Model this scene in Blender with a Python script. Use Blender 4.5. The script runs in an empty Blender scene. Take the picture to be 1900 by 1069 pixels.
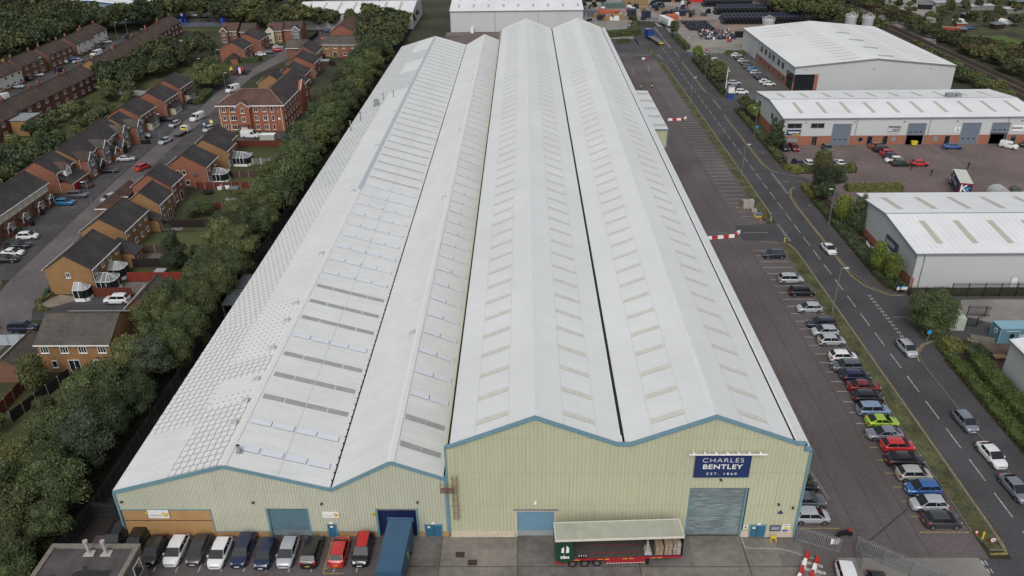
import bpy, bmesh, math, random
import numpy as np
from mathutils import Vector, Matrix

random.seed(7)
PI = math.pi
S = bpy.context.scene
COL = S.collection

# ------------------------------------------------------------------ camera, sky, sun, exposure
CAM_H = 66.5
cam = bpy.data.cameras.new('camera')
camo = bpy.data.objects.new('camera', cam)
COL.objects.link(camo)
cam.sensor_width = 36.0
cam.lens = 36.0 * 1478 / 1900
cam.clip_start = 0.5
cam.clip_end = 4000
_p, _y, _r = 0.49200013, 0.01843853, 0.01378582
_f = Vector((-math.sin(_y) * math.cos(_p), math.cos(_y) * math.cos(_p), -math.sin(_p)))
_rt = Vector((math.cos(_y), math.sin(_y), 0))
_dn = _f.cross(_rt)
_r2 = math.cos(_r) * _rt + math.sin(_r) * _dn
_d2 = -math.sin(_r) * _rt + math.cos(_r) * _dn
mw = Matrix((( _r2.x, -_d2.x, -_f.x, 0), (_r2.y, -_d2.y, -_f.y, 0), (_r2.z, -_d2.z, -_f.z, CAM_H), (0, 0, 0, 1)))
camo.matrix_world = mw
S.camera = camo

SUN_EL, SUN_AZ = math.radians(47), math.radians(188)      # azimuth clockwise from north (+Y)
world = bpy.data.worlds.new('World')
S.world = world
world.use_nodes = True
wn, wl = world.node_tree.nodes, world.node_tree.links
wn.clear()
sky = wn.new('ShaderNodeTexSky'); sky.sky_type = 'NISHITA'; sky.sun_disc = False
sky.sun_elevation = SUN_EL; sky.sun_rotation = SUN_AZ
sky.air_density = 1.0; sky.dust_density = 4.0; sky.ozone_density = 1.0
hs = wn.new('ShaderNodeHueSaturation'); hs.inputs['Saturation'].default_value = 0.3
bg = wn.new('ShaderNodeBackground'); bg.inputs['Strength'].default_value = 0.15
wo = wn.new('ShaderNodeOutputWorld')
wl.new(sky.outputs[0], hs.inputs['Color']); wl.new(hs.outputs[0], bg.inputs[0]); wl.new(bg.outputs[0], wo.inputs[0])
sl = bpy.data.lights.new('sun', 'SUN'); sl.energy = 0.8; sl.angle = math.radians(16); sl.color = (1.0, 0.965, 0.92)
so = bpy.data.objects.new('sun', sl); COL.objects.link(so)
sd = Vector((math.sin(SUN_AZ) * math.cos(SUN_EL), math.cos(SUN_AZ) * math.cos(SUN_EL), math.sin(SUN_EL)))
so.rotation_euler = sd.to_track_quat('Z', 'Y').to_euler(); so.location = (0, 0, 200)
S.view_settings.view_transform = 'Standard'
S.view_settings.look = 'None'
S.view_settings.gamma = 1
S.view_settings.exposure = -0.02
S.cycles.max_bounces = 5
S.cycles.diffuse_bounces = 3

# ------------------------------------------------------------------ materials
MATS = {}
def nn(nt, t, **kw):
    n = nt.nodes.new(t)
    for k, v in kw.items():
        setattr(n, k, v)
    return n
def mat(name, col, rough=0.8, metal=0.0, var=0.12, scale=1.5, spec=0.3, coat=0, isl=0.0, objr=0.0, bump=0.0, bscale=20, col2=None, big=0.0, bigscale=0.08):
    """plain procedural surface: base colour varied by fine noise (var), wide patches (big), per leaf (isl), per object (objr)"""
    if name in MATS: return MATS[name]
    m = bpy.data.materials.new(name); m.use_nodes = True
    nt = m.node_tree; b = nt.nodes['Principled BSDF']
    b.inputs['Roughness'].default_value = rough
    b.inputs['Metallic'].default_value = metal
    b.inputs['Specular IOR Level'].default_value = spec
    if coat: b.inputs['Coat Weight'].default_value = coat; b.inputs['Coat Roughness'].default_value = 0.08
    tc = nn(nt, 'ShaderNodeTexCoord')
    no = nn(nt, 'ShaderNodeTexNoise'); no.inputs['Scale'].default_value = scale; no.inputs['Detail'].default_value = 6; no.inputs['Roughness'].default_value = 0.65
    nt.links.new(tc.outputs['Object'], no.inputs['Vector'])
    c2 = col2 or tuple(c * (1 - var) for c in col)
    ramp = nn(nt, 'ShaderNodeMix', data_type='RGBA')
    mr = nn(nt, 'ShaderNodeMapRange'); mr.inputs[1].default_value = 0.32; mr.inputs[2].default_value = 0.68
    nt.links.new(no.outputs[0], mr.inputs[0]); nt.links.new(mr.outputs[0], ramp.inputs[0])
    c1 = tuple(min(1, c * (1 + var * .6)) for c in col)
    ramp.inputs[6].default_value = (*c2, 1); ramp.inputs[7].default_value = (*c1, 1)
    out = ramp.outputs[2]
    def mul(out, fac_out, lo, hi):
        r = nn(nt, 'ShaderNodeMapRange'); r.inputs[3].default_value = lo; r.inputs[4].default_value = hi
        nt.links.new(fac_out, r.inputs[0])
        v = nn(nt, 'ShaderNodeVectorMath', operation='SCALE')
        nt.links.new(out, v.inputs[0]); nt.links.new(r.outputs[0], v.inputs['Scale'])
        return v.outputs[0]
    if big:
        n2 = nn(nt, 'ShaderNodeTexNoise'); n2.inputs['Scale'].default_value = bigscale; n2.inputs['Detail'].default_value = 5
        nt.links.new(tc.outputs['Object'], n2.inputs['Vector'])
        r = nn(nt, 'ShaderNodeMapRange'); r.inputs[1].default_value = .35; r.inputs[2].default_value = .65
        nt.links.new(n2.outputs[0], r.inputs[0]); out = mul(out, r.outputs[0], 1 - big, 1 + big)
    if isl:
        g = nn(nt, 'ShaderNodeNewGeometry'); out = mul(out, g.outputs['Random Per Island'], 1 - isl, 1 + isl)
    if objr:
        oi = nn(nt, 'ShaderNodeObjectInfo'); out = mul(out, oi.outputs['Random'], 1 - objr, 1 + objr)
        h = nn(nt, 'ShaderNodeHueSaturation'); r = nn(nt, 'ShaderNodeMapRange'); r.inputs[3].default_value = .49; r.inputs[4].default_value = .515
        w = nn(nt, 'ShaderNodeMath', operation='FRACT'); w2 = nn(nt, 'ShaderNodeMath', operation='MULTIPLY'); w2.inputs[1].default_value = 7.3
        nt.links.new(oi.outputs['Random'], w2.inputs[0]); nt.links.new(w2.outputs[0], w.inputs[0]); nt.links.new(w.outputs[0], r.inputs[0])
        nt.links.new(r.outputs[0], h.inputs['Hue']); nt.links.new(out, h.inputs['Color']); out = h.outputs[0]
    nt.links.new(out, b.inputs['Base Color'])
    if bump:
        n3 = nn(nt, 'ShaderNodeTexNoise'); n3.inputs['Scale'].default_value = bscale; n3.inputs['Detail'].default_value = 4
        nt.links.new(tc.outputs['Object'], n3.inputs['Vector'])
        bp = nn(nt, 'ShaderNodeBump'); bp.inputs['Strength'].default_value = bump; bp.inputs['Distance'].default_value = .05
        nt.links.new(n3.outputs[0], bp.inputs['Height']); nt.links.new(bp.outputs[0], b.inputs['Normal'])
    MATS[name] = m
    return m
def stripes(m, axis, period, strength=0.5, dist=0.03, dark=0.0, prof='SIN', sq=0):
    """add ribs (bump, and a tint in the troughs) across a material along one object axis"""
    nt = m.node_tree; b = nt.nodes['Principled BSDF']
    tc = nn(nt, 'ShaderNodeTexCoord'); w = nn(nt, 'ShaderNodeTexWave'); w.wave_type = 'BANDS'; w.bands_direction = axis; w.wave_profile = prof
    w.inputs['Scale'].default_value = 2 * PI / 20 / period; w.inputs['Distortion'].default_value = 0
    nt.links.new(tc.outputs['Object'], w.inputs['Vector'])
    src = w.outputs['Fac']
    if sq:
        r = nn(nt, 'ShaderNodeMapRange'); r.inputs[1].default_value = .5 - sq; r.inputs[2].default_value = .5 + sq; nt.links.new(src, r.inputs[0]); src = r.outputs[0]
    bp = nn(nt, 'ShaderNodeBump'); bp.inputs['Strength'].default_value = strength; bp.inputs['Distance'].default_value = dist
    nt.links.new(src, bp.inputs['Height']); nt.links.new(bp.outputs[0], b.inputs['Normal'])
    if dark:
        l = b.inputs['Base Color'].links[0].from_socket
        r = nn(nt, 'ShaderNodeMapRange'); r.inputs[3].default_value = 1 - dark; r.inputs[4].default_value = 1; nt.links.new(src, r.inputs[0])
        v = nn(nt, 'ShaderNodeVectorMath', operation='SCALE'); nt.links.new(l, v.inputs[0]); nt.links.new(r.outputs[0], v.inputs['Scale']); nt.links.new(v.outputs[0], b.inputs['Base Color'])
    return m
def streaks(m, vec_scale, amt, lo=.45, hi=.75, scale=1.0, tint=(.30, .30, .28)):
    """dirt streaks with a shape of their own: noise stretched by vec_scale"""
    nt = m.node_tree; b = nt.nodes['Principled BSDF']
    tc = nn(nt, 'ShaderNodeTexCoord'); mp = nn(nt, 'ShaderNodeMapping'); mp.inputs['Scale'].default_value = vec_scale
    no = nn(nt, 'ShaderNodeTexNoise'); no.inputs['Scale'].default_value = scale; no.inputs['Detail'].default_value = 5
    nt.links.new(tc.outputs['Object'], mp.inputs[0]); nt.links.new(mp.outputs[0], no.inputs['Vector'])
    r = nn(nt, 'ShaderNodeMapRange'); r.inputs[1].default_value = lo; r.inputs[2].default_value = hi; r.inputs[4].default_value = amt
    nt.links.new(no.outputs[0], r.inputs[0])
    l = b.inputs['Base Color'].links[0].from_socket
    mx = nn(nt, 'ShaderNodeMix', data_type='RGBA'); mx.inputs[7].default_value = (*tint, 1)
    nt.links.new(r.outputs[0], mx.inputs[0]); nt.links.new(l, mx.inputs[6]); nt.links.new(mx.outputs[2], b.inputs['Base Color'])
    return m
def sheets(m, w, h, amt, lap=.10, ms=.02, rot=(0, 0, 0)):
    """separate sheets: each with its own slight tone, and a thin lap line between them"""
    nt = m.node_tree; b = nt.nodes['Principled BSDF']
    tc = nn(nt, 'ShaderNodeTexCoord'); mp = nn(nt, 'ShaderNodeMapping'); mp.inputs['Rotation'].default_value = rot
    br = nn(nt, 'ShaderNodeTexBrick'); br.inputs['Scale'].default_value = 1; br.inputs['Brick Width'].default_value = w; br.inputs['Row Height'].default_value = h; br.inputs['Mortar Size'].default_value = ms
    br.inputs['Color1'].default_value = (1, 1, 1, 1); br.inputs['Color2'].default_value = (1 - amt, 1 - amt, 1 - amt, 1); br.inputs['Mortar'].default_value = (1 - lap, 1 - lap, 1 - lap, 1); br.offset = .37
    nt.links.new(tc.outputs['Object'], mp.inputs[0]); nt.links.new(mp.outputs[0], br.inputs['Vector'])
    l = b.inputs['Base Color'].links[0].from_socket; v = nn(nt, 'ShaderNodeVectorMath', operation='MULTIPLY'); nt.links.new(l, v.inputs[0]); nt.links.new(br.outputs['Color'], v.inputs[1]); nt.links.new(v.outputs[0], b.inputs['Base Color'])
    return m
def brickgrid(name, col, mortar, bw, rh, ms, offset=.5, var=.05, fade=0.0, smooth=.3, dots=False, rotz=0, swap=False, rough=.6, mix=1.0):
    m = mat(name, col, rough, var=var, scale=.6)
    nt = m.node_tree; b = nt.nodes['Principled BSDF']
    tc = nn(nt, 'ShaderNodeTexCoord'); br = nn(nt, 'ShaderNodeTexBrick'); br.offset = offset
    mp = nn(nt, 'ShaderNodeMapping'); mp.inputs['Rotation'].default_value = (0, 0, rotz) if not swap else (PI / 2, 0, 0)
    nt.links.new(tc.outputs['Object'], mp.inputs[0]); nt.links.new(mp.outputs[0], br.inputs['Vector'])
    br.inputs['Scale'].default_value = 1; br.inputs['Brick Width'].default_value = bw; br.inputs['Row Height'].default_value = rh
    br.inputs['Mortar Size'].default_value = ms; br.inputs['Mortar Smooth'].default_value = smooth; br.inputs['Bias'].default_value = 0
    no = nn(nt, 'ShaderNodeTexNoise'); no.inputs['Scale'].default_value = .35; no.inputs['Detail'].default_value = 6
    nt.links.new(tc.outputs['Object'], no.inputs['Vector'])
    r = nn(nt, 'ShaderNodeMapRange'); r.inputs[1].default_value = .3; r.inputs[2].default_value = .7; r.inputs[3].default_value = 1 - fade; r.inputs[4].default_value = mix
    nt.links.new(no.outputs[0], r.inputs[0])
    mu = nn(nt, 'ShaderNodeMath', operation='MULTIPLY'); nt.links.new(br.outputs['Fac'], mu.inputs[0]); nt.links.new(r.outputs[0], mu.inputs[1])
    fac = mu.outputs[0]
    if dots:   # only the crossings of the grid
        sx = nn(nt, 'ShaderNodeSeparateXYZ'); nt.links.new(tc.outputs['Object'], sx.inputs[0]); parts = []
        for ax, per, wd in (('X', bw, .30), ('Y', rh, .26)):
            dv = nn(nt, 'ShaderNodeMath', operation='DIVIDE'); dv.inputs[1].default_value = per; nt.links.new(sx.outputs[ax], dv.inputs[0])
            fr = nn(nt, 'ShaderNodeMath', operation='FRACT'); nt.links.new(dv.outputs[0], fr.inputs[0])
            lt = nn(nt, 'ShaderNodeMapRange'); lt.inputs[1].default_value = wd + .08; lt.inputs[2].default_value = wd - .08; nt.links.new(fr.outputs[0], lt.inputs[0]); parts.append(lt.outputs[0])
        m3 = nn(nt, 'ShaderNodeMath', operation='MULTIPLY'); nt.links.new(parts[0], m3.inputs[0]); nt.links.new(parts[1], m3.inputs[1])
        m4 = nn(nt, 'ShaderNodeMath', operation='MULTIPLY'); nt.links.new(m3.outputs[0], m4.inputs[0]); nt.links.new(r.outputs[0], m4.inputs[1]); fac = m4.outputs[0]
    l = b.inputs['Base Color'].links[0].from_socket
    mx = nn(nt, 'ShaderNodeMix', data_type='RGBA'); mx.inputs[7].default_value = (*mortar, 1)
    nt.links.new(fac, mx.inputs[0]); nt.links.new(l, mx.inputs[6]); nt.links.new(mx.outputs[2], b.inputs['Base Color'])
    return m

ASPH = mat('asphalt_road', (.062, .062, .067), .9, var=.22, scale=3.0, big=.18, bigscale=.12, bump=.3)
ASPH2 = mat('asphalt_path', (.062, .059, .062), .9, var=.2, scale=2.2, big=.15, bigscale=.2, bump=.2)
CARPARK = mat('carpark_tarmac', (.108, .091, .092), .92, var=.2, scale=2.0, big=.15, bigscale=.07, bump=.3)
streaks(CARPARK, (.25, .02, 1), .35, .5, .7, 1.0, (.055, .05, .052))
CONC = mat('apron_concrete', (.175, .160, .142), .9, var=.18, scale=1.2, big=.25, bigscale=.15)
CONC_D = mat('apron_concrete_dark', (.138, .127, .116), .9, var=.2, scale=1.5, big=.25, bigscale=.3)
CONC_L = mat('yard_concrete', (.235, .222, .205), .9, var=.15, scale=.3, big=.2, bigscale=.06)
PAVER = mat('red_block_paving', (.142, .112, .106), .92, var=.2, scale=1.2, big=.2, bigscale=.08, bump=.2)
STREET = mat('street_blocks', (.122, .108, .108), .92, var=.18, scale=1.0, big=.15, bigscale=.1)
DRIVE = mat('driveway_tarmac', (.066, .063, .066), .92, var=.25, scale=.8, big=.25, bigscale=.15)
GRASS = mat('grass', (.062, .070, .026), .95, var=.35, scale=2.2, big=.3, bigscale=.1, bump=.5, bscale=9)
GRASS_D = mat('rough_ground', (.046, .048, .026), .95, var=.4, scale=.9, big=.35, bigscale=.05, bump=.6, bscale=6)
VERGE = mat('verge_grass', (.078, .082, .038), .95, var=.45, scale=2.5, big=.4, bigscale=.35, bump=.5, bscale=9)
SOIL = mat('soil', (.045, .032, .024), .95, var=.4, scale=1.5, bump=.5)
GRAVEL = mat('gravel', (.22, .18, .14), .95, var=.4, scale=9, big=.2, bigscale=.4)
PINKGRAVEL = mat('pink_gravel', (.120, .080, .070), .95, var=.45, scale=6, big=.3, bigscale=.3)
BALLAST = mat('ballast', (.085, .062, .052), .95, var=.4, scale=3, big=.2)
KERB = mat('kerb_stone', (.150, .136, .120), .9, var=.25, scale=3)
WLINE = mat('white_road_paint', (.40, .40, .39), .8, var=.6, scale=2.5)
YLINE = mat('yellow_road_paint', (.33, .26, .09), .8, var=.5, scale=2.5)
YLINE2 = mat('bright_yellow_line', (.50, .38, .09), .8, var=.3, scale=6)

ROOFW = sheets(streaks(stripes(mat('white_roof_sheet', (.675, .69, .68), .55, var=.04, scale=.3, big=.03, bigscale=.08), 'Y', .42, .35, .02, .09), (.10, 1.1, 1), .20, .5, .75, 1.0, (.42, .42, .38)), 3.1, 1.05, .035, .12)
ROOFT = sheets(streaks(stripes(mat('tall_roof_sheet', (.655, .672, .668), .55, var=.03, scale=.3, big=.03, bigscale=.06), 'Y', .42, .3, .02, .07), (.12, .9, 1), .09, .5, .8, 1.0, (.52, .52, .46)), 9, 1.05, .02, .07)
ROOFG = brickgrid('roof_sheet_grid_stains', (.66, .67, .66), (.30, .31, .305), .80, 1.02, .085, fade=.08, offset=.10)
ROOFH = brickgrid('roof_sheet_honeycomb_stains', (.64, .645, .63), (.33, .31, .30), .80, 1.1, .085, fade=.25, offset=.5)
ROOFGF = brickgrid('roof_sheet_faint_grid_stains', (.58, .595, .59), (.30, .31, .31), .9, 1.3, .16, fade=.7, mix=.9)
ROOFD = brickgrid('roof_sheet_spot_stains', (.66, .67, .66), (.27, .275, .27), .78, 1.05, .12, fade=.1, dots=True)
RIDGE = mat('ridge_cap', (.66, .665, .655), .5, var=.05)
RIDGED = mat('ridge_cap_grey', (.42, .435, .47), .5, var=.1)
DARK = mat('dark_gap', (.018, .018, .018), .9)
CLADG = streaks(stripes(mat('pale_green_cladding', (.465, .475, .335), .6, var=.04, scale=.4, big=.03), 'X', .42, .1, .01, .10, sq=.25), (1.2, 1, .10), .22, .5, .8, 1.0, (.36, .37, .26))  # stripe tint paints the ribs' shade into the trough colour; streaks are dirt
CLADY = streaks(stripes(mat('light_green_cladding', (.475, .485, .385), .6, var=.05, scale=.4, big=.04), 'X', .33, .1, .01, .10, sq=.25), (1.2, 1, .10), .22, .5, .8, 1.0, (.38, .38, .29))  # trough stripes again carry painted rib shade, over the modelled ribs
sheets(CLADG, 7.4, 4.6, .035, .16, .05, (PI / 2, 0, 0)); sheets(CLADY, 5.6, 3.3, .035, .12, .04, (PI / 2, 0, 0))
BLUET = mat('blue_trim', (.135, .25, .30), .5, var=.1)
OBRICK = streaks(brickgrid('orange_brick', (.42, .245, .105), (.36, .22, .10), .45, .15, .03, swap=True, rough=.9), (1, 1, .5), .35, .5, .7, .7, (.30, .15, .08))
CREAM = mat('cream_blockwork', (.52, .45, .36), .85, var=.12, scale=1.5)
WHITE = mat('white_trim', (.72, .72, .71), .5, var=.04)
BLACK = mat('black_plastic', (.012, .012, .013), .6)
GLASS = mat('dark_glass', (.016, .020, .024), .08, spec=.6, var=.3, scale=.7)
CGLASS = mat('car_glass', (.012, .015, .018), .05, spec=.5, var=.1, scale=.7)
TYRE = mat('tyre', (.015, .015, .015), .8)
RIM = mat('wheel_rim', (.33, .33, .34), .3, metal=.8)
STEEL = mat('galvanised_steel', (.30, .31, .32), .45, metal=.5, var=.15)
GREYM = mat('grey_metal', (.25, .26, .27), .5, metal=.3, var=.1)
UNITW = stripes(mat('unit_cladding', (.455, .475, .48), .55, var=.03, big=.03), 'Z', .5, .1, .02, .02)
UROOF = streaks(stripes(mat('unit_roof', (.68, .695, .705), .5, var=.04, scale=.3, big=.04), 'X', 1.0, .3, .03, .07), (.7, .1, 1), .06, .5, .8)
CROOF = stripes(mat('big_unit_roof', (.66, .672, .665), .55, var=.03, scale=.3, big=.03), 'Y', 1.0, .15, .02, .03)
BEIGEL = mat('beige_rooflight', (.42, .415, .345), .5, var=.12, scale=2)
FAINTL = mat('faint_rooflight', (.535, .54, .50), .5, var=.05, scale=2)
LIGHTEDGE = mat('rooflight_edge', (.46, .46, .41), .6, var=.15, scale=1.5)
LILAC = mat('lilac_white_rooflight', (.64, .65, .71), .35, var=.05)
GREYL2 = stripes(mat('pale_ribbed_rooflight', (.47, .48, .475), .5, var=.12, scale=1), 'Y', .33, .3, .02, .12)
GREYL = stripes(mat('grey_ribbed_rooflight', (.36, .37, .365), .5, var=.12, scale=1), 'Y', .33, .3, .02, .25)
RBRICK = brickgrid('red_brick', (.300, .115, .070), (.26, .12, .085), .5, .16, .03, swap=True, rough=.9)
def housebrick(n, c):
    m = mat(n, c, .92, var=.16, scale=2.2, big=.08, bigscale=.4)
    return stripes(m, 'Z', .225, .2, .01, .10)
HB = dict(orange=housebrick('orange_house_brick', (.270, .155, .072)), red=housebrick('red_house_brick', (.235, .100, .066)),
          brown=housebrick('brown_house_brick', (.170, .088, .060)), tan=housebrick('tan_house_brick', (.34, .20, .10)),
          dark=housebrick('dark_red_house_brick', (.150, .060, .045)))
def tiles(n, c, per=.34):
    m = mat(n, c, .85, var=.25, scale=1.8, big=.22, bigscale=.25, objr=0)
    return stripes(m, 'Z', per * .45, .8, .04, .28)
HR = dict(slate=tiles('dark_grey_tiles', (.052, .047, .047)), brown=tiles('brown_tiles', (.080, .058, .048)), redbrown=tiles('red_brown_tiles', (.110, .062, .050)), grey=tiles('mossy_grey_tiles', (.095, .085, .074)))
RENDERW = mat('white_render', (.62, .62, .58), .8, var=.05)
TILEHUNG = mat('grey_tile_hanging', (.15, .16, .18), .8, var=.15, scale=3)
CREAMR = mat('cream_render', (.50, .47, .36), .8, var=.05)
FENCER = mat('red_brown_fence_timber', (.115, .030, .020), .85, var=.25, scale=2)
FENCEB = mat('brown_fence_timber', (.070, .048, .036), .9, var=.3, scale=2)
FENCEG = mat('grey_fence_timber', (.160, .150, .135), .9, var=.3, scale=2)
FENCED = mat('dark_fence_timber', (.022, .016, .015), .9, var=.3, scale=2)
FENCEBL = mat('pale_blue_fence', (.33, .38, .42), .8, var=.1)
WOOD = mat('pallet_wood', (.30, .20, .10), .85, var=.25, scale=3)
CARD = mat('cardboard', (.27, .20, .14), .85, var=.2, scale=2)
RED = mat('red_paint', (.42, .03, .028), .5, var=.1)
BARK = mat('bark', (.055, .045, .035), .95, var=.3, scale=3)
LEAF = {}
for n, c, o in [('green', (.086, .106, .042), .2), ('dark', (.060, .078, .036), .2), ('olive', (.122, .132, .050), .2), ('bright', (.14, .18, .040), .2), ('russet', (.085, .066, .034), .3), ('hedge', (.070, .098, .026), .12), ('yellowhedge', (.15, .15, .045), .15), ('blue', (.070, .088, .054), .15), ('conifer', (.038, .054, .026), .2)]:
    m = mat('leaf_' + n, c, .75, var=.3, scale=.9, isl=.48, objr=o)
    m.node_tree.nodes['Principled BSDF'].inputs['Subsurface Weight'].default_value = 0
    LEAF[n] = m

# ------------------------------------------------------------------ mesh building
class M:
    def __init__(s): s.v = []; s.f = []; s.m = []; s.mats = []; s.cur = 0
    def use(s, m):
        if m not in s.mats: s.mats.append(m)
        s.cur = s.mats.index(m); return s
    def add(s, vs, fs):
        b = len(s.v); s.v += [tuple(v) for v in vs]
        for f in fs: s.f.append([b + i for i in f]); s.m.append(s.cur)
        return s
    def quad(s, *p): return s.add(p, [list(range(len(p)))])
    def box(s, x0, y0, z0, x1, y1, z1, bot=True):
        x0, x1 = min(x0, x1), max(x0, x1); y0, y1 = min(y0, y1), max(y0, y1); z0, z1 = min(z0, z1), max(z0, z1)
        v = [(x0, y0, z0), (x1, y0, z0), (x1, y1, z0), (x0, y1, z0), (x0, y0, z1), (x1, y0, z1), (x1, y1, z1), (x0, y1, z1)]
        f = [(4, 5, 6, 7), (0, 1, 5, 4), (1, 2, 6, 5), (2, 3, 7, 6), (3, 0, 4, 7)]
        if bot: f.append((0, 3, 2, 1))
        return s.add(v, f)
    def hexa(s, lo, hi):
        """frustum-like solid from a lower and an upper quad (both counter-clockwise seen from above)"""
        return s.add(list(lo) + list(hi), [(4, 5, 6, 7), (0, 1, 5, 4), (1, 2, 6, 5), (2, 3, 7, 6), (3, 0, 4, 7), (0, 3, 2, 1)])
    def prism(s, pts, z0, z1):
        n = len(pts)
        if sum(pts[i][0] * pts[(i + 1) % n][1] - pts[(i + 1) % n][0] * pts[i][1] for i in range(n)) < 0: pts = pts[::-1]
        v = [(p[0], p[1], z0) for p in pts] + [(p[0], p[1], z1) for p in pts]
        return s.add(v, [list(range(n, 2 * n))] + [(i, (i + 1) % n, n + (i + 1) % n, n + i) for i in range(n)] + [list(range(n))[::-1]])
    def profile(s, pts, a, b, axis='y'):
        """extrude a 2-D outline: pts are (x,z) swept along y from a to b, or (y,z) swept along x"""
        n = len(pts)
        if axis == 'y':
            v = [(p[0], a, p[1]) for p in pts] + [(p[0], b, p[1]) for p in pts]
            if sum(pts[i][0] * pts[(i + 1) % n][1] - pts[(i + 1) % n][0] * pts[i][1] for i in range(n)) > 0: fl = True
            else: fl = False
        else:
            v = [(a, p[0], p[1]) for p in pts] + [(b, p[0], p[1]) for p in pts]
            fl = sum(pts[i][0] * pts[(i + 1) % n][1] - pts[(i + 1) % n][0] * pts[i][1] for i in range(n)) < 0
        fs = [list(range(n)), list(range(n, 2 * n))[::-1]] + [(i, n + i, n + (i + 1) % n, (i + 1) % n) for i in range(n)]
        if not fl: fs = [f[::-1] for f in fs]
        return s.add(v, fs)
    def tube(s, p, q, r, r2=None, n=8, caps=True):
        p, q = Vector(p), Vector(q); d = (q - p).normalized(); r2 = r if r2 is None else r2
        u = d.orthogonal().normalized(); w = d.cross(u)
        v = [p + (u * math.cos(2 * PI * i / n) + w * math.sin(2 * PI * i / n)) * r for i in range(n)] + [q + (u * math.cos(2 * PI * i / n) + w * math.sin(2 * PI * i / n)) * r2 for i in range(n)]
        f = [(i, (i + 1) % n, n + (i + 1) % n, n + i) for i in range(n)]
        if caps: f += [list(range(n))[::-1], list(range(n, 2 * n))]
        return s.add(v, f)
    def beam(s, p, q, w, h):
        """bar of width w (level) and height h between two points"""
        p, q = Vector(p), Vector(q); d = (q - p).normalized()
        side = d.cross(Vector((0, 0, 1))) if abs(d.z) < .99 else Vector((1, 0, 0))
        side.normalize(); up = side.cross(d) * (h / 2); side = side * (w / 2)
        v = [p - side - up, p + side - up, p + side + up, p - side + up, q - side - up, q + side - up, q + side + up, q - side + up]
        return s.add(v, [(0, 1, 2, 3), (7, 6, 5, 4), (0, 4, 5, 1), (1, 5, 6, 2), (2, 6, 7, 3), (3, 7, 4, 0)])
    def mesh(s, name, smooth=None):
        me = bpy.data.meshes.new(name); me.from_pydata(s.v, [], s.f); me.update()
        for m in s.mats: me.materials.append(m)
        if s.mats: me.polygons.foreach_set('material_index', s.m)
        if smooth is not None:
            me.shade_smooth(); me.set_sharp_from_angle(angle=math.radians(smooth))
        return me
    def obj(s, name, parent=None, loc=(0, 0, 0), rz=0, smooth=None, mats=None):
        me = s.mesh(name, smooth)
        return link(name, me, parent, loc, rz)
def link(name, me, parent=None, loc=(0, 0, 0), rz=0):
    o = bpy.data.objects.new(name, me); COL.objects.link(o); o.parent = parent; o.location = loc; o.rotation_euler = (0, 0, rz)
    return o
def tag(o, label=None, cat=None, group=None, kind=None):
    if label: o['label'] = label
    if cat: o['category'] = cat
    if group: o['group'] = group
    if kind: o['kind'] = kind
    return o
def thing(name, label, cat, loc=(0, 0, 0), rz=0, group=None):
    o = bpy.data.objects.new(name, None); COL.objects.link(o); o.location = loc; o.rotation_euler = (0, 0, rz)
    o.empty_display_size = .5
    return tag(o, label, cat, group)
KIDS = {}
def copy_tree(o, parent=None):
    c = o.copy(); COL.objects.link(c); c.parent = parent
    for ch in KIDS.setdefault(o.name, [k for k in bpy.data.objects if k.parent == o]): copy_tree(ch, c)
    return c
def struct(name, m): return tag(m.obj(name), kind='structure')
ORD = ['first', 'second', 'third', 'fourth', 'fifth', 'sixth', 'seventh', 'eighth', 'ninth', 'tenth', 'eleventh', 'twelfth', 'thirteenth', 'fourteenth', 'fifteenth', 'sixteenth', 'seventeenth', 'eighteenth', 'nineteenth', 'twentieth', 'twenty-first', 'twenty-second', 'twenty-third', 'twenty-fourth', 'twenty-fifth']
def text(parent, s, loc, size, m, rot=(PI / 2, 0, 0), bold=0, sx=1, align='CENTER', name='lettering', space=1):
    c = bpy.data.curves.new(name, 'FONT'); c.body = s; c.size = size; c.align_x = align; c.align_y = 'CENTER'; c.offset = bold; c.extrude = .006; c.space_character = space
    c.materials.append(m)
    tmp = bpy.data.objects.new(name, c); COL.objects.link(tmp); bpy.context.view_layer.update()
    me = bpy.data.meshes.new_from_object(tmp.evaluated_get(bpy.context.evaluated_depsgraph_get())); bpy.data.objects.remove(tmp); me.name = name
    o = bpy.data.objects.new(name, me); COL.objects.link(o); o.parent = parent; o.location = loc; o.rotation_euler = rot; o.scale = (sx, 1, 1)
    return o

# ------------------------------------------------------------------ ground and surfaces
def sheet(name, pts, z, m):
    mm = M().use(m); n = len(pts)
    if sum(pts[i][0] * pts[(i + 1) % n][1] - pts[(i + 1) % n][0] * pts[i][1] for i in range(n)) < 0: pts = pts[::-1]
    mm.quad(*[(p[0], p[1], z) for p in pts])
    return struct(name, mm)
def rect(x0, y0, x1, y1): return [(x0, y0), (x1, y0), (x1, y1), (x0, y1)]
sheet('ground', rect(-1500, -600, 1500, 2500), 0, GRASS_D)
sheet('car_park', rect(29, 40, 49.6, 322), .03, CARPARK)
sheet('apron', rect(-48.5, 40, 31, 65.4), .036, CONC_D)
for i, (r, m) in enumerate([(rect(-9.3, 61, -1, 65.3), CONC), (rect(-9.3, 50, -1, 60.9), CONC), (rect(-.9, 61, 18, 65.3), CONC_D), (rect(-.9, 50, 12, 60.9), CONC_D), (rect(18, 61, 23.6, 65.3), CONC), (rect(12.2, 50, 31, 60.9), CONC),
                            (rect(23.8, 61, 27.3, 64.9), CONC), (rect(33.4, 50, 48.5, 62.2), CONC_L)]):
    sheet('apron_slab', r, .04 + .004 * (i % 2), m)
sheet('front_parking_tarmac', rect(-48.5, 40, -14.5, 65.35), .045, CARPARK)
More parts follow.
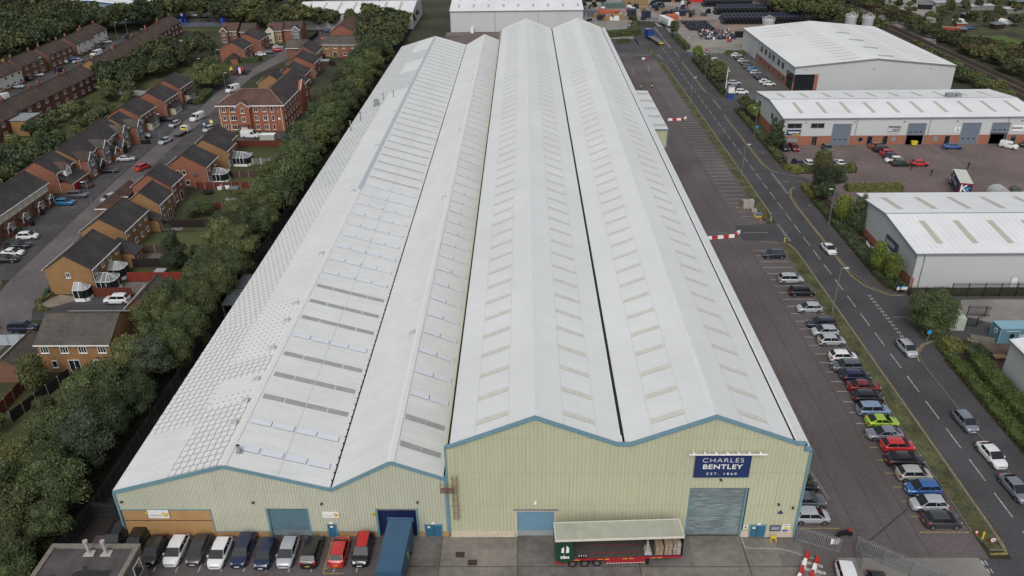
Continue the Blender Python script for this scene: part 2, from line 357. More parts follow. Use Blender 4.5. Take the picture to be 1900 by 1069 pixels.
sheet('alley', rect(-50, 62, -45, 300), .035, mat('alley_ground', (.028, .022, .020), .95, var=.4, scale=1.5))
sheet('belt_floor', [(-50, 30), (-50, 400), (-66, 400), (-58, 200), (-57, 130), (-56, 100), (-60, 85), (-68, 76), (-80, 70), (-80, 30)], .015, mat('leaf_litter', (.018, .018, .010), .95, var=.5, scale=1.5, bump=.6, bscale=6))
# main road with its junctions
sheet('road', rect(51.9, 30, 58.9, 372), .05, ASPH)
road2 = []
sheet('side_road', [(58.8, 101.5), (64, 106), (130, 112), (130, 118.5), (66, 120.3), (62.3, 121), (58.8, 127)], .046, ASPH)
sheet('yard_entrance', [(58.8, 166.5), (62, 172.5), (66, 173), (66, 178), (62.5, 180.2), (58.8, 184)], .046, ASPH)
sheet('park_entrance', [(58.8, 234), (64, 238), (66, 238), (66, 247.5), (62, 248.5), (58.8, 252)], .046, ASPH)
sheet('park_entrance', [(58.8, 308), (64, 311), (66, 311), (66, 318), (62, 319), (58.8, 322)], .046, ASPH)
sheet('car_park_entrance', [(43, 143.5), (52, 142), (52, 151.5), (43, 150.5)], .046, ASPH)
sheet('car_park_entrance', [(33, 318), (52, 316), (52, 334), (30, 334)], .046, ASPH)
sheet('car_park_entrance', [(42, 305), (52, 305), (52, 311), (42, 311)], .046, ASPH)
sheet('bottom_junction', rect(48.5, 30, 52.5, 62.0), .046, ASPH)
def footpath(pts):
    m = M().use(ASPH2).prism(pts, 0, .12)
    struct('footpath', m)
def kerb(line, w=.16, name='kerb', h=.14):
    m = M().use(KERB)
    for a, b in zip(line, line[1:]): m.beam((a[0], a[1], h / 2), (b[0], b[1], h / 2), w, h)
    struct(name, m)
E1 = [(58.9, 40), (58.9, 99.5), (59.5, 102.2), (61.5, 104.6), (64.5, 106.2)]
footpath(E1 + [(64.5, 104), (62.3, 100), (62.3, 40)]); kerb(E1)
E2 = [(66, 120.4), (62.8, 121), (60.2, 124.2), (59.0, 130), (58.9, 160), (59.2, 166), (60.5, 170.2), (62.5, 172.4), (64.8, 172.8)]
footpath(E2 + [(62.7, 170), (62.4, 123)]); kerb(E2)
E3 = [(66, 178.2), (62.5, 180.4), (59.8, 182.8), (58.9, 188), (58.9, 232), (60, 235.5), (62.5, 237.8), (64, 238)]
footpath(E3 + [(62.5, 236), (62.4, 184)]); kerb(E3)
E4 = [(64.2, 247.6), (61.5, 248.6), (59.4, 251), (58.9, 256), (58.9, 302), (60, 306), (62.5, 309)]
footpath(E4 + [(62.4, 303), (62.4, 251)]); kerb(E4)
E5 = [(64, 319), (60.5, 320.5), (59, 325), (58.9, 372)]
footpath(E5 + [(62.6, 372), (62.8, 322)]); kerb(E5)
V1 = [(50.2, 63.3), (51.7, 63.3), (51.9, 66), (51.9, 138), (51.3, 141.5), (48.5, 142.6), (46.0, 142.8)]
V2 = [(46.4, 151.6), (49.8, 152.2), (51.6, 154.3), (51.9, 158), (51.9, 298), (51.4, 303), (47, 304.5)]
for V in (V1, V2):
    y0, y1 = V[0][1], V[-1][1]
    kerb(V)
kerb([(49.55, 66), (49.55, 141.5), (46.0, 142.8)]); kerb([(46.4, 151.6), (49.6, 155), (49.7, 300), (47, 304.5)])
def verge(pts):
    tag(M().use(VERGE).prism(pts, 0, .10).obj('verge'), kind='structure')
verge([(49.6, 66), (50.2, 63.4), (51.5, 63.4), (51.8, 66), (51.8, 138), (51.2, 141.2), (49.6, 141.2)])
verge([(49.75, 155), (50.5, 153.6), (51.8, 158), (51.8, 298), (51.2, 301.5), (49.75, 300)])
verge([(49.7, 311.5), (51.5, 311.5), (51.8, 316), (50.5, 329), (48.5, 331), (48.5, 318)])
# road paint
wl_, yl = M().use(WLINE), M().use(YLINE)
def line(m, x0, y0, x1, y1, w, z=.062):
    d = Vector((x1 - x0, y1 - y0)).normalized(); n = Vector((-d.y, d.x)) * (w / 2)
    m.quad((x0 - n.x, y0 - n.y, z), (x1 - n.x, y1 - n.y, z), (x1 + n.x, y1 + n.y, z), (x0 + n.x, y0 + n.y, z)) if d.x * n.y - d.y * n.x > 0 else None
y = 50
while y < 330:
    line(wl_, 55.3, y, 55.3, y + 4.0, .13); y += 6.05
while y < 366:
    line(wl_, 55.6, y, 55.7, y + 3.0, .13); y += 6.05
def dbl(pts, off=.16, m=yl):
    for a, b in zip(pts, pts[1:]):
        d = Vector((b[0] - a[0], b[1] - a[1])).normalized(); n = Vector((-d.y, d.x)) * off
        line(m, a[0], a[1], b[0], b[1], .11); line(m, a[0] + n.x * 1.0, a[1] + n.y * 1.0, b[0] + n.x * 1.0, b[1] + n.y * 1.0, .11)
dbl([(52.15, 66), (52.15, 138.3), (51.6, 141.8)]); dbl([(50, 62.6), (51.8, 62.7), (52.1, 64), (52.15, 66)])
dbl([(52.15, 156), (52.15, 296)])
dbl([(63.6, 106.0), (61.3, 104.8), (59.3, 102.4), (58.75, 100)], -.16); dbl([(58.6, 128), (59.6, 123.9), (62.4, 120.6), (64.6, 120.3)]); dbl([(58.6, 160), (58.6, 128)]); dbl([(61.5, 172.2), (60.2, 170.4), (58.9, 166), (58.6, 160)])
dbl([(60.6, 181.6), (59.4, 183.0), (58.6, 188)]); dbl([(58.6, 188), (58.6, 230)], .16); dbl([(58.6, 256), (58.6, 300)]); dbl([(58.6, 326), (58.6, 370)], .16, wl_)
for (xa, ya, xb, yb) in [(58.9, 102.6, 58.9, 121.0), (58.9, 168.5, 58.9, 181.5), (58.9, 237, 58.9, 249), (58.9, 309, 58.9, 320), (51.9, 143, 51.9, 151), (51.9, 305, 51.9, 315), (48.6, 48, 48.6, 62)]:
    k = ya
    while k < yb:
        line(wl_, xa, k, xb, min(k + .6, yb), .16); line(wl_, xa + .35, k, xb + .35, min(k + .6, yb), .16); k += 1.1
for x in (60, 63.5, 67): line(wl_, x, 113.2, x + 2.2, 113.2, .1); line(wl_, x, 175.6, x + 1.6, 175.6, .1)
line(wl_, 44, 147, 49, 147, .1); line(wl_, 39, 147, 41, 147, .1)
# bays
js = M().use(mat('tarmac_joint', (.064, .056, .057), .9, var=.5))
for x in (36.9, 40.1, 43.4): line(js, x, 62, x + .15, 318, .10, .034)
for x in (53.6, 57.1): line(js, x, 40, x + .1, 330, .06, .054)
for yy in (60.95, 53): line(js, -14, yy, 31, yy, .08, .052)
for xx in (-9.35, -.95, 12.1, 23.7): line(js, xx, 50, xx + .02, 65.2, .08, .052)
struct('tarmac_joints', js)
bay = 63.9
n = 0
ybay = [65.9 + 2.43 * i for i in range(0, 31)] 
for y in ybay:
    if y < 141: line(yl if y < 83 else wl_, 43.9, y, 49.3, y, .12, .037)
for i in range(62):
    y = 155.4 + 2.43 * i
    if y < 301: line(wl_, 44.2 if i > 2 else 45.5, y, 49.3, y, .12, .037)
for i in range(6): line(wl_, 44, 312 + 2.4 * i, 48.3, 312 + 2.4 * i, .12, .037)
for i in range(5): line(yl, 29.9, 66.5 + 2.43 * i, 35.2 - .2 * i, 66.5 + 2.43 * i, .12, .037)
line(wl_, 36.5, 238.6, 42, 238.9, .12, .037); line(wl_, 38.5, 283, 39.5, 292, .12, .037); line(wl_, 44.5, 286, 45.6, 296, .12, .037)
# front bays
for i in range(12): line(wl_, -42.3 + 2.42 * i, 60.2, -42.3 + 2.42 * i, 65.0, .12, .052)
for a in [(-21.6, 60, -21.6, 65), (-21.6, 60, -19.4, 60)]: line(YLm := yl, *a, .12, .052)
for i in range(4): line(yl, -21.6, 60.6 + 1.2 * i, -19.4, 61.4 + 1.2 * i, .12, .053)
line(wl_, 23.8, 65, 23.9, 63.6, .1, .052); line(wl_, 23.9, 63.6, 28.0, 63.4, .1, .052); line(wl_, 28.0, 63.4, 31.3, 61.9, .1, .052)
for i in range(4): line(wl_, 29.4 + .0 * i, 61.7 - .95 * i, 31.5, 61.0 - .95 * i, .42, .052)
struct('white_markings', wl_); struct('yellow_markings', yl)
sheet('drain_cover', rect(-7.7, 62.2, -6.7, 63.0), .052, mat('rusty_iron', (.045, .03, .025), .7))
sheet('drain_cover', rect(-6.3, 61.1, -5.3, 61.9), .052, MATS['rusty_iron'])
sheet('tyre_mark', [(44.0, 69.65), (44.15, 69.5), (36.5, 63.45), (36.35, 63.6)], .042, mat('tyre_rubber_mark', (.05, .046, .048), .9))
kerb([(33.8, 84), (35.4, 71.0)], .45, 'low_wall', .25)
# unit yards
sheet('unit_yard', [(62.8, 180), (66, 173.2), (66, 168), (66, 152), (140, 152), (140, 202.4), (63.6, 202.4), (63.2, 184)], .034, PAVER)
sheet('concrete_strip', rect(68, 200.3, 80, 201.6), .044, KERB); sheet('concrete_strip', rect(86.4, 199.9, 99.6, 201.4), .044, KERB)
sheet('concrete_strip', [(105.2, 201.6), (106.2, 201.6), (106.6, 184), (105.6, 184)], .044, KERB); sheet('concrete_strip', rect(79.3, 195, 80.4, 201.5), .046, KERB)
sheet('staff_car_park', [(63.8, 247.6), (90, 246), (90, 318), (64, 318)], .032, mat('staff_tarmac', (.095, .088, .086), .92, var=.2, big=.15))
sheet('road', rect(46.5, 333, 52.2, 374), .042, ASPH)
sheet('far_lane', rect(30, 334, 47, 345.5), .042, ASPH2)
sheet('lorry_yard', [(64, 318), (90, 318), (160, 318), (215, 440), (150, 470), (-15, 480), (-15, 405), (45, 392), (60.4, 385), (60.4, 372), (63, 372), (64, 345)], .028, CONC_L)
sheet('lorry_yard_patch', [(88, 352), (112, 345), (150, 360), (190, 440), (100, 440)], .034, mat('yard_dirt', (.21, .165, .14), .95, var=.25, scale=.3, big=.25))
sheet('lorry_yard_patch', [(66, 380), (79, 352), (90, 352), (88, 420), (62, 440)], .034, MATS['yard_dirt'])
sheet('depot_yard', [(30, 345), (48, 345), (52, 372), (52, 400), (-15, 400), (-15, 380), (26, 380)], .03, CONC_L)
sheet('rear_yard', rect(-34, 300.5, 29, 364), .03, PAVER)
sheet('concrete_yard', [(71, 114), (74, 119), (130, 119), (130, 110), (76, 110.5)], .05, CONC_L)
sheet('gravel_yard', [(65.5, 110.2), (76, 110.3), (80, 104), (74, 97), (67, 97), (66.5, 106)], .04, PINKGRAVEL)
sheet('planting_bed', [(62.4, 40), (68.5, 40), (68.5, 97), (66, 104), (65.5, 110), (62.4, 104)], .03, SOIL)
sheet('planting_bed', [(62.6, 123.5), (67, 120.5), (67, 151), (63, 170), (62.6, 168)], .03, SOIL)
sheet('planting_bed', [(62.6, 184), (63.5, 180.5), (78, 180.8), (79.5, 183.5), (78, 184.6), (65, 184.8), (65, 203), (62.6, 236)], .05, SOIL)
# housing streets
SZ = .03
sheet('street', [(-94.2, 128), (-86.2, 128), (-88.6, 138), (-91, 148), (-92.6, 170), (-93.6, 190), (-94.6, 215), (-95.4, 240), (-96.2, 262), (-96.5, 285), (-94, 300), (-91.5, 312), (-90.5, 322), (-93, 332), (-98, 332), (-97.5, 318), (-99.2, 305), (-101.2, 285), (-101.6, 262), (-100.4, 235), (-99.4, 205), (-98.2, 180), (-96.3, 155)], SZ, STREET)
sheet('street', [(-120, 104), (-82, 104), (-82, 113), (-84, 117), (-86.2, 128), (-94.2, 128), (-93, 121), (-97, 116), (-120, 116)], SZ + .004, STREET)
sheet('street', [(-170, 255), (-168, 255), (-168, 300), (-169, 330), (-172, 350), (-170, 372), (-160, 380), (-162, 386), (-176, 378), (-176.5, 350), (-174.5, 330), (-174, 300), (-175, 255)], SZ, DRIVE)
sheet('street', [(-230, 430), (-90, 405), (-90, 413), (-230, 440)], SZ, DRIVE)
sheet('pavement', [(-96.5, 155), (-98.5, 180), (-99.7, 205), (-100.7, 235), (-101.9, 262), (-101.5, 285), (-99.5, 305), (-107, 305), (-107, 128), (-94.3, 128)], SZ - .004, DRIVE)
sheet('pavement', [(-82.8, 113.5), (-68, 113.5), (-68, 121), (-83.4, 121.9)], SZ - .008, DRIVE)
sheet('pavement', [(-84.6, 122), (-86.4, 128), (-88.8, 138), (-91.2, 148), (-92.8, 170), (-93.8, 190), (-94.8, 215), (-95.4, 240), (-95.8, 262), (-86, 262), (-86, 226), (-84, 217), (-62, 217), (-62, 206), (-76, 206), (-84, 200), (-83.8, 150), (-83.4, 122)], SZ - .008, DRIVE)
sheet('gravel_patch', [(-84, 118.5), (-82, 122.4), (-77, 121.3), (-80, 118.6), (-83, 117)], .04, GRAVEL)
sheet('pavement', rect(-112, 318, -96, 338), SZ - .004, DRIVE); sheet('pavement', rect(-92, 318, -84, 374), SZ - .004, DRIVE)
for pts in [rect(-78, 128, -57, 149), rect(-76, 150, -57, 171), rect(-74, 171.2, -57, 206), rect(-115.9, 290, -103, 306), rect(-128, 300.1, -116, 306), [(-94.2, 212), (-94.6, 225), (-85, 226), (-85, 214)], [(-85.6, 213), (-85.6, 217.6), (-66, 217.6), (-66, 213)], rect(-99.6, 128, -96.8, 134), rect(-106.5, 208, -101.5, 214), rect(-106, 187.5, -102, 191),
            [(-170, 372), (-120, 372), (-112, 400), (-165, 405)], rect(-144, 200, -116, 300), rect(-90, 70, -57, 97), rect(-140, 130, -113, 172), rect(-66.8, 218, -62, 240)]:
    sheet('lawn', pts, .018, GRASS)
sheet('patio', rect(-76, 122.5, -68, 127), .026, CONC); sheet('patio', rect(-76, 133, -66, 139), .026, mat('paving', (.13, .11, .10), .9, var=.3, scale=2)); sheet('patio', rect(-76, 150, -71, 153), .03, CONC)
sheet('allotment_ground', [(172, 300), (260, 300), (300, 460), (160, 460), (172, 380)], .02, mat('allotment_soil', (.055, .055, .028), .95, var=.45, scale=.25, big=.4, bigscale=.08))
sheet('paddock', [(176, 325), (200, 322), (200, 345), (180, 343)], .03, mat('paddock_grass', (.075, .11, .025), .95, var=.25, scale=.8))
tr = M().use(BALLAST)
sheet('railway_bed', [(151, 230), (164, 230), (165.5, 460), (152, 460)], .05, BALLAST)
rl = M().use(mat('rail_steel', (.10, .075, .065), .5, metal=.5)); sp = M().use(mat('sleeper', (.055, .045, .040), .9))
for x in (153.6, 155.05, 157.2, 158.65, 161.2, 162.65):
    rl.box(x - .06, 232, .2, x + .06, 458, .36)
for k in range(230):
    for x in (154.3, 157.9, 161.9): sp.box(x - 1.25, 232 + k, .1, x + 1.25, 232.28 + k, .2)
struct('railway_rails', rl); struct('railway_sleepers', sp)
# ------------------------------------------------------------------ ribbed sheet walls with real openings
def interp(prof, x):
    for (xa, za), (xb, zb) in zip(prof, prof[1:]):
        if xa <= x <= xb + 1e-9: return za + (zb - za) * (x - xa) / max(xb - xa, 1e-9)
    return prof[-1][1]
def ribwall(m, prof, zbot, openings, period, depth, y=0.0, ridge=.5):
    """profiled metal sheet in the plane y (facing -y): prof = [(x, ztop)...], openings = [(x0,x1,z0,z1)]; zbot = [(x0,x1,z)]"""
    x0, x1 = prof[0][0], prof[-1][0]
    xs = set([x0, x1] + [p[0] for p in prof] + [o[0] for o in openings] + [o[1] for o in openings] + [q for b in zbot for q in b[:2]])
    k = x0; off = {}
    while k < x1:
        for t in (0, .15, ridge, ridge + .15): xs.add(min(x1, k + t * period))
        k += period
    xs = sorted(v for v in xs if x0 - 1e-6 <= v <= x1 + 1e-6)
    def dep(x):
        t = ((x - x0) / period) % 1.0
        if t < .15: return depth * t / .15
        if t < ridge: return depth
        if t < ridge + .15: return depth * (1 - (t - ridge) / .15)
        return 0
    for a, b in zip(xs, xs[1:]):
        if b - a < 1e-4: continue
        c = (a + b) / 2; bot = 0
        for q in zbot:
            if q[0] - 1e-6 <= c <= q[1] + 1e-6: bot = q[2]
        cuts = sorted((o[2], o[3]) for o in openings if o[0] <= c <= o[1])
        da, db = y - dep(a + 1e-5), y - dep(b - 1e-5)
        z = bot; segs = []
        for (ca, cb) in cuts:
            if ca > z + .01: segs.append((z, ca))
            z = max(z, cb)
        for (s0, s1) in segs: m.quad((a, da, s0), (b, db, s0), (b, db, s1), (a, da, s1))
        m.quad((a, da, z), (b, db, z), (b, db, interp(prof, b)), (a, da, interp(prof, a)))
def slab(m, p, q, y0, y1, t=.12):
    """roof slope between (x,z) p and q, from y0 to y1, thickness t"""
    m.profile([(p[0], p[1]), (q[0], q[1]), (q[0], q[1] - t), (p[0], p[1] - t)], y0, y1)
WY0, WY1 = 65.3, 299.6
# ---- low warehouse (two gables)
low = thing('warehouse', 'long low twin-gabled warehouse with ribbed green front, stained white roofs and brick corner', 'warehouse', (0, WY0, 0))
L = WY1 - WY0
LP = [(-44.8, 6.85), (-32.2, 10.45), (-21.0, 7.2), (-14.3, 10.95), (-8.5, 8.6)]
m = M().use(CLADY)
ribwall(m, [(-44.7, 6.5), (-32.2, 10.1), (-21.0, 6.9), (-14.3, 10.6), (-8.55, 8.3)], [(-44.7, -34.72, 4.05), (-34.72, -8.5, .82)], [(-28.6, -23.9, 0, 4.2), (-22.15, -21.0, 0, 1.95), (-16.5, -11.9, 0, 4.15), (-11.25, -9.3, 0, 1.9)], .33, .045)
m.obj('front_cladding', low)
m = M().use(OBRICK); m.box(-44.6, -.02, 2.5, -34.75, .3, 4.02); m.box(-44.6, -.06, 0, -34.75, .3, 2.38)
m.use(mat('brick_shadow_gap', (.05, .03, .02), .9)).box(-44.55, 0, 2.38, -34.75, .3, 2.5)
m.obj('brick_panel', low)
for a, b in ((-34.7, -28.65), (-23.85, -22.2), (-20.95, -16.55), (-11.85, -11.3), (-9.25, -8.56)): M().use(OBRICK).box(a, -.03, 0, b, .3, .8).obj('brick_plinth', low)
m = M().use(CLADY)
m.box(-44.7, .31, 0, -44.5, L, 6.8); m.box(-44.5, L - .2, 0, -8.6, L, 7.0); m.quad((-44.7, L, 6.8), (-32.2, L, 10.3), (-21, L, 7)); m.quad((-21, L, 7), (-14.3, L, 10.8), (-8.5, L, 8.4), (-8.5, L, 7)); m.box(-8.7, .31, 0, -8.56, L, 8.4)
m.obj('side_wall', low)
m = M().use(BLUET)
for (a, b) in zip(LP, LP[1:]):
    sgn = 0
    m.add([(a[0], -.22, a[1] - .42), (b[0], -.22, b[1] - .42), (b[0], -.22, b[1] + .03), (a[0], -.22, a[1] + .03), (a[0], .1, a[1] - .42), (b[0], .1, b[1] - .42), (b[0], .1, b[1] + .03), (a[0], .1, a[1] + .03)],
          [(0, 1, 2, 3), (0, 4, 5, 1), (3, 2, 6, 7), (4, 7, 6, 5)])
m.obj('verge_trim', low)
M().use(BLUET).box(-44.95, -.12, 0, -44.72, .3, 6.45).obj('corner_trim', low); M().use(BLUET).box(-8.75, -.14, .8, -8.5, -.05, 8.2).obj('corner_trim', low); m = M().use(BLUET)
m.box(-44.7, -.1, 4.02, -34.7, -.02, 4.12); m.box(-34.78, -.1, .8, -34.68, -.07, 4.1); m.box(-34.7, -.1, .80, -28.6, -.05, .86); m.box(-23.9, -.1, .80, -22.2, -.05, .86); m.box(-21, -.1, .80, -16.5, -.05, .86)
m.obj('sill_trim', low)
# roofs: each slope laid in patches, side by side, of plain or stained sheet
GW = (-44.8, 6.85); AP = (-32.2, 10.45); mid = (-38.5, 6.85 + (10.45 - 6.85) * .5)
m = M()
def patch(mt, p, q, a, b):
    m.use(mt).quad((p[0], a, p[1] + .06), (q[0], a, q[1] + .06), (q[0], b, q[1] + .06), (p[0], b, p[1] + .06))
lowpat = [(-.15, 9.2, ROOFW), (9.2, 33, ROOFG), (33, 88, ROOFH), (88, L, ROOFGF)]
for a, b, mt in lowpat: patch(mt, GW, mid, a, b)
for a, b, mt in [(-.15, 12, ROOFG), (12, 14.2, ROOFD), (14.2, 17.6, ROOFW), (17.6, 21.5, ROOFG), (21.5, 37, ROOFD), (37, 160, ROOFW), (160, 183, ROOFGF), (183, 198, ROOFW), (198, 213, ROOFGF), (213, L, ROOFW)]: patch(mt, mid, AP, a, b)
m.use(ROOFW)
patch(ROOFW, AP, (-21.2, 7.25), -.15, L); patch(ROOFW, (-20.9, 7.25), (-14.3, 10.95), -.15, L); patch(ROOFW, (-14.3, 10.95), (-8.8, 8.72), -.15, L)
m.obj('roof', low)
m = M().use(RIDGE)
for (rx, rz) in ((-32.2, 10.45), (-14.3, 10.95)):
    for (a, b, mt) in ((-.18, 80, RIDGE), (80, 232, RIDGED if rx < -20 else RIDGE)):
        m.use(mt).profile([(rx - .45, rz - .02), (rx - .42, rz + .02), (rx, rz + .17), (rx + .42, rz + .02), (rx + .45, rz - .02)], a, b)
m.obj('ridge_cap', low)
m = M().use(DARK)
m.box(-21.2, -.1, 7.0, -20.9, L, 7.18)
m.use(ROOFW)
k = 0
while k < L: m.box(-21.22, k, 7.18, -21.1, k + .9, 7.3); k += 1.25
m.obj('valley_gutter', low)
# rooflight rows on the two east slopes
def onslope(p, q, t): return (p[0] + (q[0] - p[0]) * t, p[1] + (q[1] - p[1]) * t)
kinds1 = [1, 1, 0, 0, 0, 1, 0, 0, 0, 1, 1, 1, 1, 1, 1, 1, 1, 1, 0, 0, 0] + [0] * 40
i = 0; y = 2.6
while y < L - 3:
    for (P, Q, n, kk) in (((-31.5, 10.25), (-21.5, 7.33), 4, kinds1[i]), ((-13.7, 10.75), (-9.2, 8.85), 2, 1 if i > 1 else 0)):
        if n == 2 and i >= 48: continue
        m = M(); w = .95 if kk else .90
        for j in range(n):
            a = onslope(P, Q, j / n + .006); b = onslope(P, Q, (j + 1) / n - .006 - (.02 if kk else 0))
            m.use(LILAC if kk else (GREYL if i < 16 else GREYL2))
            m.quad((a[0], y, a[1] + .09), (b[0], y, b[1] + .09), (b[0], y + w, b[1] + .09), (a[0], y + w, a[1] + .09))
            if kk:
                m.use(mat('lap_gap', (.10, .10, .11), .8))
                m.quad((a[0], y - .055, a[1] + .085), (b[0], y - .055, b[1] + .085), (b[0], y, b[1] + .085), (a[0], y, a[1] + .085))
                m.quad((b[0], y, b[1] + .085), (b[0] + .07, y, b[1] + .075), (b[0] + .07, y + w, b[1] + .075), (b[0], y + w, b[1] + .085))
        m.obj('rooflight', low)
    i += 1; y += 4.72
m = M().use(mat('purlin_line', (.40, .40, .39), .8, var=.2))
c = onslope((-31.7, 10.3), (-21.2, 7.25), .49); m.quad((c[0], 0, c[1] + .075), (c[0] + .05, 0, c[1] + .06), (c[0] + .05, L, c[1] + .06), (c[0], L, c[1] + .075))
m.obj('sheet_lap', low)
# vents on the ridges
VM = M().use(mat('vent_grey', (.52, .53, .55), .5, metal=.2))
VM.profile([(-.55, -.1), (-.5, .28), (-.1, .5), (.35, .55), (.6, .3), (.5, .1)], -.6, .6)
VM.profile([(.15, .5), (.3, .8), (.62, .75), (.66, .3)], -.4, .4)
vme = VM.mesh('roof_vent')
for vx, vz, ys in ((-33.5, 10.1, (72.5, 76.7, 81.2, 88.3, 95.5, 100.4, 117, 145, 173, 201, 229, 258)), (-15.4, 10.4, (91.5, 140.6, 183.6, 233))):
    for yv in ys: link('roof_vent', vme, low, (vx + .15, yv - WY0, vz + .1)).scale = (.72, .72, .62)
f = M().use(mat('flue_metal', (.40, .40, .40), .4, metal=.6)); f.tube((-31.2, 2.3, 10.0), (-31.2, 2.3, 11.1), .22, n=12); f.tube((-31.2, 2.3, 10.0), (-31.2, 2.3, 10.3), .42, n=12); f.use(DARK).tube((-31.2, 2.3, 11.05), (-31.2, 2.3, 11.12), .17, n=12)
f.obj('flue', low)
for (ax, ay, az, w, h) in ((-40.2, 149.1, 8.1, 1.4, 1.8), (-42.3, 136.7, 7.6, .15, 2.2), (-43.4, 128.8, 7.3, .15, 2.5), (-36, 153, 9.3, .12, 1.7), (-38.9, 153.2, 8.5, .12, 1.8)):
    f = M().use(GREYM)
    if w > 1: f.box(ax - .6, ay - .5, az, ax + .6, ay + .5, az + h); f.box(ax - .8, ay - .8, az, ax + .9, ay + 1.6, az + .35)
    else: f.tube((ax, ay, az - .1), (ax, ay, az + h), w, n=8); f.tube((ax, ay, az + h), (ax, ay, az + h + .15), w * 1.8, n=8)
    f.obj('roof_plant' if w > 1 else 'roof_pipe', low)
# doors of the low front
def roller(parent, x0, x1, z1, mt, y=.1, jamb=BLUET, slats=None, bottom=None, name='roller_door'):
    r = M().use(mt); k = 0; H = z1
    while k < H - .02:
        e = min(k + .16, H); r.use(bottom if bottom and k < .75 else mt)
        r.profile([(y + .0, k), (y - .03, k + .03), (y - .03, e - .02), (y, e)], x0, x1, 'x'); k = e
    d = r.obj(name, parent)
    j = M().use(jamb); j.box(x0 - .22, y - .22, 0, x0, y + .3, z1 + .08); j.box(x1, y - .22, 0, x1 + .22, y + .3, z1 + .08); j.box(x0 - .22, y - .2, z1, x1 + .22, y + .3, z1 + .14)
    j.obj('door_frame', d)
    return d
SH1 = mat('blue_grey_shutter', (.085, .15, .185), .6, var=.12)
SHB = mat('shutter_bottom_rail', (.16, .20, .23), .6)
roller(low, -28.4, -24.1, 4.1, SH1, .22, bottom=SHB)
dd = M().use(mat('navy_door', (.012, .018, .085), .6)); dd.box(-16.3, .5, 0, -12.1, .6, 3.8); dd.use(STEEL).box(-16.3, .1, 3.82, -12.1, .45, 4.14)
dob = dd.obj('loading_door', low)
j = M().use(BLUET); j.box(-16.55, -.12, 0, -16.3, .6, 4.2); j.box(-12.1, -.12, 0, -11.86, .6, 4.2); j.obj('door_frame', dob)
BDOOR = mat('blue_door', (.035, .13, .21), .5, var=.1)
def pdoor(parent, x0, x1, z1, leaves=1, y=-.05):
    d = M().use(BDOOR); w = (x1 - x0) / leaves
    for i in range(leaves): d.box(x0 + i * w + .02, y + .04, .05, x0 + (i + 1) * w - .02, y + .12, z1 - .1)
    o = d.obj('door', parent)
    fr = M().use(BLUET); fr.box(x0 - .14, y - .04, 0, x0, y + .16, z1 + .04); fr.box(x1, y - .04, 0, x1 + .14, y + .16, z1 + .04); fr.box(x0, y - .04, z1 - .08, x1, y + .16, z1 + .04); fr.obj('door_frame', o)
    nt_ = M().use(WHITE); nt_.box(x0 + .2, y + .02, z1 - .55, x0 + .5, y + .035, z1 - .3); nt_.obj('notice', o)
    lt = M().use(WHITE); lt.box((x0 + x1) / 2 - .2, y - .16, z1 + .2, (x0 + x1) / 2 + .2, y - .02, z1 + .34); lt.obj('bulkhead_light', o)
pdoor(low, -22.0, -21.15, 1.9); pdoor(low, -11.15, -9.4, 1.85, 2)
FL = M().use(mat('floodlight_bronze', (.05, .045, .03), .6)).box(-.11, -.26, -.07, .11, .02, .08); FLm = FL.mesh('floodlight')
for x, z in ((-44.2, 5.3), (-29.75, 5.2), (-11.8, 5.2), (-22.3, 5.0)): link('floodlight', FLm, low, (x, -.06, z))
def board(name, label, cat, x0, x1, z0, z1, mt, y=WY0 - .16, group=None):
    t = thing(name, label, cat, ((x0 + x1) / 2, y, z0), 0, group)
    M().use(mt).box(-(x1 - x0) / 2, 0, 0, (x1 - x0) / 2, .06, z1 - z0).obj('panel', t)
    return t
LEM = mat('lemon_yellow', (.60, .48, .05), .5); ORA = mat('orange_yellow', (.60, .36, .04), .5); GTX = mat('grey_lettering', (.22, .22, .24), .6); NAVY = mat('navy_sign', (.020, .035, .115), .45, var=.05)
for x0, x1, z0, z1, e, lab in ((-41.7, -39.37, 2.9, 4.05, LEM, 'white sign with grey lettering and yellow emblem on the orange brick corner'), (-22.4, -20.58, 2.95, 3.82, ORA, 'white sign with grey lettering and orange emblem over the single blue door')):
    t = board('wall_sign', lab, 'sign', x0, x1, z0, z1, WHITE)
    w, h = x1 - x0, z1 - z0
    text(t, 'Lemonpath', (-w * .12, -.03, h * .42), h * .25, mat('pale_grey_lettering', (.38, .38, .40), .6), sx=1.0)
    em = M().use(e)
    em.prism([(0, 0), (.36 * h, .1 * h), (.40 * h, .42 * h), (.28 * h, .55 * h), (-.02, .42 * h)], 0, .02); em.prism([(-.12 * h, .3 * h), (.1 * h, .62 * h), (.02, .72 * h), (-.2 * h, .44 * h)], 0, .02)
    o = em.obj('emblem', t, (w * .26, -.01, h * .18)); o.rotation_euler = (PI / 2, 0, 0)
for x, z, g in ((-42.0, 3.28, 'small yellow notice beside the white sign on brick'), (-16.9, 3.3, 'small yellow notice left of the navy loading door')):
    t = board('notice', g, 'sign', x, x + .32, z, z + .38, LEM); M().use(BLACK).box(-.08, -.01, .1, .08, 0, .26).obj('symbol', t)

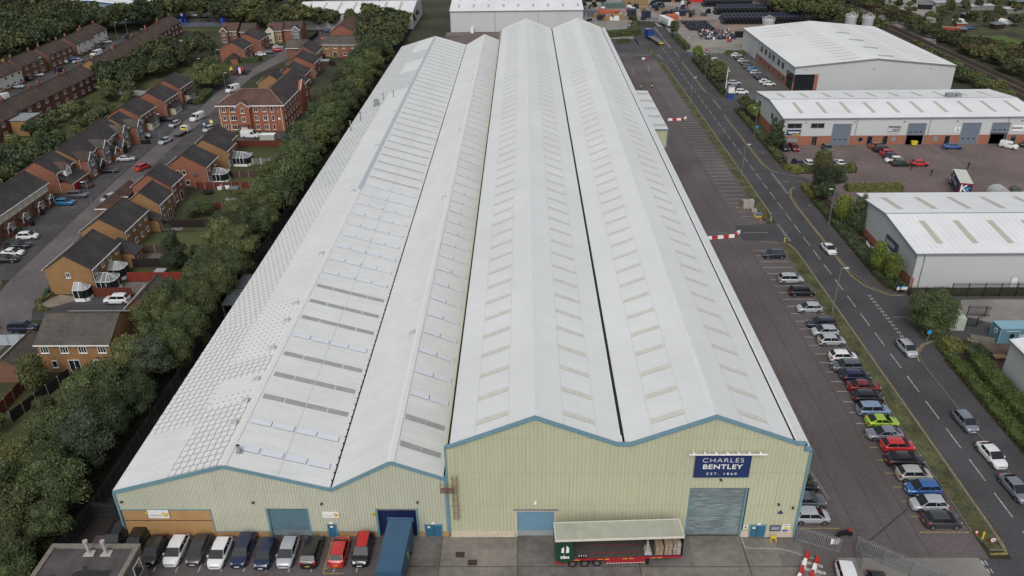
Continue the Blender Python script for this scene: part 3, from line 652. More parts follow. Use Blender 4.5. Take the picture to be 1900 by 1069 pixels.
# ---- tall warehouse (two gables)
tall = thing('warehouse', 'tall twin-gabled warehouse clad in plain sage green with pale roofs and blue coping', 'warehouse', (0, WY0, 0))
TP = [(-8.45, 12.85), (-7.9, 12.85), (.95, 16.55), (9.5, 13.1), (10.95, 13.1), (19.45, 16.6), (28.2, 13.15), (29.0, 13.15), (29.0, 12.4), (29.7, 12.4)]
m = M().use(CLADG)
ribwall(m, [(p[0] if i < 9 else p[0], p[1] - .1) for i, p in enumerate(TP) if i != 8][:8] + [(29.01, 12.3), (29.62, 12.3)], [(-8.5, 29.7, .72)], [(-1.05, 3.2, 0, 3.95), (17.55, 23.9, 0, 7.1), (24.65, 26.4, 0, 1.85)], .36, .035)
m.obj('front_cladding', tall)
m = M().use(CREAM)
for a, b in ((-8.4, -1.25), (3.4, 17.4), (23.75, 24.6), (26.45, 29.5)): m.box(a, -.12, 0, b, .3, .72)
m.obj('plinth', tall)
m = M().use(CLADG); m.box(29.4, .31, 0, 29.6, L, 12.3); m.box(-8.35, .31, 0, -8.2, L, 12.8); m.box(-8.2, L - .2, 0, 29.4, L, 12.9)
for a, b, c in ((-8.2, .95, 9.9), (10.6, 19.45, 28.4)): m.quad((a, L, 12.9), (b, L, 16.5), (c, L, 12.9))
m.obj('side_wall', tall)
m = M().use(BLUET)
for i, (a, b) in enumerate(zip(TP, TP[1:])):
    if i == 7:
        m.box(28.86, -.2, 12.28, 29.1, .2, 13.2); continue
    m.add([(a[0], -.2, a[1] - .2), (b[0], -.2, b[1] - .2), (b[0], -.2, b[1] + .02), (a[0], -.2, a[1] + .02), (a[0], .28, a[1] - .2), (b[0], .28, b[1] - .2), (b[0], .28, b[1] + .02), (a[0], .28, a[1] + .02)],
          [(0, 1, 2, 3), (0, 4, 5, 1), (3, 2, 6, 7), (4, 7, 6, 5)])
m.box(29.5, -.2, 0, 29.75, .1, 12.3); m.box(-8.52, -.2, .75, -8.36, .1, 12.8)
m.use(GREYM)
for i, (a, b) in enumerate(zip(TP[:8], TP[1:8])): m.quad((a[0], .29, a[1] + .03), (b[0], .29, b[1] + .03), (b[0], .42, b[1] - .1), (a[0], .42, a[1] - .1))
m.obj('blue_coping', tall)
m = M().use(ROOFT)
RZ = .12
for p, q in (((-8.0, 12.65), (.95, 16.4)), ((.95, 16.4), (9.9, 12.85)), ((10.5, 12.85), (19.45, 16.45)), ((19.45, 16.45), (27.9, 12.95))):
    m.quad((p[0], .3, p[1]), (q[0], .3, q[1]), (q[0], L, q[1]), (p[0], L, p[1]))
m.use(mat('flat_gutter_sheet', (.56, .575, .58), .5, var=.08)).box(28.5, .3, 12.45, 29.55, L, 12.6)
m.obj('roof', tall)
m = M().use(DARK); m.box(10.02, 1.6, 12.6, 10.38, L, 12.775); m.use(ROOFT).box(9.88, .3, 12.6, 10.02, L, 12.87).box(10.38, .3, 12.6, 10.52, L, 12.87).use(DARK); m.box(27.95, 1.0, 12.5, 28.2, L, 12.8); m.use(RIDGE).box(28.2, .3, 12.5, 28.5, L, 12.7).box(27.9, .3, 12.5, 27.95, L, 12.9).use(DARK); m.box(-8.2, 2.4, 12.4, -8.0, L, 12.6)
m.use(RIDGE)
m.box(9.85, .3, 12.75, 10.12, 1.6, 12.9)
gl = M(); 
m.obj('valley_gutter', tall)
m = M().use(mat('ridge_pale', (.635, .65, .65), .5, var=.05))
for rx, rz in ((.95, 16.4), (19.45, 16.45)): m.profile([(rx - .42, rz - .155), (rx, rz + .04), (rx + .42, rz - .155)], .3, L)
m.use(mat('lap_line', (.45, .455, .44), .7, var=.1))
SL = []
for (p, q) in (((-8.0, 12.65), (.95, 16.4)), ((10.5, 12.85), (19.45, 16.45))): SL.append((p, q, .30, .69))
for (p, q) in (((.95, 16.4), (9.9, 12.85)), ((19.45, 16.45), (27.9, 12.95))): SL.append((p, q, .33, .72))
for p, q, a, b in SL:
    for t in (a, b):
        c = onslope(p, q, t); s_ = .03 * (q[1] - p[1]) / (q[0] - p[0]); m.quad((c[0], .4, c[1] + .012), (c[0] + .035, .4, c[1] + .012 + s_), (c[0] + .035, L, c[1] + .012 + s_), (c[0], L, c[1] + .012))
m.obj('ridge_cap', tall)
def tlight(m, p, q, a, b, y, w=.78):
    A, B = onslope(p, q, a + .006), onslope(p, q, b - .006)
    m.use(LIGHTEDGE).quad((A[0], y - .06, A[1] + .02), (B[0], y - .06, B[1] + .02), (B[0], y + .04, B[1] + .02), (A[0], y + .04, A[1] + .02))
    m.use(FAINTL)
    for j in range(4):
        c, d = onslope(A, B, j / 4 + .01), onslope(A, B, (j + 1) / 4 - .01)
        m.use(BEIGEL2).quad((c[0], y + .04, c[1] + .024), (d[0], y + .04, d[1] + .024), (d[0], y + w, d[1] + .024), (c[0], y + w, c[1] + .024))
BEIGEL2 = mat('soft_beige_rooflight', (.54, .545, .475), .5, var=.1, scale=1.5)
rest = M(); cnt = 0
y = 2.2
while y < L - 2:
    for p, q, a, b in SL:
        cnt += 1
        if cnt <= 100:
            m = M(); tlight(m, p, q, a, b, y); m.obj('rooflight', tall)
        else: tlight(rest, p, q, a, b, y)
    y += 4.35
o = rest.obj('far_rooflights', tall); o['kind'] = 'stuff'
SH2 = mat('light_blue_shutter', (.13, .25, .34), .6, var=.1)
d = roller(tall, -.98, 3.1, 3.75, SH2, .15, jamb=CREAM, bottom=mat('pale_grey_rail', (.26, .29, .31), .6))
M().use(GREYM).box(-1.35, -.14, 3.95, 3.5, -.06, 4.15).obj('lintel_flashing', d)
SH3 = streaks(mat('weathered_steel_shutter', (.145, .185, .200), .5, metal=.2, var=.2, scale=1.2), (.6, 1, 6), .8, .45, .65, 1.2, (.27, .33, .33))
roller(tall, 17.75, 23.6, 7.0, SH3, .3)
pdoor(tall, 24.75, 26.3, 1.8, 2, -.12)
for x, z in ((20.7, 8.35), (28.9, 4.4), (27.3, 4.9)): link('floodlight', FLm, tall, (x, -.08, z))
cb = M().use(WHITE).box(.85, -.35, 5.0, 1.15, -.06, 5.25); cb.obj('security_camera', tall)
ab = M().use(NAVY).add([(27.4, -.1, 3.6), (27.95, -.1, 3.6), (27.68, -.1, 4.0), (27.4, -.25, 3.6), (27.95, -.25, 3.6)], [(0, 1, 2), (0, 3, 4, 1), (3, 2, 4), (0, 2, 3), (1, 4, 2)]); ab.obj('alarm_box', tall)
# sign with its lamp bar
t = thing('company_sign', 'large navy blue sign with white capitals above the tall grey shutter', 'sign', (20.64, WY0 - .2, 8.7))
M().use(NAVY).box(-2.92, 0, 0, 2.92, .1, 2.95).obj('panel', t)
text(t, 'CHARLES', (0, -.02, 2.33), .82, WHITE, bold=-.012, sx=1.17, space=1.14)
text(t, 'BENTLEY', (0, -.02, 1.46), .84, WHITE, bold=.016, sx=1.16, space=1.08)
text(t, 'EST. 1860', (0, -.02, .52), .44, WHITE, bold=.0, sx=1.2, space=1.5)
bar = M().use(WHITE).box(-3.75, -.55, 3.44, 4.35, -.42, 3.56)
for k in range(7): bar.box(-3.3 + 1.15 * k, -.42, 3.46, -3.2 + 1.15 * k, .1, 3.52); bar.box(-3.36 + 1.15 * k, -.5, 3.565, -3.14 + 1.15 * k, -.3, 3.66)
bar.obj('lamp_bar', t)
t = board('bay_number', 'small white board with number 4 right of the tall shutter', 'sign', 23.88, 24.35, 1.35, 1.85, WHITE, WY0 - .2); text(t, '4', (0, -.02, .25), .42, BLACK, bold=.02)
t = board('notice_board', 'navy notice board with three white lines beside the blue double doors', 'sign', 26.84, 27.95, 1.0, 1.8, NAVY, WY0 - .2)
lm = M().use(WHITE)
for k in range(3): lm.box(-.45, -.015, .2 + .2 * k, .45, 0, .25 + .2 * k)
lm.obj('lettering', t)
t = board('safety_board', 'white site safety board with yellow, blue and red panels at the corner', 'sign', 28.1, 28.98, .82, 1.98, WHITE, WY0 - .2)
lm = M().use(LEM).box(-.25, -.015, .5, .3, 0, .8); lm.use(mat('sign_blue', (.03, .12, .40), .5)).box(-.38, -.015, .2, .35, 0, .42); lm.box(-.3, -.015, .98, .3, 0, 1.05); lm.use(RED).box(-.3, -.015, .05, .3, 0, .13); lm.use(LEM)
lm.obj('panel_colour', t)
# caged ladder and small platform at the joint of the two buildings
RUST = mat('rusty_steel', (.19, .10, .06), .8, var=.4, scale=5)
t = thing('access_ladder', 'rusty caged ladder with landing platform at the joint of the two warehouse fronts', 'ladder', (-7.6, WY0 - .3, 0))
ld = M().use(RUST)
for s in (-.22, .22): ld.tube((s, 0, 2.9), (s, 0, 9.2), .025, n=5)
for k in range(22): ld.tube((-.22, 0, 3 + .28 * k), (.22, 0, 3 + .28 * k), .015, n=4)
ld.obj('ladder', t)
cg = M().use(RUST)
for k in range(7):
    z = 3.4 + .95 * k; pr = None
    for i in range(7):
        a = PI * i / 6; pt = (.38 * math.cos(a), -.7 * math.sin(a), z)
        if pr: cg.tube(pr, pt, .018, n=4)
        pr = pt
for i in range(5):
    a = PI * (i + 1) / 6; cg.tube((.38 * math.cos(a), -.7 * math.sin(a), 3.4), (.38 * math.cos(a), -.7 * math.sin(a), 9.1), .014, n=4)
cg.obj('cage', t)
pf = M().use(RUST)
for q in range(6): pf.box(-1.5, -.8 + .15 * q, 7.34, -.1, -.74 + .15 * q, 7.38)
for q in (-1.5, -.8, -.14): pf.box(q, -.8, 7.28, q + .06, .1, 7.34)
for x in (-1.5, -.8, -.1): pf.tube((x, -.8, 7.4), (x, -.8, 8.5), .025, n=5)
for z in (7.95, 8.5): pf.tube((-1.5, -.8, z), (-.1, -.8, z), .02, n=5); pf.tube((-1.5, -.8, z), (-1.5, .1, z), .02, n=5)
pf.obj('platform', t)
# annexe on the east side
t = thing('annexe', 'white flat-roofed annexe with green end wall against the long side of the tall warehouse', 'building', (29.65, 201.5, 0))
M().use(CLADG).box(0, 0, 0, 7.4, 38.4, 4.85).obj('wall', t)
m = M().use(mat('annexe_roof_sheet', (.60, .61, .615), .5, var=.05)).add([(0, -.25, 5.15), (7.6, -.25, 4.9), (7.6, 38.6, 4.9), (0, 38.6, 5.15), (0, -.25, 5.28), (7.6, -.25, 5.02), (7.6, 38.6, 5.02), (0, 38.6, 5.28)], [(4, 5, 6, 7), (0, 1, 5, 4), (1, 2, 6, 5), (2, 3, 7, 6), (3, 0, 4, 7)])
m.obj('roof', t)
for k in range(5): M().use(mat('grey_panel', (.42, .43, .435), .5)).add([(.1, 2 + 8 * k, 5.295), (7.5, 2 + 8 * k, 5.045), (7.5, 4 + 8 * k, 5.045), (.1, 4 + 8 * k, 5.295)], [(0, 1, 2, 3)]).obj('rooflight', t)
M().use(BLUET).box(7.42, -.28, 0, 7.62, -.05, 4.75).box(0, -.32, 4.75, 7.62, -.04, 5.0).obj('blue_trim', t)

# ------------------------------------------------------------------ industrial units east of the road
def unit(name, label, x0, y0, x1, y1, ze, zr, yr, roofm, axis='x', plinth=True, wallm=UNITW, plh=2.6, lights=None, overhang=.25, trim=GREYM):
    t = thing(name, label, 'industrial unit', (x0, y0, 0)); W, D = x1 - x0, y1 - y0; r = yr
    m = M().use(wallm); b = plh if plinth else 0
    m.box(0, 0, b, W, .2, ze)
    if axis == 'x':
        m.profile([(.2, b), (D - .2, b), (D - .2, ze), (r, zr - .05), (.2, ze)], 0, .2, 'x'); m.profile([(.2, b), (D - .2, b), (D - .2, ze), (r, zr - .05), (.2, ze)], W - .2, W, 'x'); m.box(0, D - .2, b, W, D, ze)
    else:
        m = M().use(wallm)
        m.profile([(0, b), (W, b), (W, ze), (r, zr - .05), (0, ze)], 0, .2); m.profile([(0, b), (W, b), (W, ze), (r, zr - .05), (0, ze)], D - .2, D); m.box(0, .2, b, .2, D - .2, ze); m.box(W - .2, .2, b, W, D - .2, ze)
    m.obj('wall', t)
    if plinth:
        M().use(RBRICK if axis == 'x' else wallm).box(-.04, -.04, 0, W + .04, .26, b - .01).obj('brick_plinth' if axis == 'x' else 'lower_wall', t); M().use(RBRICK).box(-.04, .26, 0, .26, D if axis == 'x' else D - 22, b - .01).obj('brick_plinth', t); M().use(wallm).box(0, D - 22, 0, .2, D - .2, b).obj('lower_wall', t) if axis == 'y' else None; M().use(RBRICK).box(W - .2, .26, 0, W + .03, D, b - .01).obj('brick_plinth', t)
    m = M().use(roofm); o = overhang; tk = .14
    if axis == 'x':
        s1 = (zr - ze) / r; s2 = (zr - ze) / (D - r)
        m.profile([(-o, ze - s1 * o), (r, zr), (r, zr + tk), (-o, ze - s1 * o + tk)], -o, W + o, 'x'); m.profile([(r, zr), (D + o, ze - s2 * o), (D + o, ze - s2 * o + tk), (r, zr + tk)], -o, W + o, 'x')
    else:
        s1 = (zr - ze) / r; s2 = (zr - ze) / (W - r)
        m.profile([(-o, ze - s1 * o), (r, zr), (r, zr + tk), (-o, ze - s1 * o + tk)], -o, D + o); m.profile([(r, zr), (W + o, ze - s2 * o), (W + o, ze - s2 * o + tk), (r, zr + tk)], -o, D + o)
    m.obj('roof', t)
    m = M().use(trim)
    if axis == 'x':
        m.box(-o, -o - .14, ze - s1 * o - .12, W + o, -o - .002, ze - s1 * o + .17); m.beam((-o - .08, -o, ze - s1 * o + .03), (-o - .08, r, zr + .03), .14, .32); m.beam((-o - .08, r, zr + .03), (-o - .08, D + o, ze - s2 * o + .03), .14, .32); m.profile([(r - .3, zr + .08), (r, zr + tk + .06), (r + .3, zr + .08)], -o, W + o, 'x')
    else:
        m.beam((-o, -o - .08, ze - s1 * o + .03), (r, -o - .08, zr + .03), .14, .32); m.beam((r, -o - .08, zr + .03), (W + o, -o - .08, ze - s2 * o + .03), .14, .32); m.box(-o - .14, -o, ze - s1 * o - .12, -o - .002, D + o, ze - s1 * o + .17)
    m.box(-.1, -.1, b, .12, -.005, ze - .1)
    m.obj('trim', t)
    # rooflights (u along the ridge, v across, given in unit metres)
    for (ua, va, ub, vb) in lights or []:
        m = M().use(BEIGEL)
        def P(u, v):
            if axis == 'x': z = ze + (zr - ze) * v / r if v <= r else zr - (zr - ze) * (v - r) / (D - r); return (u, v, z + tk + .02)
            z = ze + (zr - ze) * v / r if v <= r else zr - (zr - ze) * (v - r) / (W - r); return (v, u, z + tk + .02)
        q = [P(ua, va), P(ub, va), P(ub, vb), P(ua, vb)]
        if axis == 'y': q = q[::-1]
        m.quad(*q); m.obj('rooflight', t)
    return t
def pane(parent, x0, x1, z0, z1, y=-.03, n=2, frame=GREYM, name='window', glass=GLASS, wall='s'):
    """window on a wall facing -y (wall 's') or facing -x (wall 'w', where x runs along y)"""
    f = M().use(frame); w = (x1 - x0) / n
    f.box(x0, y - .05, z0, x1, y, z0 + .08); f.box(x0, y - .05, z1 - .08, x1, y, z1); 
    for k in range(n + 1): f.box(x0 + k * w - .04, y - .05, z0 + .08, x0 + k * w + .04, y, z1 - .08)
    g = M().use(glass).box(x0 + .04, y - .02, z0 + .04, x1 - .04, y + .03, z1 - .04)
    if wall == 'w':
        for q in (f, g): q.v = [(b, a, c) for a, b, c in q.v]; q.f = [ff[::-1] for ff in q.f]
    o = f.obj(name, parent); g.obj('glass', o)
    return o
def secdoor(parent, x0, x1, z1, open_h=0, y=-.06):
    c = mat('grey_blue_sectional_door', (.135, .165, .215), .55, var=.06)
    m = M().use(c); z = open_h; k = 0
    while z < z1 - .05: e = min(z + .58, z1); m.box(x0, y - .04, z + .01, x1, y + .05, e - .015); z = e
    m.use(GLASS); w = x1 - x0
    zz = open_h + (1.35 if not open_h else .75)
    for f in (.2, .5, .8): m.box(x0 + w * f - .28, y - .06, zz, x0 + w * f + .28, y - .03, zz + .26)
    o = m.obj('sectional_door', parent)
    m = M().use(GREYM); m.box(x0 - .14, y - .1, 0, x0, y + .1, z1 + .1); m.box(x1, y - .1, 0, x1 + .3, y + .1, z1 + .1); m.box(x0, y - .1, z1, x1, y + .1, z1 + .12); m.obj('door_frame', o)
    if open_h: M().use(DARK).box(x0, y + .02, 0, x1, y + .08, open_h).obj('dark_interior', o)
# unit A (nearest)
la = []
for k in range(9): la += [(4.6 + 6.1 * k, 3.0, 5.7 + 6.1 * k, 11.0), (3.2 + 6.4 * k, 16.5, 4.3 + 6.4 * k, 24.5)]
ua = unit('industrial_unit', 'nearest white-roofed unit with a navy sign on its roadside gable', 67.0, 123.4, 127, 151.1, 6.6, 8.1, 13.8, UROOF, lights=la, plinth=False)
m = M().use(RBRICK); m.box(-.06, -.06, 0, .5, .3, 2.0); m.box(-.06, .3, 0, .0, 27.7, 2.0); m.obj('brick_plinth', ua)
pane(ua, 17.3, 18.5, 0, 2.1, n=1, frame=GREYM, name='door', glass=WHITE)
M().use(GREYM).box(1.35, -.12, 0, 1.5, -.02, 6.5).obj('downpipe', ua); M().use(GREYM).box(20.4, -.12, 0, 20.55, -.02, 6.5).obj('downpipe', ua)
t = thing('gable_sign', 'dark grey-blue board with white lower-case lettering on the roadside gable', 'sign', (66.93, 132.5, 3.1))
M().use(mat('slate_sign', (.065, .075, .115), .5)).box(-.12, -2.6, 0, 0, 2.6, 2.0).obj('panel', t)
text(t, 'pochin', (-.14, .4, 1.0), 1.35, mat('pale_lettering', (.5, .5, .55), .5), rot=(PI / 2, 0, -PI / 2), bold=.03)
# unit B (long, middle)
lb = []
for k in range(10): lb += [(5.0 + 6.25 * k, 3.2, 6.0 + 6.25 * k, 11.2), (4.2 + 6.25 * k, 16.5, 5.2 + 6.25 * k, 23.5)]
ub = unit('industrial_unit', 'long middle unit with grey shutters above red brick and block-paved yard', 67.0, 202.3, 133, 229.5, 7.15, 8.4, 13.7, UROOF, lights=lb, plh=2.5)
for a, b_ in ((1.2, 4.8), (7.2, 10.6)): pane(ub, a, b_, 4.6, 5.9, n=2)
pane(ub, .9, 4.2, .9, 2.0, n=3, y=-.07, glass=mat('light_glass', (.22, .25, .27), .3)); pane(ub, 20, 21.1, .9, 2.1, n=1, y=-.07); pane(ub, 28.6, 29.6, 1.0, 2.1, n=1, y=-.07, glass=MATS['light_glass']); pane(ub, 39.5, 40.6, .9, 2.1, n=1, y=-.07, glass=MATS['light_glass'])
for a in (8.0, 22.3, 26.3, 42.3, 59.3): pane(ub, a, a + 1.3, 0, 2.4, n=2 if a < 10 else 1, y=-.07, name='door')
secdoor(ub, 13.0, 17.4, 5.6); secdoor(ub, 32.3, 36.6, 5.6, 2.5); secdoor(ub, 46.2, 50.6, 5.6); secdoor(ub, 53.8, 58.0, 5.6, 2.9); secdoor(ub, 64.0, 65.6, 5.6)
for a in (1.0, 18.8, 37.6, 57.5): M().use(GREYM).box(a, -.12, 0, a + .14, -.05, 7).obj('downpipe', ub)
for a, z_ in ((5.8, 6.1), (18.2, 6.2), (31, 6.2), (44.5, 6.2), (61, 6.2)): link('floodlight', FLm, ub, (a, -.05, z_))
for a in (1.5, 5.2, 9, 21.5):
    pane(ub, a, a + 1.9, 4.3, 5.8, y=-.03, n=2, wall='w')
ac = M().use(GREYM); ac.box(48, 14.5, 8.4, 50.2, 16, 9.4); ac.box(50.6, 14.6, 8.4, 52, 16, 9.2); ac.tube((48.6, 14.45, 8.95), (48.6, 14.3, 8.95), .4, n=12); ac.tube((49.6, 14.45, 8.95), (49.6, 14.3, 8.95), .4, n=12); ac.obj('air_conditioner', ub)
def usign(lab, x0, x1, z0, z1, mt, txts):
    t = thing('shop_sign', lab, 'sign', (67 + (x0 + x1) / 2, 202.3 - .12, z0)); M().use(mt).box(-(x1 - x0) / 2, 0, 0, (x1 - x0) / 2, .07, z1 - z0).obj('panel', t)
    for s, x, z_, sz, cm, bo in txts: text(t, s, (x, -.02, z_), sz, cm, bold=bo)
    return t
t = usign('navy sign with white word and orange stripe under the end windows', 1.2, 4.8, 2.7, 4.2, NAVY, [('Lighthouse', .1, .85, .72, WHITE, .03)])
M().use(ORA).box(-.5, -.02, .08, 1.7, 0, .3).obj('stripe', t)
usign('bare dark lettering sign on the wall left of the half-open shutter', 27.0, 30.4, 3.1, 5.3, UNITW, [('TROWELS', 0, 1.6, .7, BLACK, .03), ('ALLOY', .6, .9, .6, BLACK, .03), ('________', 0, .7, .7, BLACK, .04)])
usign('small white board with the unit number 10 on grey cladding', 44.2, 45.7, 3.2, 4.6, WHITE, [('UNIT', 0, 1.1, .3, BLACK, .01), ('1 0', 0, .5, .7, BLACK, .04)])
t = usign('white sign with dark lettering and arrow emblem above the parked white van', 59.0, 62.6, 3.4, 5.0, WHITE, [('DUNANO', -.5, .8, .6, BLACK, .03)])
M().use(BLACK).add([(1.0, -.02, .4), (1.4, -.02, .4), (1.7, -.02, .8), (1.4, -.02, 1.2), (1.0, -.02, 1.2), (1.3, -.02, .8)], [(0, 1, 2, 5), (5, 2, 3, 4)]).obj('emblem', t)
# unit C (large, far)
lc = []
for k in range(16): lc.append((3 + 4.1 * k, 14 if k > 4 else 15, 3.6 + 4.1 * k, 21.5))
for k in range(4): lc.append((46 + 5 * k, 5.0, 46.6 + 5 * k, 12.5))
for k in range(15): lc.append((2.5 + 4.3 * k, 31, 3.1 + 4.3 * k, 37)); lc.append((4 + 4.3 * k, 40, 4.6 + 4.3 * k, 47.5))
uc = unit('industrial_unit', 'large far unit with shallow pitched roof, brick entrance corner and row of square windows', 86.5, 258, 137.3, 325, 7.5, 9.9, 25.5, CROOF, 'y', lights=lc, plh=2.6)
m = M().use(mat('stained_roof_panel', (.36, .38, .38), .6, var=.3, scale=.8))
for k in range(4): m.quad((28, 4.5 + 13 * k, 9.9 - .10 * 2.5 + .17), (33, 4.5 + 13 * k, 9.9 - .095 * 7.5 + .17), (33, 7 + 13 * k, 9.9 - .095 * 7.5 + .17), (28, 7 + 13 * k, 9.9 - .095 * 2.5 + .17))
m.obj('stained_panels', uc)
for q in ((-.1, -.1, 0, .25, .3, 5.2), (6.6, -.1, 0, 7.8, .25, 5.2), (-.1, 6.6, 0, .2, 7.6, 5.2)): M().use(RBRICK).box(*q).obj('brick_pier', uc)
pane(uc, .3, 6.6, .1, 5.2, n=4, y=-.06, frame=BLACK); pane(uc, .4, 6.5, .1, 5.2, n=4, y=-.06, frame=BLACK, wall='w')
for k, yy in enumerate((11, 16, 22, 27, 32, 37.5)): pane(uc, yy, yy + 2.8, 4.2, 6.3, n=2, wall='w')
for k, yy in enumerate((9, 14, 20, 26, 32, 38)): pane(uc, yy, yy + 2.3, .9, 2.1, n=2, wall='w', y=-.07)
pane(uc, 44, 45.2, 0, 2.3, n=1, wall='w', name='door', y=-.07)
for yy in (.1, 25, 43): M().use(GREYM).box(-.14, yy, 0, -.05, yy + .16, 7.4).obj('downpipe', uc)
for a, z_ in ((3.5, 6.8), (25, 6.8), (43, 6.8)): link('floodlight', FLm, uc, (a, -.03, z_))
# unit D (corner, cropped by the frame)
ud = unit('industrial_unit', 'grey unit corner at the right edge behind the clipped hedge', 68.75, 56, 100, 96.5, 5.9, 8.6, 15, UROOF, 'y', plinth=False)
# warehouse behind the big ones, and the two factories beyond the trees
lr = []
for k in range(9): lr += [(3 + 6.6 * k, 5, 4 + 6.6 * k, 9.5), (3 + 6.6 * k, 15, 4 + 6.6 * k, 19.5), (3 + 6.6 * k, 25, 4 + 6.6 * k, 29.5)]
ur = unit('rear_warehouse', 'pale grey warehouse with rows of rooflights standing behind the far gables', -32.2, 364, 26, 410, 8.8, 12, 23, UROOF, lights=lr, plinth=False)
for a in (19.5, 38.5): M().use(GREYM).box(a, -.12, 0, a + .2, -.02, 8.7).obj('downpipe', ur)
for a in (9, 29, 48): link('floodlight', FLm, ur, (a, -.03, 7.4))
m = M().use(WHITE); m.box(9, -3, 0, 10.2, -.2, 2.2); m.obj('roller_housing', ur)
lw = [(4 + 7 * k, 3, 5.2 + 7 * k, 16) for k in range(7)]
uw = unit('factory', 'white-roofed factory beyond the trees at the top of the picture', -103, 373, -50, 410, 7, 9.5, 18, UROOF, lights=lw, plinth=False)
uf = unit('factory', 'grey-blue factory with blue eaves band at the far top left', -232, 395, -182, 450, 7.5, 10.5, 25, UROOF, 'y', plinth=False, wallm=mat('grey_blue_cladding', (.20, .25, .28), .6, var=.08), trim=mat('blue_band', (.02, .10, .38), .5), lights=[(5 + 7 * k, 5, 6 + 7 * k, 18) for k in range(6)] + [(5 + 7 * k, 30, 6 + 7 * k, 44) for k in range(6)])
M().use(MATS['blue_band']).box(28, -.1, 0, 31, -.02, 4.5).box(-.35, -.2, 5.9, -.2, 55, 7.0).obj('blue_door', uf)
# flat-roofed block bottom left
t = thing('substation', 'flat-roofed concrete block with patched felt and two grey flues, bottom left corner', 'building', (-48.8, 48, 0))
CW = mat('grim_concrete', (.12, .105, .09), .9, var=.25, scale=1.5)
M().use(CW).box(0, 0, 0, 9.0, 11.3, 4.7).obj('wall', t)
M().use(mat('roof_felt', (.075, .066, .066), .9, var=.2, scale=1.2, big=.2, bigscale=.5)).box(.38, .38, 4.7, 8.62, 10.92, 4.82).obj('roof', t)
m = M().use(mat('coping_concrete', (.19, .17, .145), .9, var=.3, scale=2)); m.box(-.1, 10.9, 4.7, 9.1, 11.4, 5.02); m.box(-.1, -.1, 4.7, .4, 10.9, 5.02); m.box(8.6, -.1, 4.7, 9.1, 10.9, 5.02); m.obj('parapet', t)
m = M().use(mat('wet_felt_patch', (.028, .027, .028), .7)).prism([(4.0, 7.9), (5.0, 8.2), (6.6, 8.0), (7.6, 8.1), (7.5, 5.5), (6, 5.2), (4.2, 5.6), (3.6, 6.8)], 4.83, 4.835); m.prism([(4.4, 8.6), (5.0, 8.6), (5.0, 8.25), (4.5, 8.2)], 4.83, 4.835); m.prism([(1.4, 7.3), (2.2, 7.6), (2.2, 7.2), (1.7, 6.9)], 4.83, 4.835); m.obj('felt_patch', t)
for x in (4.1, 5.85):
    m = M().use(mat('flue_grey', (.36, .35, .33), .6)); m.tube((x + .2, 10.2, 4.8), (x + .2, 10.2, 6.5), .16, n=12); m.tube((x + .2, 10.2, 6.4), (x + .2, 10.2, 6.65), .24, n=12); m.prism([(x - .3, 9.8), (x + .8, 9.8), (x + .7, 10.6), (x - .1, 10.6)], 4.83, 4.95); m.obj('flue', t)
pane(t, -8, -7, 1.5, 3, n=1) if False else None
w_ = M().use(WHITE).box(9.02, 9.0, 2.2, 9.08, 10.6, 4.0); w_.obj('window_frame', t); M().use(GLASS).box(9.05, 9.15, 2.35, 9.11, 10.45, 3.85).obj('window_glass', t)
# ------------------------------------------------------------------ vehicles
PAINT = {}
for n, c in dict(white=(.66, .67, .68), silver=(.42, .44, .47), black=(.010, .010, .012), navy=(.012, .020, .065), red=(.44, .022, .025), maroon=(.17, .018, .025), charcoal=(.045, .046, .052), gunmetal=(.095, .105, .12), steel=(.19, .21, .25), blue=(.035, .12, .34), lightblue=(.20, .28, .42), skyblue=(.09, .25, .45), lime=(.32, .50, .03), beige=(.40, .39, .36), darkblue=(.020, .027, .050), copper=(.28, .11, .07), green=(.018, .035, .030), bronze=(.095, .085, .07), turquoise=(.02, .17, .33), blackred=(.012, .010, .012), truckblue=(.035, .085, .17), lorryblue=(.02, .06, .24)).items():
    PAINT[n] = mat('paint_' + n, c, .32, metal=.25 if n not in ('white', 'red', 'black') else 0, var=.03, coat=.8, spec=.5)
HEADL = mat('headlamp', (.55, .57, .60), .1, var=.02, spec=.8); TAILL = mat('tail_lamp', (.30, .01, .012), .25); PLATEY = mat('yellow_plate', (.50, .36, .05), .5); PLATEW = mat('white_plate', (.6, .6, .6), .5)
UNDER = mat('underbody', (.012, .012, .012), .9)
TYPES = {  # half length, half width, roof z, windscreen foot, windscreen top, rear roof, rear foot, bonnet z, tail z
    'hatch': (2.06, .905, 1.55, 1.32, .52, -1.40, -1.93, .94, 1.04), 'saloon': (2.30, .92, 1.49, 1.28, .38, -1.10, -1.86, .91, 1.03),
    'estate': (2.32, .92, 1.53, 1.32, .52, -1.75, -2.22, .88, 1.00), 'suv': (2.20, .93, 1.68, 1.30, .58, -1.62, -2.10, 1.04, 1.12),
    'mpv': (2.18, .90, 1.66, 1.35, .70, -1.70, -2.08, .98, 1.02), 'coupe': (2.12, .92, 1.40, 1.15, .25, -1.0, -1.85, .82, .97)}
wheelm = M().use(TYRE); n_ = 20
wheelm.tube((0, -.11, 0), (0, .11, 0), .325, n=n_)
WHEEL = wheelm.mesh('tyre', 50)
rm = M().use(RIM); rm.tube((0, -.118, 0), (0, .118, 0), .215, n=14); rm.use(DARK)
for k in range(5):
    a = 2 * PI * k / 5
    for s in (-1, 1): rm.box(-.03, s * .119 - .002, -.03, .03, s * .119 + .002, .03)
RIMM = rm.mesh('rim', 40)
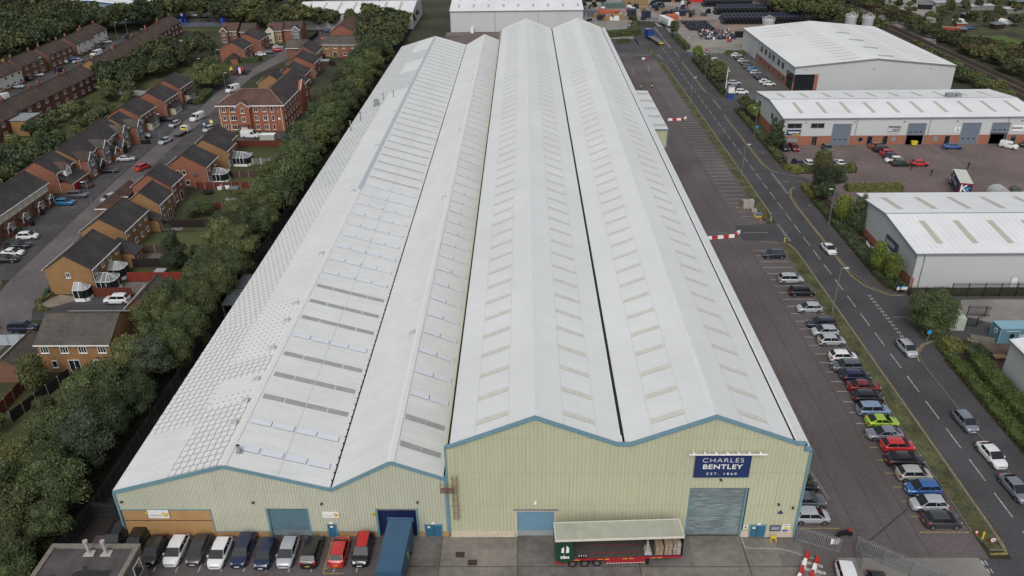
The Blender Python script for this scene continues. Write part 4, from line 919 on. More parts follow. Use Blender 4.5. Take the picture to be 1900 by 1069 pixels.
def loft(m, secs):
    """sections: (x, [(y,z) half outline from sill to centre])"""
    full = []
    for x, h in secs: full.append([(x, -a, b) for a, b in h] + [(x, a, b) for a, b in h[::-1][1:]])
    n = len(full[0]); b = len(m.v); vs = [v for s in full for v in s]; fs = []
    for i in range(len(full) - 1):
        for j in range(n - 1): fs.append((i * n + j, (i + 1) * n + j, (i + 1) * n + j + 1, i * n + j + 1))
        fs.append((i * n, i * n + n - 1, (i + 1) * n + n - 1, (i + 1) * n))
    fs.append(list(range(n))); e = (len(full) - 1) * n; fs.append([e + j for j in range(n)][::-1])
    return m.add(vs, fs)
def car_protos(kind):
    hl, hw, zr, xf0, xf1, xr1, xr0, zb, zt = TYPES[kind]
    P = {}
    m = M().use(PAINT['white'])
    belt = zb + .02
    secs = []
    for x, w, z in ((hl, .55, .58), (hl - .05, .72, .68), (hl - .16, .84, zb - .18), (hl - .36, .935, zb - .09), (hl - .6, .975, zb - .04), (xf0 - .02, 1, zb), (.3, 1, zt - .02), (xr1, 1, zt), (-hl + .38, .975, zt), (-hl + .16, .92, zt - .05), (-hl + .04, .82, zt - .18), (-hl, .70, zt - .34)):
        W = hw * w; top = z; sh = top - .07
        secs.append((x, [(W * .90, .22), (W * .985, .34), (W, .56 if z > .6 else .46), (W * .985, sh - .05), (W * .945, sh + .02), (W * .84, top), (W * .42, top + .035), (0, top + .045)]))
    loft(m, secs)
    # cabin: curved roof on pillars
    wb, wt = hw * .92, hw * .755
    cab = []
    zc = lambda x: zr - .05 * ((x - (xf1 + xr1) / 2) / ((xf1 - xr1) / 2)) ** 2
    cab.append((xf0, zb - .02, wb * .97)); cab.append((xf1, zc(xf1) - .02, wt)); cab.append(((xf1 + xr1) / 2, zr, wt + .01)); cab.append((xr1, zc(xr1) - .02, wt * .97)); cab.append((xr0, zt - .02, wb * .94))
    ring = []
    base = []
    for x, z, w in cab[1:4]: ring.append((x, z, w))
    v = []; f = []
    # bottom ring left/right at belt
    bx = [xf0, xf1 - .02, (xf1 + xr1) / 2, xr1 - .05, xr0]; bw = [wb * .97, wb, wb, wb, wb * .94]; bz = [zb, belt, belt + .02, zt, zt]
    for s in (-1, 1):
        for k in range(5): v.append((bx[k], s * bw[k], bz[k] - .03))
        for x, z, w in ring: v.append((x, s * w, z - .05))
        for x, z, w in ring: v.append((x, s * w * .86, z))
    o = 11
    f += [(0, 1, 5), (1, 2, 6, 5), (2, 3, 7, 6), (3, 4, 7), (5, 6, 9, 8), (6, 7, 10, 9)]
    f += [tuple(i + o for i in t)[::-1] for t in [(0, 1, 5), (1, 2, 6, 5), (2, 3, 7, 6), (3, 4, 7), (5, 6, 9, 8), (6, 7, 10, 9)]]
    f += [(8, 9, 9 + o, 8 + o), (9, 10, 10 + o, 9 + o), (0, 5, 5 + o, o), (5, 8, 8 + o, 5 + o), (7, 4, 4 + o, 7 + o), (10, 7, 7 + o, 10 + o)]
    m.add(v, f)
    # mirrors and sill
    for s in (-1, 1): m.box(xf0 - .42, s * (hw * .93), zb + .04, xf0 - .24, s * (hw * 1.1), zb + .17)
    P['body'] = m.mesh('body', 38)
    def lerp(a, b, t): return tuple(a[i] + (b[i] - a[i]) * t for i in range(3))
    def inset(m, A, B, C_, D, l, r, b, t, off):
        """quad A,B (bottom left,right) D,C (top left,right), inset by fractions, pushed out"""
        a = lerp(lerp(A, B, l), lerp(D, C_, l), b); bb = lerp(lerp(A, B, 1 - r), lerp(D, C_, 1 - r), b)
        c = lerp(lerp(A, B, 1 - r), lerp(D, C_, 1 - r), 1 - t); d = lerp(lerp(A, B, l), lerp(D, C_, l), 1 - t)
        nrm = (Vector(bb) - Vector(a)).cross(Vector(d) - Vector(a)).normalized() * off
        m.quad(*[tuple(Vector(p) + nrm) for p in (a, bb, c, d)])
    g = M().use(CGLASS); inset(g, v[0], v[0 + o], v[5 + o], v[5], .05, .05, .04, .02, .012) if False else None
    g = M().use(CGLASS); inset(g, (xf0, -wb * .97, zb), (xf0, wb * .97, zb), (xf1, wt, zr - .10), (xf1, -wt, zr - .10), .015, .015, .02, -.02, .04); P['windscreen'] = g.mesh('windscreen')
    g = M().use(CGLASS); inset(g, (xr0, wb * .94, zt), (xr0, -wb * .94, zt), (xr1, -wt * .97, zr - .12), (xr1, wt * .97, zr - .12), .04, .04, .16 if kind != 'saloon' else .06, .0, .04); P['rear_window'] = g.mesh('rear_window')
    for nm, s in (('side_window', -1), ('side_window ', 1)):
        g = M().use(CGLASS)
        b0, b1, b2, b3 = xf0 - .16, (xf1 + xr1) / 2 + .08, (xf1 + xr1) / 2 + .02, xr1 - .14 - (.14 if kind != 'saloon' else -.0)
        t0, t3 = xf1 - .0, xr1 + .04
        mid1, mid2 = b1, b2
        def S_(x, z): 
            tt = (z - belt) / (zr - .07 - belt); return (x, s * (wb + (wt - wb) * tt + .014), z)
        zlo, zhi = belt + .03, zr - .11
        qs = [[S_(b1, zlo), S_(b0 - .1, zlo), S_(t0 - .04, zhi), S_(b1, zhi)], [S_(b3, zlo + .02), S_(b2, zlo), S_(b2, zhi), S_(t3, zhi)]]
        for q in qs: g.quad(*(q if s < 0 else q[::-1]))
        P[nm] = g.mesh('side_window')
    for s in (-1, 1):
        g = M().use(HEADL).hexa([(hl - .34, s * hw * .90 - .02, zb - .30), (hl - .03, s * hw * .70, zb - .33), (hl - .05, s * hw * .45, zb - .32), (hl - .3, s * hw * .5, zb - .3)][::s], [(hl - .42, s * hw * .90, zb - .115), (hl - .15, s * hw * .72, zb - .17), (hl - .12, s * hw * .48, zb - .165), (hl - .36, s * hw * .5, zb - .1)][::s])
        P['headlight' + (' ' if s > 0 else '')] = g.mesh('headlight')
        g = M().use(TAILL).box(-hl + .02, s * hw * .60, zt - .32, -hl + .28, s * hw * .935, zt - .10)
        P['tail_light' + (' ' if s > 0 else '')] = g.mesh('tail_light')
    g = M().use(PLATEY).box(-hl - .025, -.26, .52, -hl + .02, .26, .63); P['rear_plate'] = g.mesh('rear_plate')
    g = M().use(PLATEW).box(hl - .02, -.26, .36, hl + .02, .26, .47); g.use(BLACK).box(hl - .08, -.5, .5, hl + .008, .5, .60); P['grille'] = g.mesh('grille')
    g = M().use(UNDER).box(-hl + .15, -hw * .88, .16, hl - .15, hw * .88, .3)
    for s in (-1, 1):
        for x in (hl - .78, -hl + .72):
            for q in range(10):
                a0, a1 = PI * q / 10, PI * (q + 1) / 10; R_ = .37
                g.quad((x + R_ * math.cos(a0), s * (hw + .006), .33 + R_ * math.sin(a0)), (x + R_ * math.cos(a1), s * (hw + .006), .33 + R_ * math.sin(a1)), (x, s * (hw + .006), .33))
    P['underbody'] = g.mesh('underbody')
    return P
PROTO = {k: car_protos(k) for k in TYPES}
def setmat(o, mt):
    o.material_slots[0].link = 'OBJECT'; o.material_slots[0].material = mt
def car(x, y, h, kind, colour, label, group, cat='car', name='parked_car', lod=0):
    t = thing(name, label, cat, (x, y, .05), math.radians(h), group)
    hl, hw = TYPES[kind][:2]
    P = PROTO[kind]
    b = link('body', P['body'], t); setmat(b, PAINT[colour])
    if colour == 'blackred':
        rf = M().use(RED); zr = TYPES[kind][2]; rf.box(TYPES[kind][5], -hw * .62, zr - .04, TYPES[kind][4], hw * .62, zr + .02); rf.obj('roof_panel', t)
    for k in P:
        if k == 'body' or (lod and k in ('grille', 'rear_plate')): continue
        link(k.strip(), P[k], t)
    for wx in (hl - .78, -hl + .72):
        for s in (-1, 1):
            w = link('wheel', WHEEL, t, (wx, s * (hw - .085), .325))
            if not lod: link('rim', RIMM, w)
    return t
CN = dict(navy='navy blue', lightblue='light blue', skyblue='sky blue', darkblue='dark blue', lime='lime green', blackred='black', gunmetal='dark grey', charcoal='charcoal', steel='steel grey', green='dark green')
KN = dict(hatch='hatchback', saloon='saloon', estate='estate car', suv='tall four-by-four', mpv='people carrier', coupe='coupe')
def row(data, fmt, group, name='parked_car', lod=0):
    for i, (x, y, h, k, c) in enumerate(data):
        car(x, y, h, k, c, fmt.format(o=ORD[i], c=CN.get(c, c), k=KN[k]), group, name=name, lod=lod)
row([(46.7, 67.1, 0, 'hatch', 'charcoal'), (46.4, 69.7, 180, 'hatch', 'silver'), (46.9, 72.3, 180, 'hatch', 'blue'), (46.9, 74.8, 0, 'hatch', 'beige'), (46.9, 77.4, 0, 'saloon', 'black'), (47.1, 80.1, 0, 'hatch', 'red'), (46.4, 82.5, 180, 'saloon', 'steel'), (47.1, 85.1, 0, 'coupe', 'lime'), (46.9, 87.6, 0, 'mpv', 'lightblue'), (47.3, 90.5, 0, 'hatch', 'black'), (47.7, 93.0, 0, 'saloon', 'maroon'), (47.5, 95.5, 0, 'hatch', 'navy'), (47.1, 98.0, 180, 'suv', 'gunmetal'), (47.5, 100.7, 0, 'hatch', 'white'), (47.3, 105.2, 0, 'hatch', 'silver'), (47.2, 107.9, 180, 'hatch', 'silver'), (47.5, 110.5, 180, 'estate', 'darkblue'), (47.1, 115.3, 180, 'hatch', 'silver'), (47.6, 121.0, 0, 'mpv', 'black'), (47.1, 125.7, 0, 'mpv', 'silver'), (46.9, 135.8, 180, 'hatch', 'darkblue')],
    '{c} {k}, {o} car from the gate in the long row beside the verge', 'cars parked in the bays beside the verge')
row([(32.3, 67.8, 0, 'hatch', 'silver'), (32.5, 70.3, 0, 'saloon', 'gunmetal'), (32.7, 72.9, 0, 'hatch', 'black'), (32.3, 75.6, 0, 'hatch', 'silver')],
    '{c} {k} half hidden behind the tall warehouse corner, {o} from the palisade gate', 'cars beside the tall warehouse side wall')
row([(-45.6, 64.6, 270, 'suv', 'black'), (-43.1, 64.1, 270, 'hatch', 'black'), (-40.6, 62.7, 270, 'hatch', 'black'), (-38.2, 62.7, 270, 'hatch', 'white'), (-35.8, 62.8, 270, 'hatch', 'charcoal'), (-33.3, 62.4, 270, 'hatch', 'white'), (-30.9, 62.8, 270, 'estate', 'navy'), (-28.3, 62.3, 270, 'hatch', 'navy'), (-25.9, 62.5, 270, 'hatch', 'silver'), (-23.3, 62.6, 90, 'suv', 'black'), (-20.3, 62.6, 90, 'hatch', 'red'), (-17.8, 62.8, 270, 'suv', 'blackred')],
    '{c} {k}, {o} from the left in the bays before the low warehouse front', 'cars parked nose out before the low front')
row([(33.2, 58.7, 264, 'suv', 'white'), (36.0, 57.6, 262, 'hatch', 'black')], '{c} {k} below the long palisade fence at the bottom edge', 'cars inside the bottom gate')
row([(58.0, 138.2, 274, 'coupe', 'white'), (57.9, 102.9, 274, 'hatch', 'silver'), (58.0, 85.0, 274, 'hatch', 'steel'), (58.0, 78.3, 274, 'saloon', 'white'), (57.7, 72.3, 274, 'saloon', 'steel')], '{c} {k} on the main road by the far kerb, {o} from the top', 'cars on the main road', name='car')
row([(66.9, 198.8, 280, 'hatch', 'black'), (69.4, 198.7, 275, 'hatch', 'maroon'), (77.7, 198.0, 270, 'hatch', 'gunmetal')], '{c} {k} under the end windows of the long unit, {o} from the left', 'cars in front of the long unit', lod=1)
row([(66.8, 187.2, 90, 'hatch', 'navy'), (69.4, 186.7, 90, 'hatch', 'white'), (74.6, 186.7, 90, 'hatch', 'navy'), (77.0, 186.9, 90, 'coupe', 'white')], '{c} {k} behind the planted island hedge, {o} from the road', 'cars behind the island hedge', lod=1)
row([(91.0, 199.4, 10, 'suv', 'copper'), (91.2, 196.6, 5, 'suv', 'black'), (91.6, 193.9, 5, 'hatch', 'red'), (91.4, 191.2, 5, 'hatch', 'navy'), (90.8, 188.6, 180, 'hatch', 'white'), (91.4, 185.9, 0, 'hatch', 'green')], '{c} {k}, {o} down from the unit wall in the middle yard row', 'cars in the middle of the paved yard', lod=1)
row([(95.9, 185.9, 0, 'hatch', 'red')], '{c} {k} alone at the end of the yard row nearest the walking people', 'cars in the middle of the paved yard', lod=1)
row([(109.8, 198.6, 0, 'saloon', 'blue')], 'bright {c} {k} before the unit with the number board', 'cars in front of the long unit', lod=1)
row([(129.6, 199.4, 170, 'hatch', 'black')], '{c} {k} at the right picture edge beyond the white van', 'cars in front of the long unit', lod=1)
row([(80.5, 308.3, 0, 'hatch', 'white'), (80.8, 303.6, 0, 'hatch', 'charcoal'), (80.6, 298.6, 0, 'hatch', 'silver'), (80.7, 294.0, 0, 'hatch', 'charcoal'), (80.5, 289.4, 0, 'hatch', 'gunmetal'), (80.7, 285.0, 0, 'hatch', 'skyblue'), (80.4, 280.0, 0, 'hatch', 'silver'), (80.6, 275.6, 0, 'hatch', 'navy'), (80.8, 272.6, 0, 'hatch', 'black'), (80.4, 267.6, 0, 'hatch', 'white'), (80.9, 264.7, 0, 'hatch', 'white')],
    '{c} {k}, {o} from the top in the row along the large far unit', 'cars along the large far unit', lod=1)
row([(68.4, 309.2, 0, 'hatch', 'gunmetal'), (69.8, 305.2, 0, 'hatch', 'black'), (70.8, 299.6, 0, 'suv', 'white'), (69.9, 294.4, 0, 'hatch', 'silver'), (70.3, 283.6, 0, 'hatch', 'white'), (69.7, 266.4, 0, 'estate', 'silver'), (68.9, 260.2, 0, 'hatch', 'navy'), (69.4, 254.4, 0, 'suv', 'white')],
    '{c} {k}, {o} from the top in the row behind the roadside trees', 'cars behind the roadside trees of the far unit', lod=1)
# housing streets
for x, y, h, k, c, lab in [(-101.0, 224.3, 255, 'hatch', 'silver', 'silver hatchback on the street just below the white van'), (-97.6, 208.7, 255, 'saloon', 'silver', 'silver saloon at the street kerb below the tow truck'), (-105.9, 213.4, 10, 'hatch', 'white', 'white hatchback behind the low black fence on a driveway'),
    (-101.9, 193.9, 10, 'saloon', 'silver', 'silver saloon on the driveway under the double bay windows'), (-102.4, 185.2, 5, 'saloon', 'black', 'black saloon in front of the open dark garage'), (-103.8, 175.4, 160, 'suv', 'bronze', 'bronze four-by-four beside the red garage doors'),
    (-101.9, 168.9, 5, 'mpv', 'gunmetal', 'dark grey people carrier parked beside a blue hatchback'), (-102.6, 164.5, 0, 'hatch', 'turquoise', 'bright blue hatchback by the end of the porched terrace'), (-93.6, 166.9, 245, 'hatch', 'silver', 'silver hatchback alone on the street near a lamp post'),
    (-94.8, 187.5, 70, 'hatch', 'red', 'red hatchback half hidden behind a brown garage roof'), (-105.8, 229.5, 0, 'hatch', 'black', 'black hatchback by the house front above the white van'), (-104.3, 248.5, 0, 'hatch', 'black', 'black hatchback under the porch of the topmost dark-roofed house'),
    (-89.4, 219.4, 250, 'hatch', 'silver', 'silver hatchback on the grass side of the apartment block'), (-100.9, 146.3, 5, 'hatch', 'white', 'white hatchback at the bottom of the porched terrace'), (-100.4, 141.9, 5, 'estate', 'black', 'long black estate car between two white cars'),
    (-99.6, 138.7, 0, 'coupe', 'white', 'low white convertible between two dark cars'), (-99.2, 135.6, 5, 'saloon', 'black', 'black saloon at the left edge below the white convertible'), (-70.4, 119.4, 180, 'suv', 'white', 'white four-by-four with dark roof on the driveway by the red fence'),
    (-81.8, 110.2, 0, 'mpv', 'darkblue', 'dark blue people carrier behind the pale blue fence'), (-88.0, 110.0, 0, 'hatch', 'gunmetal', 'dark grey hatchback at the left edge behind the pale blue fence'), (-99.2, 327.2, 5, 'hatch', 'red', 'red hatchback on the driveway beside two pale cars'),
    (-100.4, 332.0, 5, 'hatch', 'silver', 'silver hatchback just behind the red hatchback on the driveway'), (-103.6, 318.8, 5, 'hatch', 'white', 'white hatchback on the driveway below the red one'), (-101.9, 322.8, 5, 'hatch', 'gunmetal', 'dark hatchback behind a white one on the driveway'),
    (-109.3, 314.5, 0, 'hatch', 'white', 'white hatchback under the tree beside the small brick garage'), (-86.2, 350.8, 95, 'hatch', 'red', 'small red hatchback in the far cul-de-sac'), (-87.0, 367, 10, 'hatch', 'navy', 'dark hatchback at the top of the far cul-de-sac'),
    (-155.7, 417.5, 5, 'hatch', 'black', 'black car on the far top road, left of two'), (-149.6, 420.0, 5, 'hatch', 'black', 'black car on the far top road, right of two'), (-164.7, 412.0, 5, 'suv', 'white', 'white car on the far top road beside a dark car'), (-158.2, 409.5, 5, 'hatch', 'gunmetal', 'dark grey car on the far top road beside a white one'),
    (-178.2, 347.5, 5, 'saloon', 'silver', 'silver saloon before the white far-left houses'), (-174.0, 357.5, 70, 'hatch', 'gunmetal', 'dark car at the bend of the far-left street'), (-174.8, 334.3, 70, 'hatch', 'gunmetal', 'grey hatchback behind the white van in the far-left street'),
    (-171.9, 309.9, 240, 'hatch', 'silver', 'pale blue-silver hatchback standing in the far-left street'), (-177.6, 308.8, 5, 'suv', 'white', 'white car on a drive in the far-left street'), (-175.2, 313.9, 30, 'hatch', 'blue', 'blue hatchback on a drive in the far-left street'),
    (-175.7, 287.9, 5, 'saloon', 'silver', 'silver saloon left of the lamp in the far-left street'), (-176.5, 281.8, 5, 'estate', 'black', 'black estate in the far-left street'), (-171.1, 294.9, 70, 'hatch', 'navy', 'navy hatchback below the hedge in the far-left street'),
    (-173.2, 270.8, 5, 'hatch', 'silver', 'silver hatchback near the left edge of the far-left street'), (192.1, 358.6, 5, 'hatch', 'blue', 'dark blue hatchback beside the red container in the allotments')]:
    car(x, y, h, k, c, lab, 'cars in the housing streets' if x < 100 else None, lod=0 if y < 200 else 1)
def van(x, y, h, colour, label, L_=5.0, hw=.98, zr=2.2, name='van', group=None, bonnet=.9, small=False):
    t = thing(name, label, 'van', (x, y, .05), math.radians(h), group)
    hl = L_ / 2; m = M().use(PAINT[colour])
    secs = [(hl, [(hw * .7, .3), (hw * .78, .5), (hw * .78, .7), (hw * .7, .85), (0, .9)]), (hl - .25, [(hw * .92, .3), (hw * .96, .5), (hw * .96, .85), (hw * .86, 1.0), (0, 1.08)]), (hl - bonnet, [(hw * .95, .3), (hw, .5), (hw, 1.0), (hw * .92, 1.18), (0, 1.22)]),
            (hl - bonnet - .75, [(hw * .95, .3), (hw, .5), (hw, 1.1), (hw * .84, zr - .12), (0, zr)]), (-hl + .1, [(hw * .95, .3), (hw, .5), (hw, 1.1), (hw * .86, zr - .10), (0, zr)]), (-hl, [(hw * .9, .32), (hw * .95, .5), (hw * .95, 1.1), (hw * .8, zr - .22), (0, zr - .12)])]
    loft(m, secs); m.obj('body', t, smooth=35)
    g = M().use(CGLASS); xa, xb = hl - bonnet, hl - bonnet - .75
    g.quad((xa - .02, -hw * .84, 1.27), (xa - .02, hw * .84, 1.27), (xb + .1, hw * .72, zr - .20), (xb + .1, -hw * .72, zr - .20)); g.obj('windscreen', t, (.03, 0, .03))
    for s in (-1, 1):
        g = M().use(CGLASS); q = [(xb - .55, s * (hw * .975 + .01), 1.22), (xa - .15, s * (hw * .965 + .02), 1.22), (xb + .1, s * (hw * .90 + .012), zr - .38), (xb - .55, s * (hw * .89 + .012), zr - .38)]
        g.quad(*(q if s < 0 else q[::-1])); g.obj('side_window', t)
        M().use(HEADL).box(hl - .22, s * hw * .55, .66, hl + .0, s * hw * .86, .84).obj('headlight', t)
        M().use(TAILL).box(-hl - .01, s * hw * .78, .9, -hl + .06, s * hw * .93, 1.3).obj('tail_light', t)
        for wx in (hl - .85, -hl + .95): link('rim', RIMM, link('wheel', WHEEL, t, (wx, s * (hw - .09), .325)))
    return t
van(-96.6, 230.2, 250, 'white', 'white panel van facing down the street above the tow truck', group='vans on the streets')
van(-75.5, 212.8, 355, 'white', 'white panel van broadside before the apartment block', group='vans on the streets')
van(-96.7, 263.1, 238, 'white', 'white high van half hidden behind the apartment roof', zr=2.4, group='vans on the streets')
van(-170.6, 322.5, 250, 'white', 'white van in the far-left street beside the orange gable end', group='vans on the streets')
van(-169.5, 254.6, 240, 'white', 'white van with orange stripe at the left edge of the picture', group='vans on the streets')
van(124.2, 198.6, 315, 'white', 'small white van parked askew before the long unit', 4.2, .9, 1.85, group='vans on the streets')
bigw = M().use(TYRE).tube((0, -.16, 0), (0, .16, 0), .50, n=22).mesh('wheel', 50)
bigr = M().use(RIM).tube((0, -.17, 0), (0, .17, 0), .27, n=14).mesh('rim', 50)
def wheels(t, xs, hw, z=.5):
    for x in xs:
        for s in (-1, 1): link('rim', bigr, link('wheel', bigw, t, (x, s * (hw - .17), z)))
# open curtain-sided trailer at the tall front
t = thing('curtain_trailer', 'open curtain-sided red trailer with pale roof standing along the tall warehouse front', 'trailer', (9.75, 62.3, .05), math.radians(2.3))
TH, TW = 6.75, 1.27
TRED = mat('trailer_red', (.30, .018, .028), .5, var=.15)
TROOF = streaks(mat('trailer_roof', (.345, .360, .300), .6, var=.06, scale=1, big=.06, bigscale=.5), (.8, .05, 1), .35, .5, .75, 1.2, (.26, .27, .22))
m = M().use(TROOF).box(-TH, -TW, 3.92, TH, TW, 4.0); m.obj('roof', t)
m = M().use(mat('trailer_cream', (.60, .58, .50), .5)); m.box(-TH - .03, -TW - .04, 3.80, TH + .03, -TW + .06, 4.03); m.box(-TH - .03, TW - .06, 3.80, TH + .03, TW + .04, 4.03); m.box(-TH - .03, -TW, 3.80, -TH + .08, TW, 4.03); m.box(TH - .08, -TW, 3.80, TH + .03, TW, 4.03); m.obj('roof_rail', t)
FLOOR = stripes(mat('trailer_floor', (.085, .076, .070), .8, var=.3, scale=3), 'Y', .2, .4, .01, .3)
m = M().use(FLOOR).box(-TH, -TW, 1.12, TH, TW, 1.22); m.use(TRED)
for y in (-.55, .5): m.box(-TH + 4, y, 1.222, TH - 4.4, y + .06, 1.23)
m.obj('floor', t)
m = M().use(TRED); m.box(-TH, -TW - .02, 1.0, TH, -TW + .06, 1.24); m.box(-TH, TW - .06, 1.0, TH, TW + .02, 1.24); m.box(-1.4, -TW - .01, .38, 2.8, -TW + .04, 1.0); m.box(-TH, -TW - .01, .55, -5.4, -TW + .03, 1.0)
m.use(ORA)
for x in (-4.7, -2.2, -1.5, .4, 1.1, 3.4, 4.1): m.box(x, -TW - .035, 1.04, x + .5, -TW - .022, 1.13)
m.use(WHITE)
for k in range(13): m.add([(-1.3 + .32 * k, -TW - .018, .40), (-1.15 + .32 * k, -TW - .018, .40), (-1.05 + .32 * k, -TW - .018, .52), (-1.2 + .32 * k, -TW - .018, .52)], [(0, 1, 2, 3)])
m.obj('side_rail', t)
m = M().use(BLACK); m.box(TH - .1, -TW, 1.2, TH, TW, 3.85); m.use(mat('curtain_dark', (.02, .022, .02), .9)).box(-TH, TW - .05, 1.2, TH, TW, 3.8); m.obj('bulkhead', t)
m = M().use(BLACK).box(-6.2, -.6, .75, 6.2, .6, 1.0); m.box(3.0, -TW, .1, 3.25, -TW + .2, 1.0); m.box(3.0, TW - .2, .1, 3.25, TW, 1.0); m.obj('chassis', t)
for x in (-6.7, -1.3, 2.2, 6.6): M().use(GREYM).box(x, TW - .12, 1.2, x + .1, TW - .04, 3.85).obj('post', t)
GC = mat('green_curtain', (.012, .055, .030), .7, var=.2)
m = M().use(GC)
n = 9
for k in range(n):
    xa, xb = -6.72 + .22 * k, -6.72 + .22 * (k + 1); ya = -TW - .02 - (.12 if k % 2 else 0); yb = -TW - .02 - (0 if k % 2 else .12)
    sl_ = .9 + .1 * (k % 3)
    m.quad((xa, ya - .05, .75 + .10 * abs(k - 4)), (xb, yb - .05, .75 + .10 * abs(k - 3)), (xb - .03 * k, yb + .02, 3.8), (xa - .03 * k, ya + .02, 3.8))
m.obj('curtain', t)
text(t, 'nbu', (-5.75, -TW - .2, 1.75), .62, WHITE, bold=.03, rot=(PI / 2, 0, 0))
em = M().use(WHITE); em.add([(-6.15, -TW - .17, 2.4), (-5.85, -TW - .17, 2.3), (-5.85, -TW - .17, 3.2), (-6.1, -TW - .17, 3.0)], [(0, 1, 2, 3)]).add([(-5.65, -TW - .17, 2.3), (-5.3, -TW - .17, 2.4), (-5.35, -TW - .17, 3.1), (-5.6, -TW - .17, 3.4)], [(0, 1, 2, 3)]); em.obj('emblem', t)
wheels(t, (-4.9, -3.6, -2.3), 1.27)
# loads on the trailer
def at_tr(lx, ly, z=1.27): a = math.radians(2.3); return (9.75 + lx * math.cos(a) - ly * math.sin(a), 62.3 + lx * math.sin(a) + ly * math.cos(a), z)
WRAP = mat('shrink_wrap', (.33, .31, .29), .35, var=.3, scale=4)
for k, (lx, lab) in enumerate(((3.2, 'low heap of shrink-wrapped goods on a pallet, leftmost load on the open trailer'), (4.35, 'stacked brown cartons with torn top, second load on the open trailer'), (5.3, 'tall neat stack of cartons in film, third load on the open trailer'), (6.2, 'mixed white and brown parcels, load nearest the trailer bulkhead'))):
    b = thing('loaded_pallet', lab, 'pallet load', at_tr(lx - .05, -.65), math.radians(2.3), 'pallet loads on the open trailer')
    m = M().use(PAINT['navy']); m.box(-.42, -.55, 0, .42, .55, .05); [m.box(-.42 + .36 * i, -.55, -.04, -.32 + .36 * i, .55, 0) for i in range(3)]; m.box(-.42, -.55, .05, .42, .55, .12); m.obj('pallet', b)
    if k == 0: m = M().use(WRAP).hexa([(-.4, -.5, .12), (.4, -.5, .12), (.4, .5, .12), (-.4, .5, .12)], [(-.3, -.35, .5), (.35, -.4, .45), (.3, .5, .6), (-.3, .45, .65)]).hexa([(-.2, -.2, .5), (.1, -.2, .5), (.15, .4, .5), (-.2, .4, .5)], [(-.1, -.05, 1.5), (.05, -.05, 1.5), (.05, .25, 1.6), (-.1, .25, 1.6)])
    else:
        m = M(); rr = random.Random(k)
        for l in range(4 if k == 1 else 5):
            for i in range(2):
                for j in range(2):
                    m.use(CARD if (k < 3 or rr.random() < .4) else WRAP).box(-.41 + .41 * i + .01, -.54 + .54 * j, .12 + .31 * l, -.41 + .41 * (i + 1) - .01, -.54 + .54 * (j + 1) - .02, .12 + .31 * (l + 1) - .015 - rr.random() * .02)
                    if k > 1: m.use(WHITE).box(-.3 + .41 * i, -.548, .2 + .31 * l, -.2 + .41 * i, -.54, .3 + .31 * l)
    m.obj('goods', b)
b = thing('blue_bag', 'bright blue sack at the back of the trailer behind the mixed parcels', 'bag', at_tr(6.1, .6)); M().use(mat('blue_plastic', (.06, .28, .60), .4)).hexa([(-.45, -.3, 0), (.4, -.3, 0), (.4, .3, 0), (-.45, .3, 0)], [(-.35, -.2, 1.5), (.3, -.25, 1.6), (.3, .25, 1.6), (-.3, .25, 1.55)]).obj('sack', b)
for k in range(4):
    b = thing('strap_roll', 'black and white strap post standing on the trailer edge beside the green curtain', 'strap', at_tr(-4.2 + .24 * k, -1.15, 1.27), 0, 'strap posts on the trailer edge'); m = M().use(BLACK).box(-.05, -.05, 0, .05, .05, .5); m.use(WHITE).box(-.052, -.052, .3, .052, .052, .5); m.use(BLACK).box(-.055, -.055, .38, .055, .055, .43); m.obj('post', b)
# blue box lorry backed into the navy door
t = thing('box_lorry', 'dark blue box lorry backed into the navy loading door beside the red-roofed car', 'lorry', (-13.75, 60.3, .05), math.radians(-92))
BLT = mat('lorry_roof_blue', (.034, .082, .145), .55, var=.12, scale=1.5)
m = M().use(BLT).box(-3.7, -1.27, 1.1, 3.4, 1.27, 3.75); m.obj('body', t); M().use(mat('lorry_edge', (.045, .10, .17), .5)).box(-3.75, -1.3, 3.68, 3.45, 1.3, 3.8).box(-3.85, -1.45, 3.45, -3.7, 1.45, 3.95).obj('roof_rim', t)
m = M().use(PAINT['truckblue']); loft(m, [(6.0, [(1.15, .5), (1.2, 1.5), (1.15, 2.2), (0, 2.3)]), (5.6, [(1.2, .5), (1.22, 1.5), (1.1, 3.0), (0, 3.05)]), (3.7, [(1.2, .5), (1.22, 1.5), (1.1, 3.0), (0, 3.05)])]); m.obj('cab', t, smooth=30)
M().use(CGLASS).quad((5.98, -1.05, 1.7), (5.98, 1.05, 1.7), (5.68, 1.0, 2.8), (5.68, -1.0, 2.8)).obj('windscreen', t)
m = M().use(mat('lime_stripe', (.35, .5, .05), .5)); m.box(-.6, 1.272, 1.4, -.3, 1.28, 2.4); m.box(-.6, 1.272, 2.3, .2, 1.28, 2.6); m.obj('stripe', t)
M().use(BLACK).box(-3.5, -.5, .6, 5.5, .5, 1.1).obj('chassis', t); wheels(t, (-2.6, 4.6), 1.25)
